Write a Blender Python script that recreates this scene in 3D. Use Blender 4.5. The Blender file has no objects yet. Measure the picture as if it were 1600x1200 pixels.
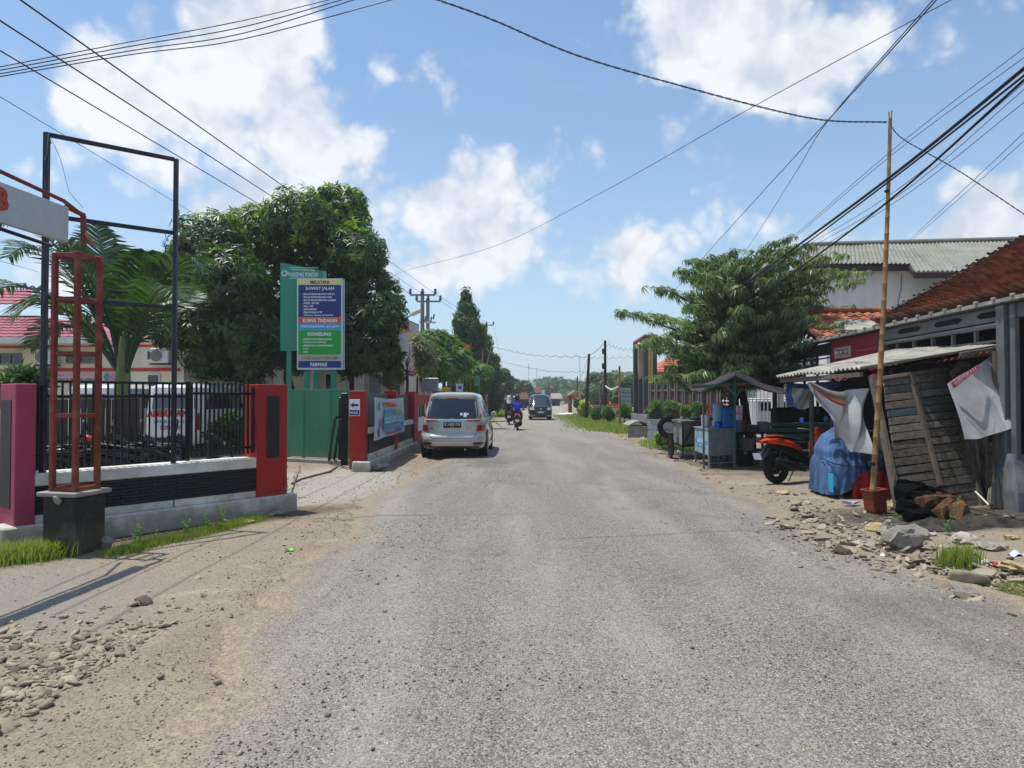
import bpy, math, random
import numpy as np
from mathutils import Vector, Matrix
R = math.radians
rnd = random.Random(7)
rng = np.random.default_rng(7)
scene = bpy.context.scene
COL = scene.collection

# ------------------------------------------------------------------ camera, world, sun, exposure
CAMZ = 1.6
FPX = 1100.0
PITCH = math.atan(22 / FPX)
cam_data = bpy.data.cameras.new('camera')
cam_data.sensor_width = 36.0
cam_data.lens = 36.0 * FPX / 1600
cam_data.clip_start = 0.05
cam_data.clip_end = 6000
cam = bpy.data.objects.new('camera', cam_data)
cam.location = (0, 0, CAMZ)
cam.rotation_euler = (math.pi / 2 + PITCH, 0, 0)
COL.objects.link(cam)
scene.camera = cam

SUN_EL = 74.0            # noon sun, high on the left and a little ahead
SUN_AZ = -75.0           # compass angle from +Y (ahead), negative = left
world = bpy.data.worlds.new('World')
scene.world = world
world.use_nodes = True


def build_world():
    nt = world.node_tree
    nt.nodes.clear()
    N, L = nt.nodes.new, nt.links.new
    out = N('ShaderNodeOutputWorld')
    bg = N('ShaderNodeBackground')
    bg.inputs[1].default_value = 0.1
    L(bg.outputs[0], out.inputs[0])
    sky = N('ShaderNodeTexSky')
    sky.sky_type = 'NISHITA'
    sky.sun_disc = False
    sky.sun_elevation = R(SUN_EL)
    sky.sun_rotation = R(SUN_AZ)
    sky.air_density = 1.0
    sky.dust_density = .9
    sky.ozone_density = 1.6
    tc = N('ShaderNodeTexCoord')
    sep = N('ShaderNodeSeparateXYZ')
    L(tc.outputs['Generated'], sep.inputs[0])

    def math_(op, a, b=None, c=None, clamp=False):
        n = N('ShaderNodeMath')
        n.operation = op
        n.use_clamp = clamp
        for i, v in enumerate((a, b, c)):
            if v is None:
                continue
            if isinstance(v, (int, float)):
                n.inputs[i].default_value = v
            else:
                L(v, n.inputs[i])
        return n.outputs[0]
    x, y, z = sep.outputs
    az = math_('ARCTAN2', x, y)
    el = math_('ARCSINE', z)

    def noise(scale, detail, rough, off=(0, 0, 0), stretch=1.6):
        m = N('ShaderNodeMapping')
        m.inputs['Location'].default_value = off
        m.inputs['Scale'].default_value = (1, 1, stretch)
        L(tc.outputs['Generated'], m.inputs[0])
        n = N('ShaderNodeTexNoise')
        n.inputs['Scale'].default_value = scale
        n.inputs['Detail'].default_value = detail
        n.inputs['Roughness'].default_value = rough
        n.inputs['Distortion'].default_value = 0.25
        L(m.outputs[0], n.inputs[0])
        return n.outputs[0]
    # cloud masses: azimuth, elevation, radii (degrees), strength; they go on all round the sky
    clouds = []
    def pix(px, py, rx, ry, s):
        a = math.atan((px - 800) / FPX)
        clouds.append((a, math.atan((622 - py) / FPX * math.cos(a)), rx / FPX * math.cos(a), ry / FPX * math.cos(a), s))
    for c in [(290, 190, 180, 105, 1.), (395, 95, 105, 120, 1.0), (430, 210, 150, 110, .9), (330, 310, 220, 100, .9),
              (545, 240, 85, 80, .9), (600, 310, 110, 75, .8), (700, 325, 140, 85, 1.0), (725, 390, 170, 70, .9), (60, 330, 110, 40, .45),
              (150, 400, 240, 60, .5), (1140, 50, 175, 100, 1.05), (1240, 50, 115, 95, .9), (1180, 130, 120, 60, .75),
              (1545, 335, 130, 75, 1.0), (1640, 310, 110, 100, .8), (1280, 375, 130, 42, .75), (1010, 385, 120, 45, .42), (890, 440, 230, 70, .38), (600, 430, 140, 90, .65),
              (572, 97, 34, 28, .42), (500, 120, 36, 26, .35), (1520, 30, 120, 60, .3)]:
        pix(*c)
    r2 = random.Random(5)
    for k in range(16):
        a = R(48 + k * 264 / 15) if k < 16 else 0
        if a > math.pi:
            a -= 2 * math.pi
        clouds.append((a, R(r2.uniform(10, 38)), R(r2.uniform(6, 14)), R(r2.uniform(3, 6)), r2.uniform(.6, 1)))
    warp = noise(5.0, 4, .55, (3, 1, 2))
    warp2 = noise(5.0, 4, .55, (13, 4, 7))
    az_w = math_('MULTIPLY_ADD', math_('SUBTRACT', warp, .5), .18, az)
    el_w = math_('MULTIPLY_ADD', math_('SUBTRACT', warp2, .5), .14, el)
    total = None
    for (a, e, ra, re, s) in clouds:
        dx = math_('MULTIPLY', math_('SUBTRACT', az_w, a), 1 / ra)
        dy = math_('MULTIPLY', math_('SUBTRACT', el_w, e), 1 / re)
        d2 = math_('MULTIPLY_ADD', dx, dx, math_('MULTIPLY', dy, dy))
        g = math_('MULTIPLY', math_('POWER', 2.718, math_('MULTIPLY', d2, -1.0)), s)
        total = g if total is None else math_('MAXIMUM', total, math_('MULTIPLY_ADD', g, .35, total) if False else g)
    def puffs(off=(0, 0, 0)):
        acc = None
        wn = N('ShaderNodeTexNoise'); wn.inputs['Scale'].default_value = 14; wn.inputs['Detail'].default_value = 5
        mp = N('ShaderNodeMapping'); mp.inputs['Location'].default_value = off
        L(tc.outputs['Generated'], mp.inputs[0]); L(mp.outputs[0], wn.inputs[0])
        vm = N('ShaderNodeVectorMath'); vm.operation = 'MULTIPLY_ADD'; vm.inputs[1].default_value = (.05, .05, .05)
        L(wn.outputs['Color'], vm.inputs[0]); L(mp.outputs[0], vm.inputs[2])
        for sc_, am in ((7, .50), (16, .30), (36, .17), (80, .09)):
            v = N('ShaderNodeTexVoronoi'); v.inputs['Scale'].default_value = sc_
            L(vm.outputs[0], v.inputs[0])
            k = math_('MULTIPLY', math_('SUBTRACT', .5, v.outputs['Distance']), am * 1.3)
            acc = k if acc is None else math_('ADD', acc, k)
        return math_('ADD', math_('MULTIPLY', acc, .9), math_('ADD', .32, math_('MULTIPLY', noise(5, 10, .6, off, 1.0), .36)))
    n1 = puffs()
    n1b = puffs((0.010, 0.0, -0.035))
    n0 = noise(3.0, 6, .55, (7, 7, 7), 2.4)
    dens = math_('ADD', total, math_('MULTIPLY', math_('SUBTRACT', n1, .5), 1.5))
    densb = math_('ADD', total, math_('MULTIPLY', math_('SUBTRACT', n1b, .5), 1.5))
    mask = N('ShaderNodeMapRange')
    mask.interpolation_type = 'SMOOTHSTEP'
    mask.inputs[1].default_value = .22
    mask.inputs[2].default_value = .74
    L(dens, mask.inputs[0])
    # thin veil and horizon haze
    veil = N('ShaderNodeMapRange')
    veil.inputs[1].default_value = .45
    veil.inputs[2].default_value = .8
    veil.inputs[4].default_value = .35
    L(n0, veil.inputs[0])
    hz = math_('POWER', 2.718, math_('MULTIPLY', math_('MAXIMUM', el, 0), -4.6))
    low = math_('MULTIPLY', hz, .82)
    a1 = math_('MAXIMUM', veil.outputs[0], low)
    # shade of the cloud: darker where thick below, bright rims
    core = N('ShaderNodeMapRange')
    core.interpolation_type = 'SMOOTHSTEP'
    core.inputs[1].default_value = .5
    core.inputs[2].default_value = 1.3
    L(dens, core.inputs[0])
    rim = math_('MULTIPLY', math_('SUBTRACT', densb, dens), 1.8)
    sh = math_('SUBTRACT', math_('ADD', .62, math_('MULTIPLY', core.outputs[0], .0)), rim, None, True)
    soft = noise(4.0, 5, .5, (1, 5, 2))
    sh2 = math_('ADD', sh, math_('MULTIPLY', math_('SUBTRACT', soft, .5), 1.3), None, True)
    ramp = N('ShaderNodeMix')
    ramp.data_type = 'RGBA'
    ramp.inputs[6].default_value = (5.3, 5.8, 6.6, 1)
    ramp.inputs[7].default_value = (7.7, 7.9, 8.15, 1)
    L(sh2, ramp.inputs[0])
    # base sky (a little paler, as humid air makes it)
    tint = N('ShaderNodeMix')
    tint.data_type = 'RGBA'
    tint.blend_type = 'MULTIPLY'
    tint.inputs[0].default_value = 1
    tint.inputs[7].default_value = SKY_TINT
    L(sky.outputs[0], tint.inputs[6])
    m0 = N('ShaderNodeMix')
    m0.data_type = 'RGBA'
    m0.inputs[7].default_value = (5.0, 5.95, 6.9, 1)
    L(a1, m0.inputs[0])
    L(tint.outputs[2], m0.inputs[6])
    m1 = N('ShaderNodeMix')
    m1.data_type = 'RGBA'
    L(math_('MULTIPLY', mask.outputs[0], .93), m1.inputs[0])
    L(m0.outputs[2], m1.inputs[6])
    L(ramp.outputs[2], m1.inputs[7])
    L(m1.outputs[2], bg.inputs[0])


SKY_TINT = (1.08, 1.27, 1.34, 1)
build_world()
sun_data = bpy.data.lights.new('sun', 'SUN')
sun_data.energy = 3.9
sun_data.angle = R(0.53)
sun_data.color = (1.0, .965, .9)
sun = bpy.data.objects.new('sun', sun_data)
sx, sy, sz = (math.cos(R(SUN_EL)) * math.sin(R(SUN_AZ)), math.cos(R(SUN_EL)) * math.cos(R(SUN_AZ)), math.sin(R(SUN_EL)))
sun.rotation_euler = Vector((sx, sy, sz)).to_track_quat('Z', 'Y').to_euler()
sun.location = (0, 0, 60)
COL.objects.link(sun)
scene.view_settings.view_transform = 'Standard'
scene.view_settings.look = 'None'
scene.view_settings.gamma = 1
scene.view_settings.use_curve_mapping = False
scene.view_settings.exposure = 0.35
scene.render.engine = 'CYCLES'
scene.cycles.max_bounces = 6
scene.cycles.transparent_max_bounces = 8
scene.cycles.volume_bounces = 0


# ------------------------------------------------------------------ pixel helpers (photo pixel + distance ahead -> point)
_c, _s = math.cos(PITCH), math.sin(PITCH)
def P(px, py, d):
    a, b = (px - 800) / FPX, (600 - py) / FPX
    y, z = _c - b * _s, _s + b * _c
    return Vector((a * d / y, d, CAMZ + z * d / y))
def G(px, py, z0=0.0):
    a, b = (px - 800) / FPX, (600 - py) / FPX
    y, z = _c - b * _s, _s + b * _c
    t = (z0 - CAMZ) / z
    return Vector((a * t, y * t, z0))
def V(*a):
    return Vector(a)


# ------------------------------------------------------------------ mesh collecting
class MB:
    def __init__(s):
        s.v, s.f = [], []
    def add(s, vs, fs):
        o = len(s.v)
        s.v.extend([tuple(p) for p in vs])
        s.f.extend([tuple(i + o for i in f) for f in fs])
        return s
    def hexa(s, c):          # 8 corners: bottom 4 ccw, top 4 ccw
        return s.add(c, [(3, 2, 1, 0), (4, 5, 6, 7), (0, 1, 5, 4), (1, 2, 6, 5), (2, 3, 7, 6), (3, 0, 4, 7)])
    def frame_box(s, o, ax, ay, az, b=0.0):   # box centred at o with half-axes; b = chamfer
        o, ax, ay, az = Vector(o), Vector(ax), Vector(ay), Vector(az)
        if b <= 0:
            return s.hexa([o + ax * i + ay * j + az * k for k in (-1, 1) for i, j in ((-1, -1), (1, -1), (1, 1), (-1, 1))])
        L = [ax.length, ay.length, az.length]
        b = min(b, .45 * min(L))
        u = [ax.normalized(), ay.normalized(), az.normalized()]
        idx, vs = {}, []
        for i in (-1, 1):
            for j in (-1, 1):
                for k in (-1, 1):
                    sg = (i, j, k)
                    for m in range(3):
                        p = Vector(o)
                        for q in range(3):
                            p += u[q] * sg[q] * (L[q] if q == m else L[q] - b)
                        idx[(sg, m)] = len(vs)
                        vs.append(p)
        fs = []
        for m in range(3):
            p, q = (m + 1) % 3, (m + 2) % 3
            for sm in (-1, 1):
                ring = []
                for a, c in ((-1, -1), (1, -1), (1, 1), (-1, 1)):
                    sg = [0, 0, 0]; sg[m] = sm; sg[p] = a; sg[q] = c
                    ring.append(idx[(tuple(sg), m)])
                fs.append(tuple(ring if sm > 0 else ring[::-1]))
        for m in range(3):       # edges along axis m
            p, q = (m + 1) % 3, (m + 2) % 3
            for a in (-1, 1):
                for c in (-1, 1):
                    s0 = [0, 0, 0]; s0[m] = -1; s0[p] = a; s0[q] = c
                    s1 = list(s0); s1[m] = 1
                    ring = [idx[(tuple(s0), p)], idx[(tuple(s1), p)], idx[(tuple(s1), q)], idx[(tuple(s0), q)]]
                    fs.append(tuple(ring if a * c < 0 else ring[::-1]))
        for i in (-1, 1):
            for j in (-1, 1):
                for k in (-1, 1):
                    ring = [idx[((i, j, k), m)] for m in range(3)]
                    fs.append(tuple(ring if i * j * k > 0 else ring[::-1]))
        return s.add(vs, fs)
    def box(s, c, size, b=0.0, rz=0.0):
        cx, sx_ = math.cos(rz), math.sin(rz)
        return s.frame_box(c, Vector((cx, sx_, 0)) * size[0] / 2, Vector((-sx_, cx, 0)) * size[1] / 2, Vector((0, 0, size[2] / 2)), b)
    def bar(s, p0, p1, w, h=None, up=(0, 0, 1), b=0.0):
        p0, p1 = Vector(p0), Vector(p1)
        h = w if h is None else h
        d = (p1 - p0)
        up = Vector(up)
        if abs(d.normalized().dot(up)) > .98:
            up = Vector((0, 1, 0))
        sd = d.cross(up).normalized()
        u2 = sd.cross(d).normalized()
        return s.frame_box((p0 + p1) / 2, d / 2, sd * (w / 2), u2 * (h / 2), b) if False else s.frame_box((p0 + p1) / 2, sd * (w / 2), d / 2, u2 * (h / 2), b)
    def tube(s, pts, r, n=8, cap=True):
        pts = [Vector(p) for p in pts]
        rs = r if isinstance(r, (list, tuple)) else [r] * len(pts)
        vs, fs = [], []
        t0 = (pts[1] - pts[0]).normalized()
        ref = Vector((0, 0, 1)) if abs(t0.z) < .9 else Vector((1, 0, 0))
        a = t0.cross(ref).normalized()
        for i, p in enumerate(pts):
            t = (pts[min(i + 1, len(pts) - 1)] - pts[max(i - 1, 0)])
            t = t.normalized() if t.length > 1e-9 else t0
            a = (a - t * a.dot(t))
            a = a.normalized() if a.length > 1e-6 else t.orthogonal().normalized()
            b = t.cross(a)
            for k in range(n):
                th = 2 * math.pi * k / n
                vs.append(p + (a * math.cos(th) + b * math.sin(th)) * rs[i])
        for i in range(len(pts) - 1):
            for k in range(n):
                k2 = (k + 1) % n
                fs.append((i * n + k, i * n + k2, (i + 1) * n + k2, (i + 1) * n + k))
        if cap:
            fs.append(tuple(range(n))[::-1])
            fs.append(tuple(range((len(pts) - 1) * n, len(pts) * n)))
        return s.add(vs, fs)
    def loft(s, secs, cap=True, closed=True):    # list of equal-length rings
        n = len(secs[0])
        vs = [p for sec in secs for p in sec]
        fs = []
        for i in range(len(secs) - 1):
            for k in range(n if closed else n - 1):
                k2 = (k + 1) % n
                fs.append((i * n + k, i * n + k2, (i + 1) * n + k2, (i + 1) * n + k))
        if cap:
            fs.append(tuple(range(n))[::-1])
            fs.append(tuple(range((len(secs) - 1) * n, len(secs) * n)))
        return s.add(vs, fs)
    def lathe(s, prof, n=16, o=(0, 0, 0), axis='Z'):   # prof: (r, h)
        o = Vector(o)
        secs = []
        for r, h in prof:
            ring = []
            for k in range(n):
                th = 2 * math.pi * k / n
                c, d = r * math.cos(th), r * math.sin(th)
                ring.append(o + (Vector((c, d, h)) if axis == 'Z' else Vector((h, c, d)) if axis == 'X' else Vector((d, h, c))))
            secs.append(ring)
        return s.loft(secs)
    def grid(s, fn, nu, nv, thick=0.0):          # fn(u,v)->Vector; thick = solid sheet along its normal
        P_ = [[Vector(fn(i / nu, j / nv)) for j in range(nv + 1)] for i in range(nu + 1)]
        def tri(A, rev):
            vs = [p for row in A for p in row]
            fs = []
            for i in range(nu):
                for j in range(nv):
                    q = (i * (nv + 1) + j, (i + 1) * (nv + 1) + j, (i + 1) * (nv + 1) + j + 1, i * (nv + 1) + j + 1)
                    fs.append(q[::-1] if rev else q)
            return vs, fs
        if thick == 0:
            return s.add(*tri(P_, False))
        Q = []
        for i in range(nu + 1):
            row = []
            for j in range(nv + 1):
                du = P_[min(i + 1, nu)][j] - P_[max(i - 1, 0)][j]
                dv = P_[i][min(j + 1, nv)] - P_[i][max(j - 1, 0)]
                n = du.cross(dv)
                row.append(P_[i][j] - (n.normalized() if n.length > 1e-12 else Vector((0, 0, 1))) * thick)
            Q.append(row)
        v1, f1 = tri(P_, False)
        v2, f2 = tri(Q, True)
        o = len(v1)
        fs = f1 + [tuple(i + o for i in f) for f in f2]
        W = nv + 1
        edge = [(i, 0) for i in range(nu)] + [(nu, j) for j in range(nv)] + [(i, nv) for i in range(nu, 0, -1)] + [(0, j) for j in range(nv, 0, -1)]
        edge = [i * W + j for i, j in edge]
        for a, b in zip(edge, edge[1:] + edge[:1]):
            fs.append((b, a, a + o, b + o))
        return s.add(v1 + v2, fs)
    def prism(s, poly, o, ax, ay, az):           # 2d polygon (ccw) in plane (ax, ay), extruded by vector az
        o, ax, ay, az = Vector(o), Vector(ax), Vector(ay), Vector(az)
        n = len(poly)
        b = [o + ax * x + ay * y for x, y in poly]
        t = [p + az for p in b]
        fs = [tuple(range(n))[::-1], tuple(range(n, 2 * n))]
        for k in range(n):
            k2 = (k + 1) % n
            fs.append((k, k2, n + k2, n + k))
        return s.add(b + t, fs)
    def disc(s, c, r, axis, h, n=20):
        ax = Vector(axis).normalized()
        return s.tube([Vector(c) - ax * h / 2, Vector(c) + ax * h / 2], r, n)
    def data(s, name, smooth=None):
        me = bpy.data.meshes.new(name)
        me.from_pydata([tuple(p) for p in s.v], [], s.f)
        me.update()
        if smooth is not None:
            me.polygons.foreach_set('use_smooth', [True] * len(me.polygons))
            me.set_sharp_from_angle(angle=R(smooth))
        return me


MW = {}                     # world matrices of the empties (scene graph is not evaluated while building)
def thing(name, label, cat, loc=(0, 0, 0), rz=0.0, group=None, rot=None):
    o = bpy.data.objects.new(name, None)
    o.empty_display_size = .2
    o.location = loc
    o.rotation_euler = rot if rot is not None else (0, 0, rz)
    COL.objects.link(o)
    o['label'] = label
    o['category'] = cat
    if group:
        o['group'] = group
    MW[o] = Matrix.LocRotScale(Vector(loc), o.rotation_euler, None)
    return o
def part(name, mb, mat, parent, world=False, smooth=None, label=None, stuff=False):
    me = mb if isinstance(mb, bpy.types.Mesh) else mb.data(name, smooth)
    if world:
        me.transform(MW[parent].inverted())
    if mat is not None and len(me.materials) == 0:
        me.materials.append(mat)
    o = bpy.data.objects.new(name, me)
    o.parent = parent
    COL.objects.link(o)
    MW[o] = MW[parent].copy()
    if label:
        o['label'] = label
    if stuff:
        o['kind'] = 'stuff'
    return o
def piece(name, me, parent, loc=(0, 0, 0), rot=(0, 0, 0), scale=(1, 1, 1)):
    o = bpy.data.objects.new(name, me)
    o.parent = parent
    o.location = loc
    o.rotation_euler = rot
    o.scale = scale
    COL.objects.link(o)
    return o
def solo(name, mb, mat, label, cat, smooth=None, group=None, stuff=False, loc=(0, 0, 0)):
    me = mb if isinstance(mb, bpy.types.Mesh) else mb.data(name, smooth)
    if mat is not None and len(me.materials) == 0:
        me.materials.append(mat)
    o = bpy.data.objects.new(name, me)
    o.location = loc
    COL.objects.link(o)
    o['label'] = label
    o['category'] = cat
    if group:
        o['group'] = group
    if stuff:
        o['kind'] = 'stuff'
    return o
def struct(name, mb, mat, smooth=None, label=None):
    me = mb if isinstance(mb, bpy.types.Mesh) else mb.data(name, smooth)
    if mat is not None and len(me.materials) == 0:
        me.materials.append(mat)
    o = bpy.data.objects.new(name, me)
    COL.objects.link(o)
    o['kind'] = 'structure'
    if label:
        o['label'] = label
    MW[o] = Matrix.Identity(4)
    return o
def copy_tree(o, parent=None, top=True):
    c = o.copy()
    COL.objects.link(c)
    c.parent = parent
    for ch in [x for x in KIDS.get(o, [])]:
        copy_tree(ch, c, False)
    return c
KIDS = {}
def index_kids():
    KIDS.clear()
    for o in COL.objects:
        if o.parent:
            KIDS.setdefault(o.parent, []).append(o)


# ------------------------------------------------------------------ materials
def hexc(h):
    h = h.lstrip('#')
    c = [int(h[i:i + 2], 16) / 255 for i in (0, 2, 4)]
    return tuple((x / 12.92 if x <= .04045 else ((x + .055) / 1.055) ** 2.4) for x in c)
class NT:
    def __init__(s, mat):
        s.nt = mat.node_tree
        s.nt.nodes.clear()
        s.out = s.N('ShaderNodeOutputMaterial')
        s.bs = s.N('ShaderNodeBsdfPrincipled')
        s.L(s.bs.outputs[0], s.out.inputs[0])
        s.tc = s.N('ShaderNodeTexCoord')
    def N(s, t):
        return s.nt.nodes.new(t)
    def L(s, a, b):
        s.nt.links.new(a, b)
    def coord(s, space='Object', scale=(1, 1, 1)):
        m = s.N('ShaderNodeMapping')
        m.inputs['Scale'].default_value = scale
        s.L(s.tc.outputs[space], m.inputs[0])
        return m.outputs[0]
    def noise(s, vec, scale, detail=4, rough=.55, dist=0):
        n = s.N('ShaderNodeTexNoise')
        n.inputs['Scale'].default_value = scale
        n.inputs['Detail'].default_value = detail
        n.inputs['Roughness'].default_value = rough
        n.inputs['Distortion'].default_value = dist
        s.L(vec, n.inputs[0])
        return n.outputs[0]
    def mr(s, v, a, b, c=0., d=1., smooth=False):
        m = s.N('ShaderNodeMapRange')
        if smooth:
            m.interpolation_type = 'SMOOTHSTEP'
        for i, x in zip((1, 2, 3, 4), (a, b, c, d)):
            m.inputs[i].default_value = x
        s.L(v, m.inputs[0])
        return m.outputs[0]
    def mix(s, f, a, b, blend='MIX'):
        m = s.N('ShaderNodeMix')
        m.data_type = 'RGBA'
        m.blend_type = blend
        for k, v in ((0, f), (6, a), (7, b)):
            if isinstance(v, (int, float)):
                m.inputs[k].default_value = v
            elif isinstance(v, tuple):
                m.inputs[k].default_value = (*v[:3], 1)
            else:
                s.L(v, m.inputs[k])
        return m.outputs[2]
    def m(s, op, a, b=None, c=None, clamp=False):
        n = s.N('ShaderNodeMath')
        n.operation = op
        n.use_clamp = clamp
        for i, v in enumerate((a, b, c)):
            if v is None:
                continue
            if isinstance(v, (int, float)):
                n.inputs[i].default_value = v
            else:
                s.L(v, n.inputs[i])
        return n.outputs[0]
    def bump(s, h, strength=.3, dist=.02):
        b = s.N('ShaderNodeBump')
        b.inputs['Strength'].default_value = strength
        b.inputs['Distance'].default_value = dist
        s.L(h, b.inputs['Height'])
        s.L(b.outputs[0], s.bs.inputs['Normal'])
    def set(s, **k):
        for n, v in k.items():
            i = s.bs.inputs[{'color': 'Base Color', 'rough': 'Roughness', 'metal': 'Metallic', 'spec': 'Specular IOR Level', 'coat': 'Coat Weight'}[n]]
            if isinstance(v, tuple):
                i.default_value = (*v[:3], 1)
            elif isinstance(v, (int, float)):
                i.default_value = v
            else:
                s.L(v, i)
MATS = {}
def newmat(name):
    m = bpy.data.materials.new(name)
    m.use_nodes = True
    return m, NT(m)
def M(name, col, rough=.6, metal=0., var=.18, scale=3., bump=.15, bd=.01, splash=None, dirt=None, dirt_amt=.35, dscale=1.5, grain=None, spec=.4, coat=0., rand=0., streak=False, pos=False):
    if name in MATS:
        return MATS[name]
    c = hexc(col) if isinstance(col, str) else col
    m, t = newmat(name)
    co = t.coord('Object', grain or (1, 1, 1))
    if pos:
        co = t.N('ShaderNodeNewGeometry').outputs['Position']
    n = t.noise(co, scale, 6, .6)
    n2 = t.noise(co, scale * 9, 5, .6)
    dark = tuple(x * (1 - var * 1.6) for x in c)
    lite = tuple(min(.95, x * (1 + var)) for x in c)
    k = t.mix(t.mr(n, .3, .7), dark, lite)
    k = t.mix(t.m('MULTIPLY', t.mr(n2, .45, .75), .5 * min(1, var * 3)), k, tuple(x * .55 for x in c))
    if dirt is not None:
        dc = hexc(dirt) if isinstance(dirt, str) else dirt
        cd = t.coord('Object', (1, 1, .25) if streak else (1, 1, 1))
        nd = t.noise(co if pos else cd, dscale, 8, .68, .4)
        f = t.mr(nd, .62 - dirt_amt * .5, .82 - dirt_amt * .35, 0, min(1, dirt_amt * 1.6))
        k = t.mix(f, k, dc)
    if splash:
        gp = t.N('ShaderNodeNewGeometry').outputs['Position']
        sz_ = t.N('ShaderNodeSeparateXYZ'); t.L(gp, sz_.inputs[0])
        hgt = t.m('ADD', sz_.outputs[2], t.m('MULTIPLY', t.m('SUBTRACT', t.noise(gp, 3.5, 7, .7), .5), .9))
        k = t.mix(t.mr(hgt, .42, .02, 0, .75, True), k, hexc(splash))
        chip_ = t.mr(t.noise(gp, 9, 8, .75, .5), .655, .68, 0, .8)
        k = t.mix(chip_, k, hexc('8c8478'))
    if rand:
        oi = t.N('ShaderNodeObjectInfo')
        k = t.mix(1., k, t.mr(oi.outputs['Random'], 0, 1, 1 - rand, 1 + rand * .6), 'MULTIPLY')
    t.set(color=k, rough=t.mr(n2, .2, .8, max(0, rough - .08), min(1, rough + .1)), metal=metal, spec=spec, coat=coat)
    if bump:
        t.bump(t.m('ADD', n2, t.m('MULTIPLY', n, .6)), bump, bd)
    MATS[name] = m
    return m


# ------------------------------------------------------------------ lettering as thin raised shapes
def textmesh(s, size=1., ext=.002, bold=0., align='LEFT'):
    cu = bpy.data.curves.new('lettering', 'FONT')
    cu.body = s
    cu.size = size
    cu.extrude = ext
    cu.offset = bold
    cu.align_x = align
    cu.resolution_u = 2
    ob = bpy.data.objects.new('lettering', cu)
    COL.objects.link(ob)
    dg = bpy.context.evaluated_depsgraph_get()
    me = bpy.data.meshes.new_from_object(ob.evaluated_get(dg))
    bpy.data.objects.remove(ob)
    bpy.data.curves.remove(cu)
    return me
def text_on(parent, s, o, xdir, up, width=None, height=None, mat=None, bold=.01, name='lettering', center=True, ext=.002):
    """letters fitted to width x height, centred on world point o, on the plane (xdir, up)"""
    me = textmesh(s, 1., .5, bold)
    n = len(me.vertices)
    a = np.empty(n * 3)
    me.vertices.foreach_get('co', a)
    a = a.reshape(-1, 3)
    mn, mx = a.min(0), a.max(0)
    w, h = mx[0] - mn[0], mx[1] - mn[1]
    if height is None:
        height = width / w * h
    if width is None:
        width = height / h * w
    xd, u = Vector(xdir).normalized(), Vector(up).normalized()
    nn = xd.cross(u)
    ox = (mn[0] + mx[0]) / 2 if center else mn[0]
    a2 = np.stack([(a[:, 0] - ox) * width / w, (a[:, 1] - (mn[1] + mx[1]) / 2) * height / h, a[:, 2] * 2 * ext], 1)
    B = np.array([xd, u, nn])
    co = a2 @ B + np.array(o)
    me.vertices.foreach_set('co', co.astype(np.float32).ravel())
    me.update()
    me.materials.clear()
    return part(name, me, mat, parent, world=True)


def np_mesh(name, verts, faces_flat, nper, mat=None, smooth=False, attr=None):
    """fast mesh from numpy: faces all with nper corners"""
    me = bpy.data.meshes.new(name)
    nv, nf = len(verts), len(faces_flat) // nper
    me.vertices.add(nv)
    me.vertices.foreach_set('co', np.asarray(verts, dtype=np.float32).ravel())
    me.loops.add(nf * nper)
    me.loops.foreach_set('vertex_index', np.asarray(faces_flat, dtype=np.int32))
    me.polygons.add(nf)
    me.polygons.foreach_set('loop_start', np.arange(0, nf * nper, nper, dtype=np.int32))
    if smooth:
        me.polygons.foreach_set('use_smooth', np.ones(nf, dtype=bool))
    me.update(calc_edges=True)
    if attr is not None:
        at = me.attributes.new('tone', 'FLOAT', 'POINT')
        at.data.foreach_set('value', np.asarray(attr, dtype=np.float32))
    if mat:
        me.materials.append(mat)
    return me
def scatter(name, bv, bf, pts, mats3, mat, smooth=False, tone=None):
    """bake copies of base mesh (bv verts, bf faces n x k) with 3x3 matrices at pts into one mesh"""
    bv, bf = np.asarray(bv, float), np.asarray(bf)
    n = len(pts)
    vv = np.einsum('nij,vj->nvi', mats3, bv) + np.asarray(pts)[:, None, :]
    ff = bf[None] + (np.arange(n) * len(bv))[:, None, None]
    at = None if tone is None else np.repeat(tone, len(bv))
    return np_mesh(name, vv.reshape(-1, 3), ff.ravel(), bf.shape[1], mat, smooth, at)
def rot_mats(n, tilt=math.pi, g=rng):
    """random rotation matrices: yaw any, tilt up to given"""
    a = g.uniform(0, 2 * np.pi, n); b = g.uniform(-tilt, tilt, n); c = g.uniform(-tilt, tilt, n)
    ca, sa, cb, sb, cc, sc = np.cos(a), np.sin(a), np.cos(b), np.sin(b), np.cos(c), np.sin(c)
    Z = np.zeros((n, 3, 3)); Z[:, 0, 0] = ca; Z[:, 0, 1] = -sa; Z[:, 1, 0] = sa; Z[:, 1, 1] = ca; Z[:, 2, 2] = 1
    X = np.zeros((n, 3, 3)); X[:, 0, 0] = 1; X[:, 1, 1] = cb; X[:, 1, 2] = -sb; X[:, 2, 1] = sb; X[:, 2, 2] = cb
    Y = np.zeros((n, 3, 3)); Y[:, 1, 1] = 1; Y[:, 0, 0] = cc; Y[:, 0, 2] = sc; Y[:, 2, 0] = -sc; Y[:, 2, 2] = cc
    return Z @ X @ Y

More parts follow.
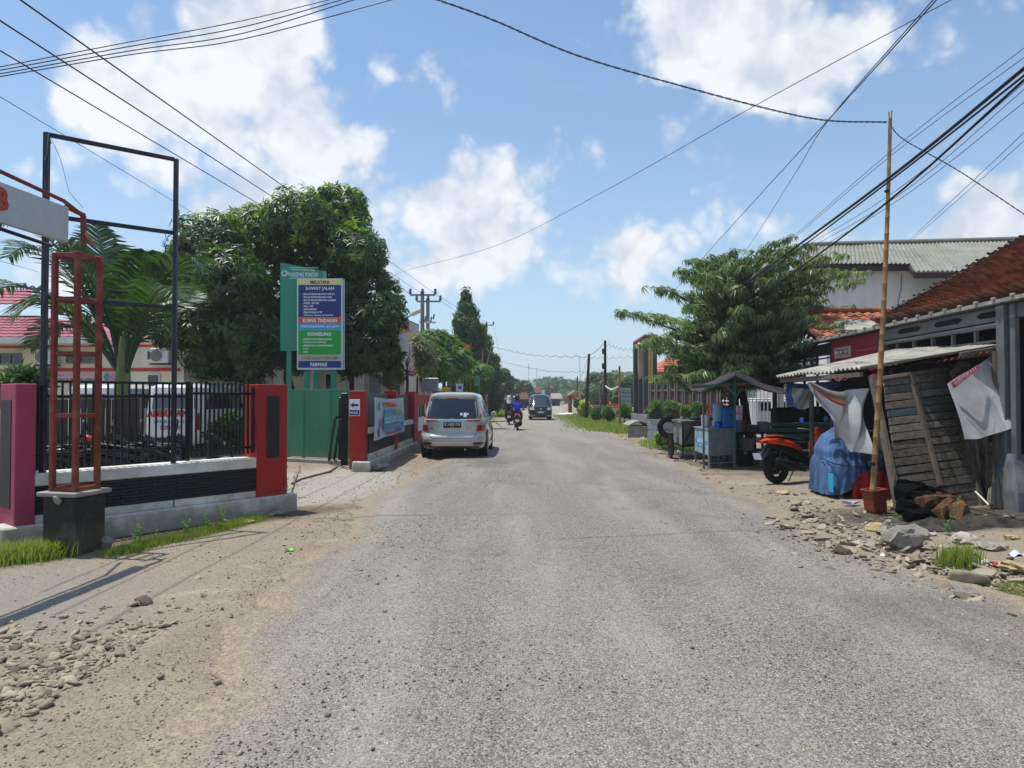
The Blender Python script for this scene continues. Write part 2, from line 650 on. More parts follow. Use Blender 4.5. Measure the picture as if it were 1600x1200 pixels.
# ================================================================== THE SETTING: ground, road, verges
def vnoise(x, y, seed=0):
    """cheap smooth value noise on arrays"""
    x = np.asarray(x, float); y = np.asarray(y, float)
    xi, yi = np.floor(x).astype(int), np.floor(y).astype(int)
    fx, fy = x - xi, y - yi
    fx, fy = fx * fx * (3 - 2 * fx), fy * fy * (3 - 2 * fy)
    def h(a, b):
        n = (a * 374761393 + b * 668265263 + seed * 69069) & 0x7fffffff
        n = ((n ^ (n >> 13)) * 1274126177) & 0x7fffffff
        return ((n ^ (n >> 16)) & 0xffff) / 65535.0
    return (h(xi, yi) * (1 - fx) + h(xi + 1, yi) * fx) * (1 - fy) + (h(xi, yi + 1) * (1 - fx) + h(xi + 1, yi + 1) * fx) * fy
def fbm(x, y, seed=0, o=4):
    t, a = 0, .5
    for k in range(o):
        t = t + a * (vnoise(x * 2 ** k, y * 2 ** k, seed + k) - .5)
        a *= .5
    return t

LY = [-12, 1, 3.0, 5.2, 7.1, 11.9, 18, 30, 41, 76, 117, 160, 260]
LX = [-1.4, -1.5, -1.6, -1.75, -1.85, -2.15, -1.75, -1.35, -1.1, .0, 3.6, 12, 60]
RY = [-12, 1, 3, 5.1, 7.4, 10.5, 18, 30, 53, 76, 125, 160, 260]
RX = [3.7, 3.7, 3.75, 3.8, 3.65, 3.6, 4.15, 4.4, 4.7, 5.6, 9.5, 17, 66]
def road_edges(y):
    return np.interp(y, LY, LX), np.interp(y, RY, RX)
def edge_dist(x, y):      # >0 outside the road
    l, r = road_edges(y)
    return np.maximum(l - x, x - r)

def ground_z(x, y):
    d = edge_dist(x, y)
    m = np.clip(d / 1.2, 0, 1)
    z = m * (.03 * fbm(x * .6, y * .6, 3) + .02 * fbm(x * 3, y * 3, 9, 3)) + .0
    z = z + np.where(d < .3, -.02, 0) + np.where(d < -.3, -.05, 0)
    # rubble heap bottom left
    rb = np.exp(-(((x + 3.0) / .9) ** 2 + ((y - 3.4) / .9) ** 2))
    z = z + .06 * rb * (.6 + fbm(x * 5, y * 5, 4, 3))
    # low bank on the right by the stall
    bk = np.clip((x - 4.6) / 1.2, 0, 1) * np.clip((14 - y) / 3, 0, 1) * np.clip((y - 3) / 2, 0, 1)
    z = z + .05 * bk
    return z

def axis_lin(segs):
    out = []
    for a, b, s in segs:
        out += list(np.arange(a, b, s))
    out.append(segs[-1][1])
    return np.array(out)
gx = axis_lin([(-900, -200, 100), (-200, -60, 14), (-60, -16, 2.2), (-16, -8, .4), (-8, 10, .11), (10, 18, .4), (18, 60, 2.1), (60, 200, 14), (200, 900, 100)])
gy = axis_lin([(-60, -4, 4), (-4, 0, .5), (0, 16, .11), (16, 30, .3), (30, 60, 1), (60, 200, 6), (200, 1400, 60)])
GX, GY = np.meshgrid(gx, gy, indexing='ij')
GZ = ground_z(GX, GY)
ny = len(gy)
ii, jj = np.meshgrid(np.arange(len(gx) - 1), np.arange(ny - 1), indexing='ij')
q = (ii * ny + jj)
faces = np.stack([q, q + ny, q + ny + 1, q + 1], -1).reshape(-1)

def hexdim(h, f, sat):
    c = [int(h[i:i + 2], 16) for i in (0, 2, 4)]
    m = sum(c) / 3
    return tuple(((max(0, min(255, (m + (x - m) * sat) * f)) / 255 + .055) / 1.055) ** 2.4 for x in c)
def ground_material():
    m, t = newmat('roadside_dirt')
    pos = t.N('ShaderNodeNewGeometry').outputs['Position']
    big = t.noise(pos, .35, 5, .6)
    mid = t.noise(pos, 2.2, 8, .65, .3)
    fine = t.noise(pos, 22, 6, .7)
    grit = t.N('ShaderNodeTexVoronoi'); grit.inputs['Scale'].default_value = 42; t.L(pos, grit.inputs[0])
    grit2 = t.N('ShaderNodeTexVoronoi'); grit2.inputs['Scale'].default_value = 95; t.L(pos, grit2.inputs[0])
    base = t.mix(t.mr(mid, .35, .68), hexdim('8a7862', .86, 1.0), hexdim('b3a089', .88, .95))
    base = t.mix(t.mr(big, .42, .62), base, t.mix(t.mr(fine, .3, .7), hexdim('8f8270', .88, 1.0), hexdim('b5a68f', .88, 1.0)))
    base = t.mix(t.mr(fine, .35, .72), base, hexdim('a8977e', .86, .8))
    base = t.mix(t.m('MULTIPLY', t.mr(t.noise(pos, 1.1, 6, .7, .6), .56, .66), .55), base, hexdim('cdbf9c', .86, .8))
    gm = t.mr(grit.outputs['Distance'], .1, .45)
    cellb = t.N('ShaderNodeSeparateColor'); t.L(grit.outputs['Color'], cellb.inputs[0])
    stone = t.mix(cellb.outputs[0], hexdim('6d665c', .86, .8), hexdim('c9bda6', .86, .8))
    few = t.m('MULTIPLY', t.mr(cellb.outputs[1], .62, .66), t.mr(grit.outputs['Distance'], .32, .26))
    patches = t.mr(t.noise(pos, .9, 5, .65), .40, .62)
    base = t.mix(t.m('MULTIPLY', few, patches), base, stone)
    cellc = t.N('ShaderNodeSeparateColor'); t.L(grit2.outputs['Color'], cellc.inputs[0])
    base = t.mix(t.m('MULTIPLY', t.mr(cellc.outputs[1], .5, .55), .55), base, t.mix(cellc.outputs[0], hexdim('5d564c', .86, .8), hexdim('bdb29e', .86, .8)))
    # ground tones set by position: soot by the fire heap, pale concrete apron, grey dusty side lane
    sep = t.N('ShaderNodeSeparateXYZ'); t.L(pos, sep.inputs[0])
    X, Y = sep.outputs[0], sep.outputs[1]
    def blob(cx, cy, rx, ry, w=.5):
        a = t.m('MULTIPLY', t.m('SUBTRACT', X, cx), 1 / rx)
        b = t.m('MULTIPLY', t.m('SUBTRACT', Y, cy), 1 / ry)
        d = t.m('ADD', t.m('MULTIPLY', a, a), t.m('MULTIPLY', b, b))
        d = t.m('ADD', d, t.m('MULTIPLY', t.m('SUBTRACT', mid, .5), 1.6))
        return t.mr(d, 1 + w, 1 - w, 0, 1, True)
    base = t.mix(t.m('MULTIPLY', blob(6.0, 9.3, 2.0, .95), .85), base, t.mix(t.mr(fine, .3, .7), hexdim('2a2622', .86, .8), hexdim('5a5248', .86, .8)))
    base = t.mix(t.m('MULTIPLY', blob(7.0, 18.5, 3.6, 4.5), .6), base, t.mix(t.mr(fine, .3, .7), hexdim('3b352d', .86, .8), hexdim('6a5e4f', .86, .8)))  # wide oval of darker brown ground under the tree and drinks stall
    base = t.mix(t.m('MULTIPLY', blob(-3.7, 13.2, 1.6, 3.0), .9), base, t.mix(t.mr(fine, .25, .8), hexdim('a59c8c', .86, .8), hexdim('c8c0b0', .86, .8)))
    base = t.mix(t.m('MULTIPLY', blob(-5.6, 5.3, 2.7, 1.5), .75), base, t.mix(t.mr(fine, .25, .8), hexdim('8d8579', .86, .8), hexdim('aaa294', .86, .8)))
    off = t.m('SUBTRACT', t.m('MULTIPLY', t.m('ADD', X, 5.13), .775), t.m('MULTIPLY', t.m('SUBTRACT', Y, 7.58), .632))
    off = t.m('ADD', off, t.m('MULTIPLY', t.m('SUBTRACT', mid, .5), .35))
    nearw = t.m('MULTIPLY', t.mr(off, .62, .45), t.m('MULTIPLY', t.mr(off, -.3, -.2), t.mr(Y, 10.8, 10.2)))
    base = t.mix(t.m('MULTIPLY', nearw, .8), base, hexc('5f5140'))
    t.set(color=base, rough=.95, spec=.15)
    h = t.m('ADD', t.m('MULTIPLY', t.m('SUBTRACT', 1, gm), .5), t.m('ADD', t.m('MULTIPLY', fine, .8), t.m('MULTIPLY', mid, 1.2)))
    t.bump(h, .75, .02)
    return m
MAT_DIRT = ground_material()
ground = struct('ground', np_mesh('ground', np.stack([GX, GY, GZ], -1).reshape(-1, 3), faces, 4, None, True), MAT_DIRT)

# --- chip-sealed road strip with a ragged edge; 'tone' is the distance from the edge
def road_material():
    m, t = newmat('worn_chipseal')
    pos = t.N('ShaderNodeNewGeometry').outputs['Position']
    at = t.N('ShaderNodeAttribute'); at.attribute_name = 'tone'
    e = at.outputs['Fac']
    vo = t.N('ShaderNodeTexVoronoi'); vo.inputs['Scale'].default_value = 62; vo.inputs['Randomness'].default_value = 1; t.L(pos, vo.inputs[0])
    v2 = t.N('ShaderNodeTexVoronoi'); v2.inputs['Scale'].default_value = 135; t.L(pos, v2.inputs[0])
    s1 = t.N('ShaderNodeSeparateColor'); t.L(vo.outputs['Color'], s1.inputs[0])
    s2 = t.N('ShaderNodeSeparateColor'); t.L(v2.outputs['Color'], s2.inputs[0])
    chip = t.mix(t.m('POWER', s1.outputs[0], 1.2), hexc('68635a'), hexc('bfb8aa'))
    chip = t.mix(t.mr(s1.outputs[1], .78, .9, 0, .7), chip, hexdim('a6967f', .93, .95))
    fines = t.mix(s2.outputs[0], hexdim('4f4b47', .93, .95), hexdim('a6a097', .93, .95))
    base = t.mix(t.mr(vo.outputs['Distance'], .30, .52), chip, fines)
    gaps = t.mr(t.noise(pos, 38, 5, .75), .56, .64, 0, .85)
    base = t.mix(gaps, base, hexc('2c2a28'))
    big = t.noise(pos, .32, 6, .62, .4)
    stre = t.noise(t.coord('Object', (1.3, .16, 1)), 1.0, 6, .6, .3)
    mid = t.noise(pos, 2.6, 7, .66, .2)
    dust = t.m('MULTIPLY', t.mr(stre, .44, .70), t.mr(mid, .25, .75, .35, 1))
    base = t.mix(t.m('MULTIPLY', dust, .7), base, hexdim('b3aca0', .93, .95))
    base = t.mix(t.m('MULTIPLY', t.mr(big, .45, .32, 0, 1), .5), base, hexdim('5d5955', .93, .95))
    base = t.mix(t.m('MULTIPLY', t.mr(t.noise(pos, 4.5, 6, .7), .58, .7), .35), base, hexdim('6a655f', .93, .95))
    sep = t.N('ShaderNodeSeparateXYZ'); t.L(pos, sep.inputs[0])
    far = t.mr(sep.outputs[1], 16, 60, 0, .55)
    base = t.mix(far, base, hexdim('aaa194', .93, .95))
    # dirt carried over the edges
    ed = t.m('ADD', e, t.m('MULTIPLY', t.m('SUBTRACT', mid, .5), 1.3))
    base = t.mix(t.mr(ed, .55, -.05, 0, .92, True), base, t.mix(t.mr(t.noise(pos, 24, 5, .7), .3, .7), hexdim('86765f', .93, .95), hexdim('b7a68c', .93, .95)))
    t.set(color=base, rough=.9, spec=.2)
    h = t.m('ADD', t.m('MULTIPLY', t.mr(vo.outputs['Distance'], .05, .5, 1, 0), t.m('ADD', .5, s1.outputs[2])), t.m('ADD', t.m('MULTIPLY', v2.outputs['Distance'], -.35), t.m('MULTIPLY', mid, 1.0)))
    t.bump(h, .85, .012)
    return m
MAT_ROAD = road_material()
ry = axis_lin([(-12, 0, .5), (0, 22, .09), (22, 60, .4), (60, 260, 4)])
nl = 60
rl, rr = road_edges(ry)
ragl = fbm(ry * .9, ry * 0 + 1, 21, 5) * .9 + fbm(ry * 5, ry * 0 + 3, 23, 3) * .25
ragr = fbm(ry * .9, ry * 0 + 5, 31, 5) * .9 + fbm(ry * 5, ry * 0 + 7, 33, 3) * .25
rl2, rr2 = rl - .15 + ragl, rr + .15 + ragr
u = np.linspace(0, 1, nl + 1)
u = .5 - .5 * np.cos(np.pi * u)
RXX = rl2[:, None] + (rr2 - rl2)[:, None] * u[None]
RYY = np.repeat(ry[:, None], nl + 1, 1)
ED = np.minimum(RXX - rl2[:, None], rr2[:, None] - RXX)
RZZ = .022 * np.clip(ED / .35, 0, 1) ** .6 + .006 + .03 * np.clip(ED / 3, 0, 1) - .03 * np.clip(ED / .01, 0, 1) * 0
RZZ = RZZ + .012 * fbm(RXX * 1.1, RYY * .7, 41, 4) * np.clip(ED / .5, 0, 1)
RZZ[:, 0] = -.03; RZZ[:, -1] = -.03
nr = nl + 1
ii, jj = np.meshgrid(np.arange(len(ry) - 1), np.arange(nl), indexing='ij')
q = ii * nr + jj
faces = np.stack([q, q + 1, q + nr + 1, q + nr], -1).reshape(-1)
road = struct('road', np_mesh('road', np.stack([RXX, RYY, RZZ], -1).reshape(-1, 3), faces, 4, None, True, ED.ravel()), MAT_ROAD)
def surf_z(x, y):
    x = np.asarray(x, float); y = np.asarray(y, float)
    g = ground_z(x, y)
    ed = -edge_dist(x, y)
    r = .022 * np.clip(ed / .35, 0, 1) ** .6 + .006 + .03 * np.clip(ed / 3, 0, 1)
    return np.where(ed > .1, r, g)
def gz(x, y):
    return float(ground_z(np.array([x]), np.array([y]))[0])

# --- loose stones: thousands of chips as stuff, the bigger ones as single rocks further on
def rock_base(seed, sub=1, flat=.6):
    g = np.random.default_rng(seed)
    t_ = (1 + 5 ** .5) / 2
    v = np.array([(-1, t_, 0), (1, t_, 0), (-1, -t_, 0), (1, -t_, 0), (0, -1, t_), (0, 1, t_), (0, -1, -t_), (0, 1, -t_), (t_, 0, -1), (t_, 0, 1), (-t_, 0, -1), (-t_, 0, 1)], float)
    f = [(0, 11, 5), (0, 5, 1), (0, 1, 7), (0, 7, 10), (0, 10, 11), (1, 5, 9), (5, 11, 4), (11, 10, 2), (10, 7, 6), (7, 1, 8), (3, 9, 4), (3, 4, 2), (3, 2, 6), (3, 6, 8), (3, 8, 9), (4, 9, 5), (2, 4, 11), (6, 2, 10), (8, 6, 7), (9, 8, 1)]
    v = [Vector(p).normalized() for p in v]
    for _ in range(sub):
        cache, nf = {}, []
        def midp(a, b):
            k = (min(a, b), max(a, b))
            if k not in cache:
                v.append(((v[a] + v[b]) / 2).normalized())
                cache[k] = len(v) - 1
            return cache[k]
        for a, b, c in f:
            ab, bc, ca = midp(a, b), midp(b, c), midp(c, a)
            nf += [(a, ab, ca), (b, bc, ab), (c, ca, bc), (ab, bc, ca)]
        f = nf
    v = np.array([tuple(p) for p in v])
    # cut by random planes -> facets
    for _ in range(12):
        n = g.normal(size=3); n /= np.linalg.norm(n)
        d = g.uniform(.4, .85)
        s = v @ n
        v = v - np.outer(np.maximum(s - d, 0), n)
    v = v * (1 + .09 * g.normal(size=(len(v), 1)))
    v = v * np.array([1, g.uniform(.6, .9), flat])
    return v, np.array(f)
def stone_material(name, a, b, c):
    m, t = newmat(name)
    at = t.N('ShaderNodeAttribute'); at.attribute_name = 'tone'
    gi = t.N('ShaderNodeNewGeometry')
    r = gi.outputs['Random Per Island']
    co = gi.outputs['Position']
    n = t.noise(co, 14, 6, .65)
    k = t.mix(t.m('POWER', r, 1.0), hexc(a), hexc(b))
    k = t.mix(t.mr(r, .8, .82), k, hexc(c))
    k = t.mix(t.mr(n, .3, .75, 0, .6), k, hexc('8a7a62'))
    t.set(color=k, rough=.9, spec=.2)
    t.bump(t.noise(co, 60, 5, .7), .5, .01)
    return m
MAT_CHIP = stone_material('loose_chips', '45423e', 'a29c91', 'b3a58a')
MAT_RUB = stone_material('pale_rubble_stone', '7c7263', 'b5aa95', '56514a')
OCT = (np.array([(1, 0, 0), (-1, 0, 0), (0, .8, 0), (0, -.8, 0), (.2, .1, .6), (-.1, 0, -.6)]), np.array([(0, 2, 4), (2, 1, 4), (1, 3, 4), (3, 0, 4), (2, 0, 5), (1, 2, 5), (3, 1, 5), (0, 3, 5)]))
def strew(name, n, fx, fy, size, mat, base=None, label=None, cat=None, keep=None, sink=.3):
    x, y = fx(n), fy(n)
    if keep is not None:
        k = keep(x, y)
        x, y = x[k], y[k]
    n = len(x)
    s = size(n)
    z = surf_z(x, y) + s * sink * .5
    Mx = rot_mats(n, .6) * s[:, None, None]
    Mx = Mx * rng.uniform(.65, 1.25, (n, 1, 3))
    bv, bf = base or OCT
    me = scatter(name, bv, bf, np.stack([x, y, z], 1), Mx, mat)
    return solo(name, me, None, label, cat, stuff=True)
def logn(a, s):
    return lambda n: a * np.exp(rng.normal(size=n) * s)
# chips lying on the seal, dense near the camera
yy = lambda n: 1.8 + 14 * rng.random(n) ** 1.9
strew('road_chips', 26000, lambda n: rng.uniform(-2.4, 4.3, n), yy, logn(.0062, .35), MAT_CHIP, label='loose grey stone chips scattered over the worn road surface', cat='gravel', keep=lambda x, y: vnoise(x * 2, y * 2, 5) + rng.random(len(x)) * .7 > .6)
edge_keep = lambda x, y: (np.abs(edge_dist(x, y)) < .55 + .5 * rng.random(len(x))) & (vnoise(x * 1.5, y * 1.5, 8) > .25)
strew('verge_gravel', 30000, lambda n: rng.uniform(-3.6, 5.6, n), lambda n: 2 + 30 * rng.random(n) ** 1.5, logn(.0085, .45), MAT_CHIP, label='darker loose gravel along both ragged edges of the road', cat='gravel', keep=edge_keep)
strew('dirt_pebbles', 26000, lambda n: rng.uniform(-6.5, 8.5, n), lambda n: 2.2 + 22 * rng.random(n) ** 1.4, logn(.0075, .55), MAT_RUB, label='small pebbles scattered over the bare dirt beside the road', cat='gravel', keep=lambda x, y: (edge_dist(x, y) > .1) & (vnoise(x * 1.1, y * 1.1, 12) > .4) & ((x > 0) | (edge_dist(x, y) < 2.6)))
# flat rubble lower left corner
def rub_x(n): return -2.4 - np.abs(rng.normal(size=n)) * .85
def rub_y(n): return 3.35 + rng.normal(size=n) * .75
strew('rubble', 5600, rub_x, rub_y, logn(.021, .5), MAT_RUB, base=rock_base(3, 1, .38), label='broken pale rubble spread over the dirt in the near left corner', cat='rubble', sink=.2, keep=lambda x, y: (y > 2.2) & (edge_dist(x, y) > .2))
# stony bank to the right in front of the stall
def bank(n):
    t_ = rng.random(n)
    return t_
def bank_pts(n):
    t_ = rng.random(n)
    px = np.interp(t_, [0, .35, .65, 1], [1225, 1330, 1450, 1600]); py = np.interp(t_, [0, .35, .65, 1], [795, 850, 885, 930])
    px = px + rng.normal(size=n) * 26; py = py + rng.normal(size=n) * 17
    d = 1.6 * 1100 / np.maximum(py - 622, 60)
    return (px - 800) / 1100 * d, d
bx_, by_ = bank_pts(1900)
strew('bank_rubble', 2600, lambda n: bx_, lambda n: by_, logn(.023, .6), MAT_RUB, base=rock_base(8, 1, .36), label='broken stones strewn along the right edge of the road before the stall', cat='rubble', sink=.2)

# ================================================================== shared materials
m_red = M('red_wall_paint', 'a01d18', .65, splash='7d5a48', var=.10, scale=1.5, bump=.12, dirt='6e2a20', dirt_amt=.3, dscale=1.1)
m_pink = M('faded_pink_paint', 'a83e5c', .7, splash='806058', var=.10, scale=1.6, bump=.15, dirt='8d3a50', dirt_amt=.35)
m_blackstone = M('black_slate_cladding', '1b1d1d', .55, var=.3, scale=5, bump=.5, bd=.01, grain=(1, 1, 6))
m_white = M('dirty_whitewash', 'dedcd2', .8, splash='847a68', var=.06, scale=2, bump=.2, dirt='7d7564', dirt_amt=.4, dscale=1.6)
m_whitegrey = M('pale_grey_wall_paint', 'd6d5d1', .75, var=.05, scale=2, bump=.06, dirt='94918b', dirt_amt=.25, streak=True)
m_cream = M('cream_wall_paint', 'd6d0b8', .75, var=.05, scale=1.2, bump=.06, dirt='a39a7c', dirt_amt=.25, streak=True)
m_concrete = M('rough_concrete', '98928a', .9, var=.16, scale=3, bump=.5, dirt='5f5a50', dirt_amt=.4)
m_blackpaint = M('flaking_black_paint', '16191b', .5, splash='5a5248', var=.4, scale=2.5, bump=.3, dirt='7b736a', dirt_amt=.22, dscale=3.5)
m_blackmetal = M('black_painted_steel', '181a1d', .4, .3, var=.25, scale=6, bump=.08, dirt='4e4640', dirt_amt=.22)
m_navymetal = M('dark_blue_grey_pipe', '2b303a', .4, .4, var=.25, scale=5, bump=.08, dirt='6b6a6a', dirt_amt=.2)
m_redoxide = M('red_oxide_steel', '7a2c1f', .55, .1, var=.22, scale=4, bump=.15, dirt='9a6e58', dirt_amt=.3, dscale=4)
m_signwhite = M('brushed_white_sheet', 'b3b8bd', .5, .1, var=.06, scale=6, bump=.05, dirt='9d9d9c', dirt_amt=.3)
m_greenpaint = M('green_gate_paint', '1e6a4c', .45, splash='5f6a58', var=.12, scale=2, bump=.06, dirt='3d7d63', dirt_amt=.35, dscale=1.4, streak=True)
m_tealboard = M('teal_board_paint', '2f8a72', .5, var=.06, scale=1, bump=.03)
m_chrome = M('bright_chrome', 'd8d8d8', .12, 1., var=.02, bump=0)
m_glassdark = M('dark_tinted_glass', '0b0f12', .05, 0., var=.1, bump=0, spec=.9, coat=.5)
m_glasswin = M('dull_window_glass', '22282b', .12, 0., var=.3, scale=1, bump=0, spec=.8)
m_tyre = M('tyre_rubber', '151515', .85, var=.2, scale=12, bump=.3, dirt='4a443c', dirt_amt=.3)
m_alloy = M('alloy_wheel', '8d9092', .35, .8, var=.1, bump=0)
m_plastic_black = M('black_plastic', '111214', .45, var=.2, scale=8, bump=.05)
m_redlens = M('red_lamp_lens', '9a0c10', .15, var=.1, bump=0, coat=.4)
m_whitelens = M('clear_lamp_lens', '9fa4a8', .12, var=.05, bump=0, coat=.4)
m_pinkroof = M('pink_red_metal_tile', 'a4545f', .5, var=.08, scale=1.5, bump=.1, dirt='7e3540', dirt_amt=.2)
m_redstripe = M('red_trim_paint', 'c02a22', .6, var=.08, bump=.05)
m_whitemetal = M('white_enamel', 'cfd0cf', .45, var=.05, bump=.03, dirt='8f8c84', dirt_amt=.2)
m_silver = M('champagne_silver_car_paint', 'b4b4ab', .3, .2, var=.02, bump=0, coat=.6, dirt='8f8878', dirt_amt=.15)
m_blackcar = M('black_car_paint', '0e1116', .2, .2, var=.05, bump=0, coat=.7, dirt='4b463e', dirt_amt=.12)
m_whitecar = M('white_van_paint', 'c9cccd', .3, var=.03, bump=0, coat=.5, dirt='98958c', dirt_amt=.2)
m_brownboard = M('brown_corrugated_sheet', '40332e', .6, .1, var=.15, scale=3, bump=.1, dirt='63564d', dirt_amt=.3)
m_wood = M('weathered_grey_plank', '756a5e', .9, var=.5, scale=3.0, bump=1., bd=.012, grain=(1.2, 9, 9), dirt='8f8577', dirt_amt=.4, dscale=2.5, rand=.3)
m_woodv = M('weathered_grey_batten', '685a4e', .85, var=.32, scale=3.0, bump=.8, bd=.012, grain=(9, 9, 1.2), dirt='8a7f70', dirt_amt=.35, rand=.2)
m_bamboo = M('dry_bamboo', '9c7a4a', .55, var=.2, scale=3, bump=.15, grain=(6, 6, 1), dirt='6b5130', dirt_amt=.35)
m_trunk = M('tree_bark', '3d342a', .9, var=.35, scale=4, bump=1.0, bd=.03, grain=(3, 3, .8), dirt='6f6553', dirt_amt=.3)
m_asbestos = M('weathered_asbestos_cement', '8a8880', .9, var=.12, scale=2, bump=.3, dirt='6a6b55', dirt_amt=.45, dscale=.45)
m_asbestos2 = M('pale_asbestos_cement', 'a6a297', .9, var=.14, scale=3, bump=.3, dirt='6e6a60', dirt_amt=.45, dscale=2)
m_rust = M('rusty_corrugated_tin', '6d3322', .75, .2, var=.3, scale=5, bump=.3, dirt='3a2018', dirt_amt=.4, dscale=3)
m_rustgrey = M('grey_brown_corrugated_tin', '958b78', .7, .1, var=.25, scale=4, bump=.2, dirt='3e352b', dirt_amt=.6, dscale=2.4)
m_greysteel = M('grey_painted_steel', '727372', .5, .2, var=.1, scale=4, bump=.08, dirt='4a4a4a', dirt_amt=.3)
m_redpanel = M('dark_red_shop_board', '8c2029', .55, var=.1, scale=2, bump=.05, dirt='4d171c', dirt_amt=.3)
m_terracotta = M('old_terracotta', 'a3694c', .85, var=.25, scale=3, bump=.3, dirt='7a6a5c', dirt_amt=.5, dscale=2.6, rand=.45, pos=True)
m_terranew = M('orange_clay_tile', 'b56a48', .8, var=.18, scale=3, bump=.3, dirt='6c4a3a', dirt_amt=.35, dscale=1.5, rand=.35, pos=True)
m_bluetarp = M('blue_tarpaulin', '2b62b4', .45, var=.15, scale=4, bump=.15, dirt='6d6459', dirt_amt=.4, dscale=3)
m_bluecloth = M('washed_blue_cloth', '4f6f9c', .9, var=.3, scale=5, bump=.5, grain=(2, 2, .5), dirt='1c2a42', dirt_amt=.5, dscale=2.5, streak=True)
m_redcloth = M('red_cloth', '98100f', .7, var=.15, scale=5, bump=.3)
m_whitecloth = M('grubby_white_banner', 'bcc0c4', .6, var=.06, scale=4, bump=.15, dirt='8f8373', dirt_amt=.42, dscale=1.8)
m_galv = M('galvanised_sheet', '8d959b', .42, .35, var=.14, scale=5, bump=.08, dirt='8a8580', dirt_amt=.3)
m_potred = M('red_brown_plastic_pot', '8b3a22', .6, var=.12, scale=5, bump=.1, dirt='40352b', dirt_amt=.3)
m_char = M('charred_wood', '0b0a0a', 1., var=.5, scale=14, bump=1., bd=.02, dirt='2a2622', dirt_amt=.2, dscale=6, spec=.1)
m_logbrown = M('split_brown_wood', '7a5230', .8, var=.4, scale=5, bump=.8, bd=.02, grain=(4, 4, 1), dirt='1f1712', dirt_amt=.45, dscale=3)
m_stonegrey = M('grey_weathered_stone', '8b867b', .9, var=.22, scale=4, bump=.8, bd=.02, dirt='b3a993', dirt_amt=.35, dscale=4)
m_stonetan = M('tan_limestone', 'a8926a', .9, var=.15, scale=5, bump=.6, bd=.02, dirt='c9b48a', dirt_amt=.4, dscale=4)
m_cable = M('black_cable_sheath', '14161a', .5, var=.1, bump=0)
m_cablegrey = M('grey_wire', '3a4049', .5, .3, var=.1, bump=0)
m_polegrey = M('concrete_pole', '75767a', .85, var=.1, scale=3, bump=.2)
m_poleblack = M('dark_wooden_pole', '2a2522', .8, var=.25, scale=4, bump=.3, grain=(4, 4, 1))
m_blockgrey = M('cement_block', '8b8c8c', .92, var=.12, scale=4, bump=.4, dirt='6b6a66', dirt_amt=.3, rand=.2)
m_brick = M('dark_red_brick', '6e3c32', .9, var=.3, scale=6, bump=.4, dirt='3b2a26', dirt_amt=.35)
m_bluepaint = M('bright_blue_plastic', '1565b8', .4, var=.08, bump=.03)
m_lightblue = M('pale_blue_plastic', '7ba7c4', .35, var=.08, bump=.02)
m_orange = M('orange_bodywork', 'd9430f', .25, var=.06, bump=0, coat=.6)
m_numberwhite = M('white_number_plate', 'd8dbe0', .4, var=.03, bump=0)
m_blacktarp = M('black_shade_tarp', '26222a', .7, var=.2, scale=4, bump=.3, dirt='4b4040', dirt_amt=.4)
m_tealpole = M('teal_painted_pole', '1c554f', .5, var=.1, bump=.05, dirt='6a5d4c', dirt_amt=.25)
m_skin = M('brown_skin', '7a4a30', .6, var=.08, bump=.05)
m_helmet = M('black_helmet_shell', '0d0e10', .2, var=.1, bump=0, coat=.6)
m_blueshirt = M('royal_blue_shirt', '1838b8', .8, var=.1, scale=6, bump=.2)
m_darkcloth = M('dark_clothing', '15161a', .85, var=.2, scale=6, bump=.2)
m_hijab = M('pale_grey_headscarf', 'b9bcc2', .8, var=.08, bump=.15)
m_redbody = M('red_scooter_bodywork', '9c1218', .3, var=.08, bump=0, coat=.5)
m_gunmetal = M('dark_gunmetal', '26282b', .45, .6, var=.2, scale=6, bump=.05)
m_greenbench = M('dark_green_slat_paint', '1d4238', .6, var=.2, scale=4, bump=.1)
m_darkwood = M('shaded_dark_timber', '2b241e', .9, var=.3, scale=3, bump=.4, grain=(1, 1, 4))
m_yellowpaint = M('ochre_wall_paint', 'b59a5c', .8, var=.08, scale=2, bump=.08, dirt='7d6c45', dirt_amt=.25)
m_darkgrey = M('dark_grey_plaster', '404042', .8, var=.1, scale=2, bump=.1, dirt='5b5c5e', dirt_amt=.25)
m_flat = {}
def flat(col, rough=.5):
    k = 'print_' + col
    if k not in MATS:
        M(k, col, rough, var=.03, scale=3, bump=.02, dirt='8a8578', dirt_amt=.06)
    return MATS[k]

# ---- foliage
def leafmat(name, a, b, c, trans=.35, young=None, rough=.5):
    m, t = newmat(name)
    gi = t.N('ShaderNodeNewGeometry')
    r = gi.outputs['Random Per Island']
    at = t.N('ShaderNodeAttribute'); at.attribute_name = 'tone'
    k = t.mix(r, hexc(a), hexc(b))
    k = t.mix(t.mr(t.noise(t.coord('Object'), .9, 4, .6), .38, .68, 0, .7), k, hexc(c))
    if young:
        k = t.mix(t.m('MULTIPLY', t.mr(at.outputs['Fac'], .55, 1), t.mr(r, .2, .9, .4, 1)), k, hexc(young))  # second, paler leaf colour mixed in where tone is high
    t.set(color=k, rough=rough, spec=.45)
    tr = t.N('ShaderNodeBsdfTranslucent')
    t.L(t.mix(1., k, (1.5, 1.7, .6), 'MULTIPLY'), tr.inputs[0])
    ms = t.N('ShaderNodeMixShader')
    ms.inputs[0].default_value = trans
    t.L(t.bs.outputs[0], ms.inputs[1]); t.L(tr.outputs[0], ms.inputs[2])
    t.L(ms.outputs[0], t.out.inputs[0])
    return m
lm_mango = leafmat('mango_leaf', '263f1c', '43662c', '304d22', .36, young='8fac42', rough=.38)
lm_spread = leafmat('drooping_leaf', '475c38', '728653', '5a7142', .38, young='8fa065', rough=.42)
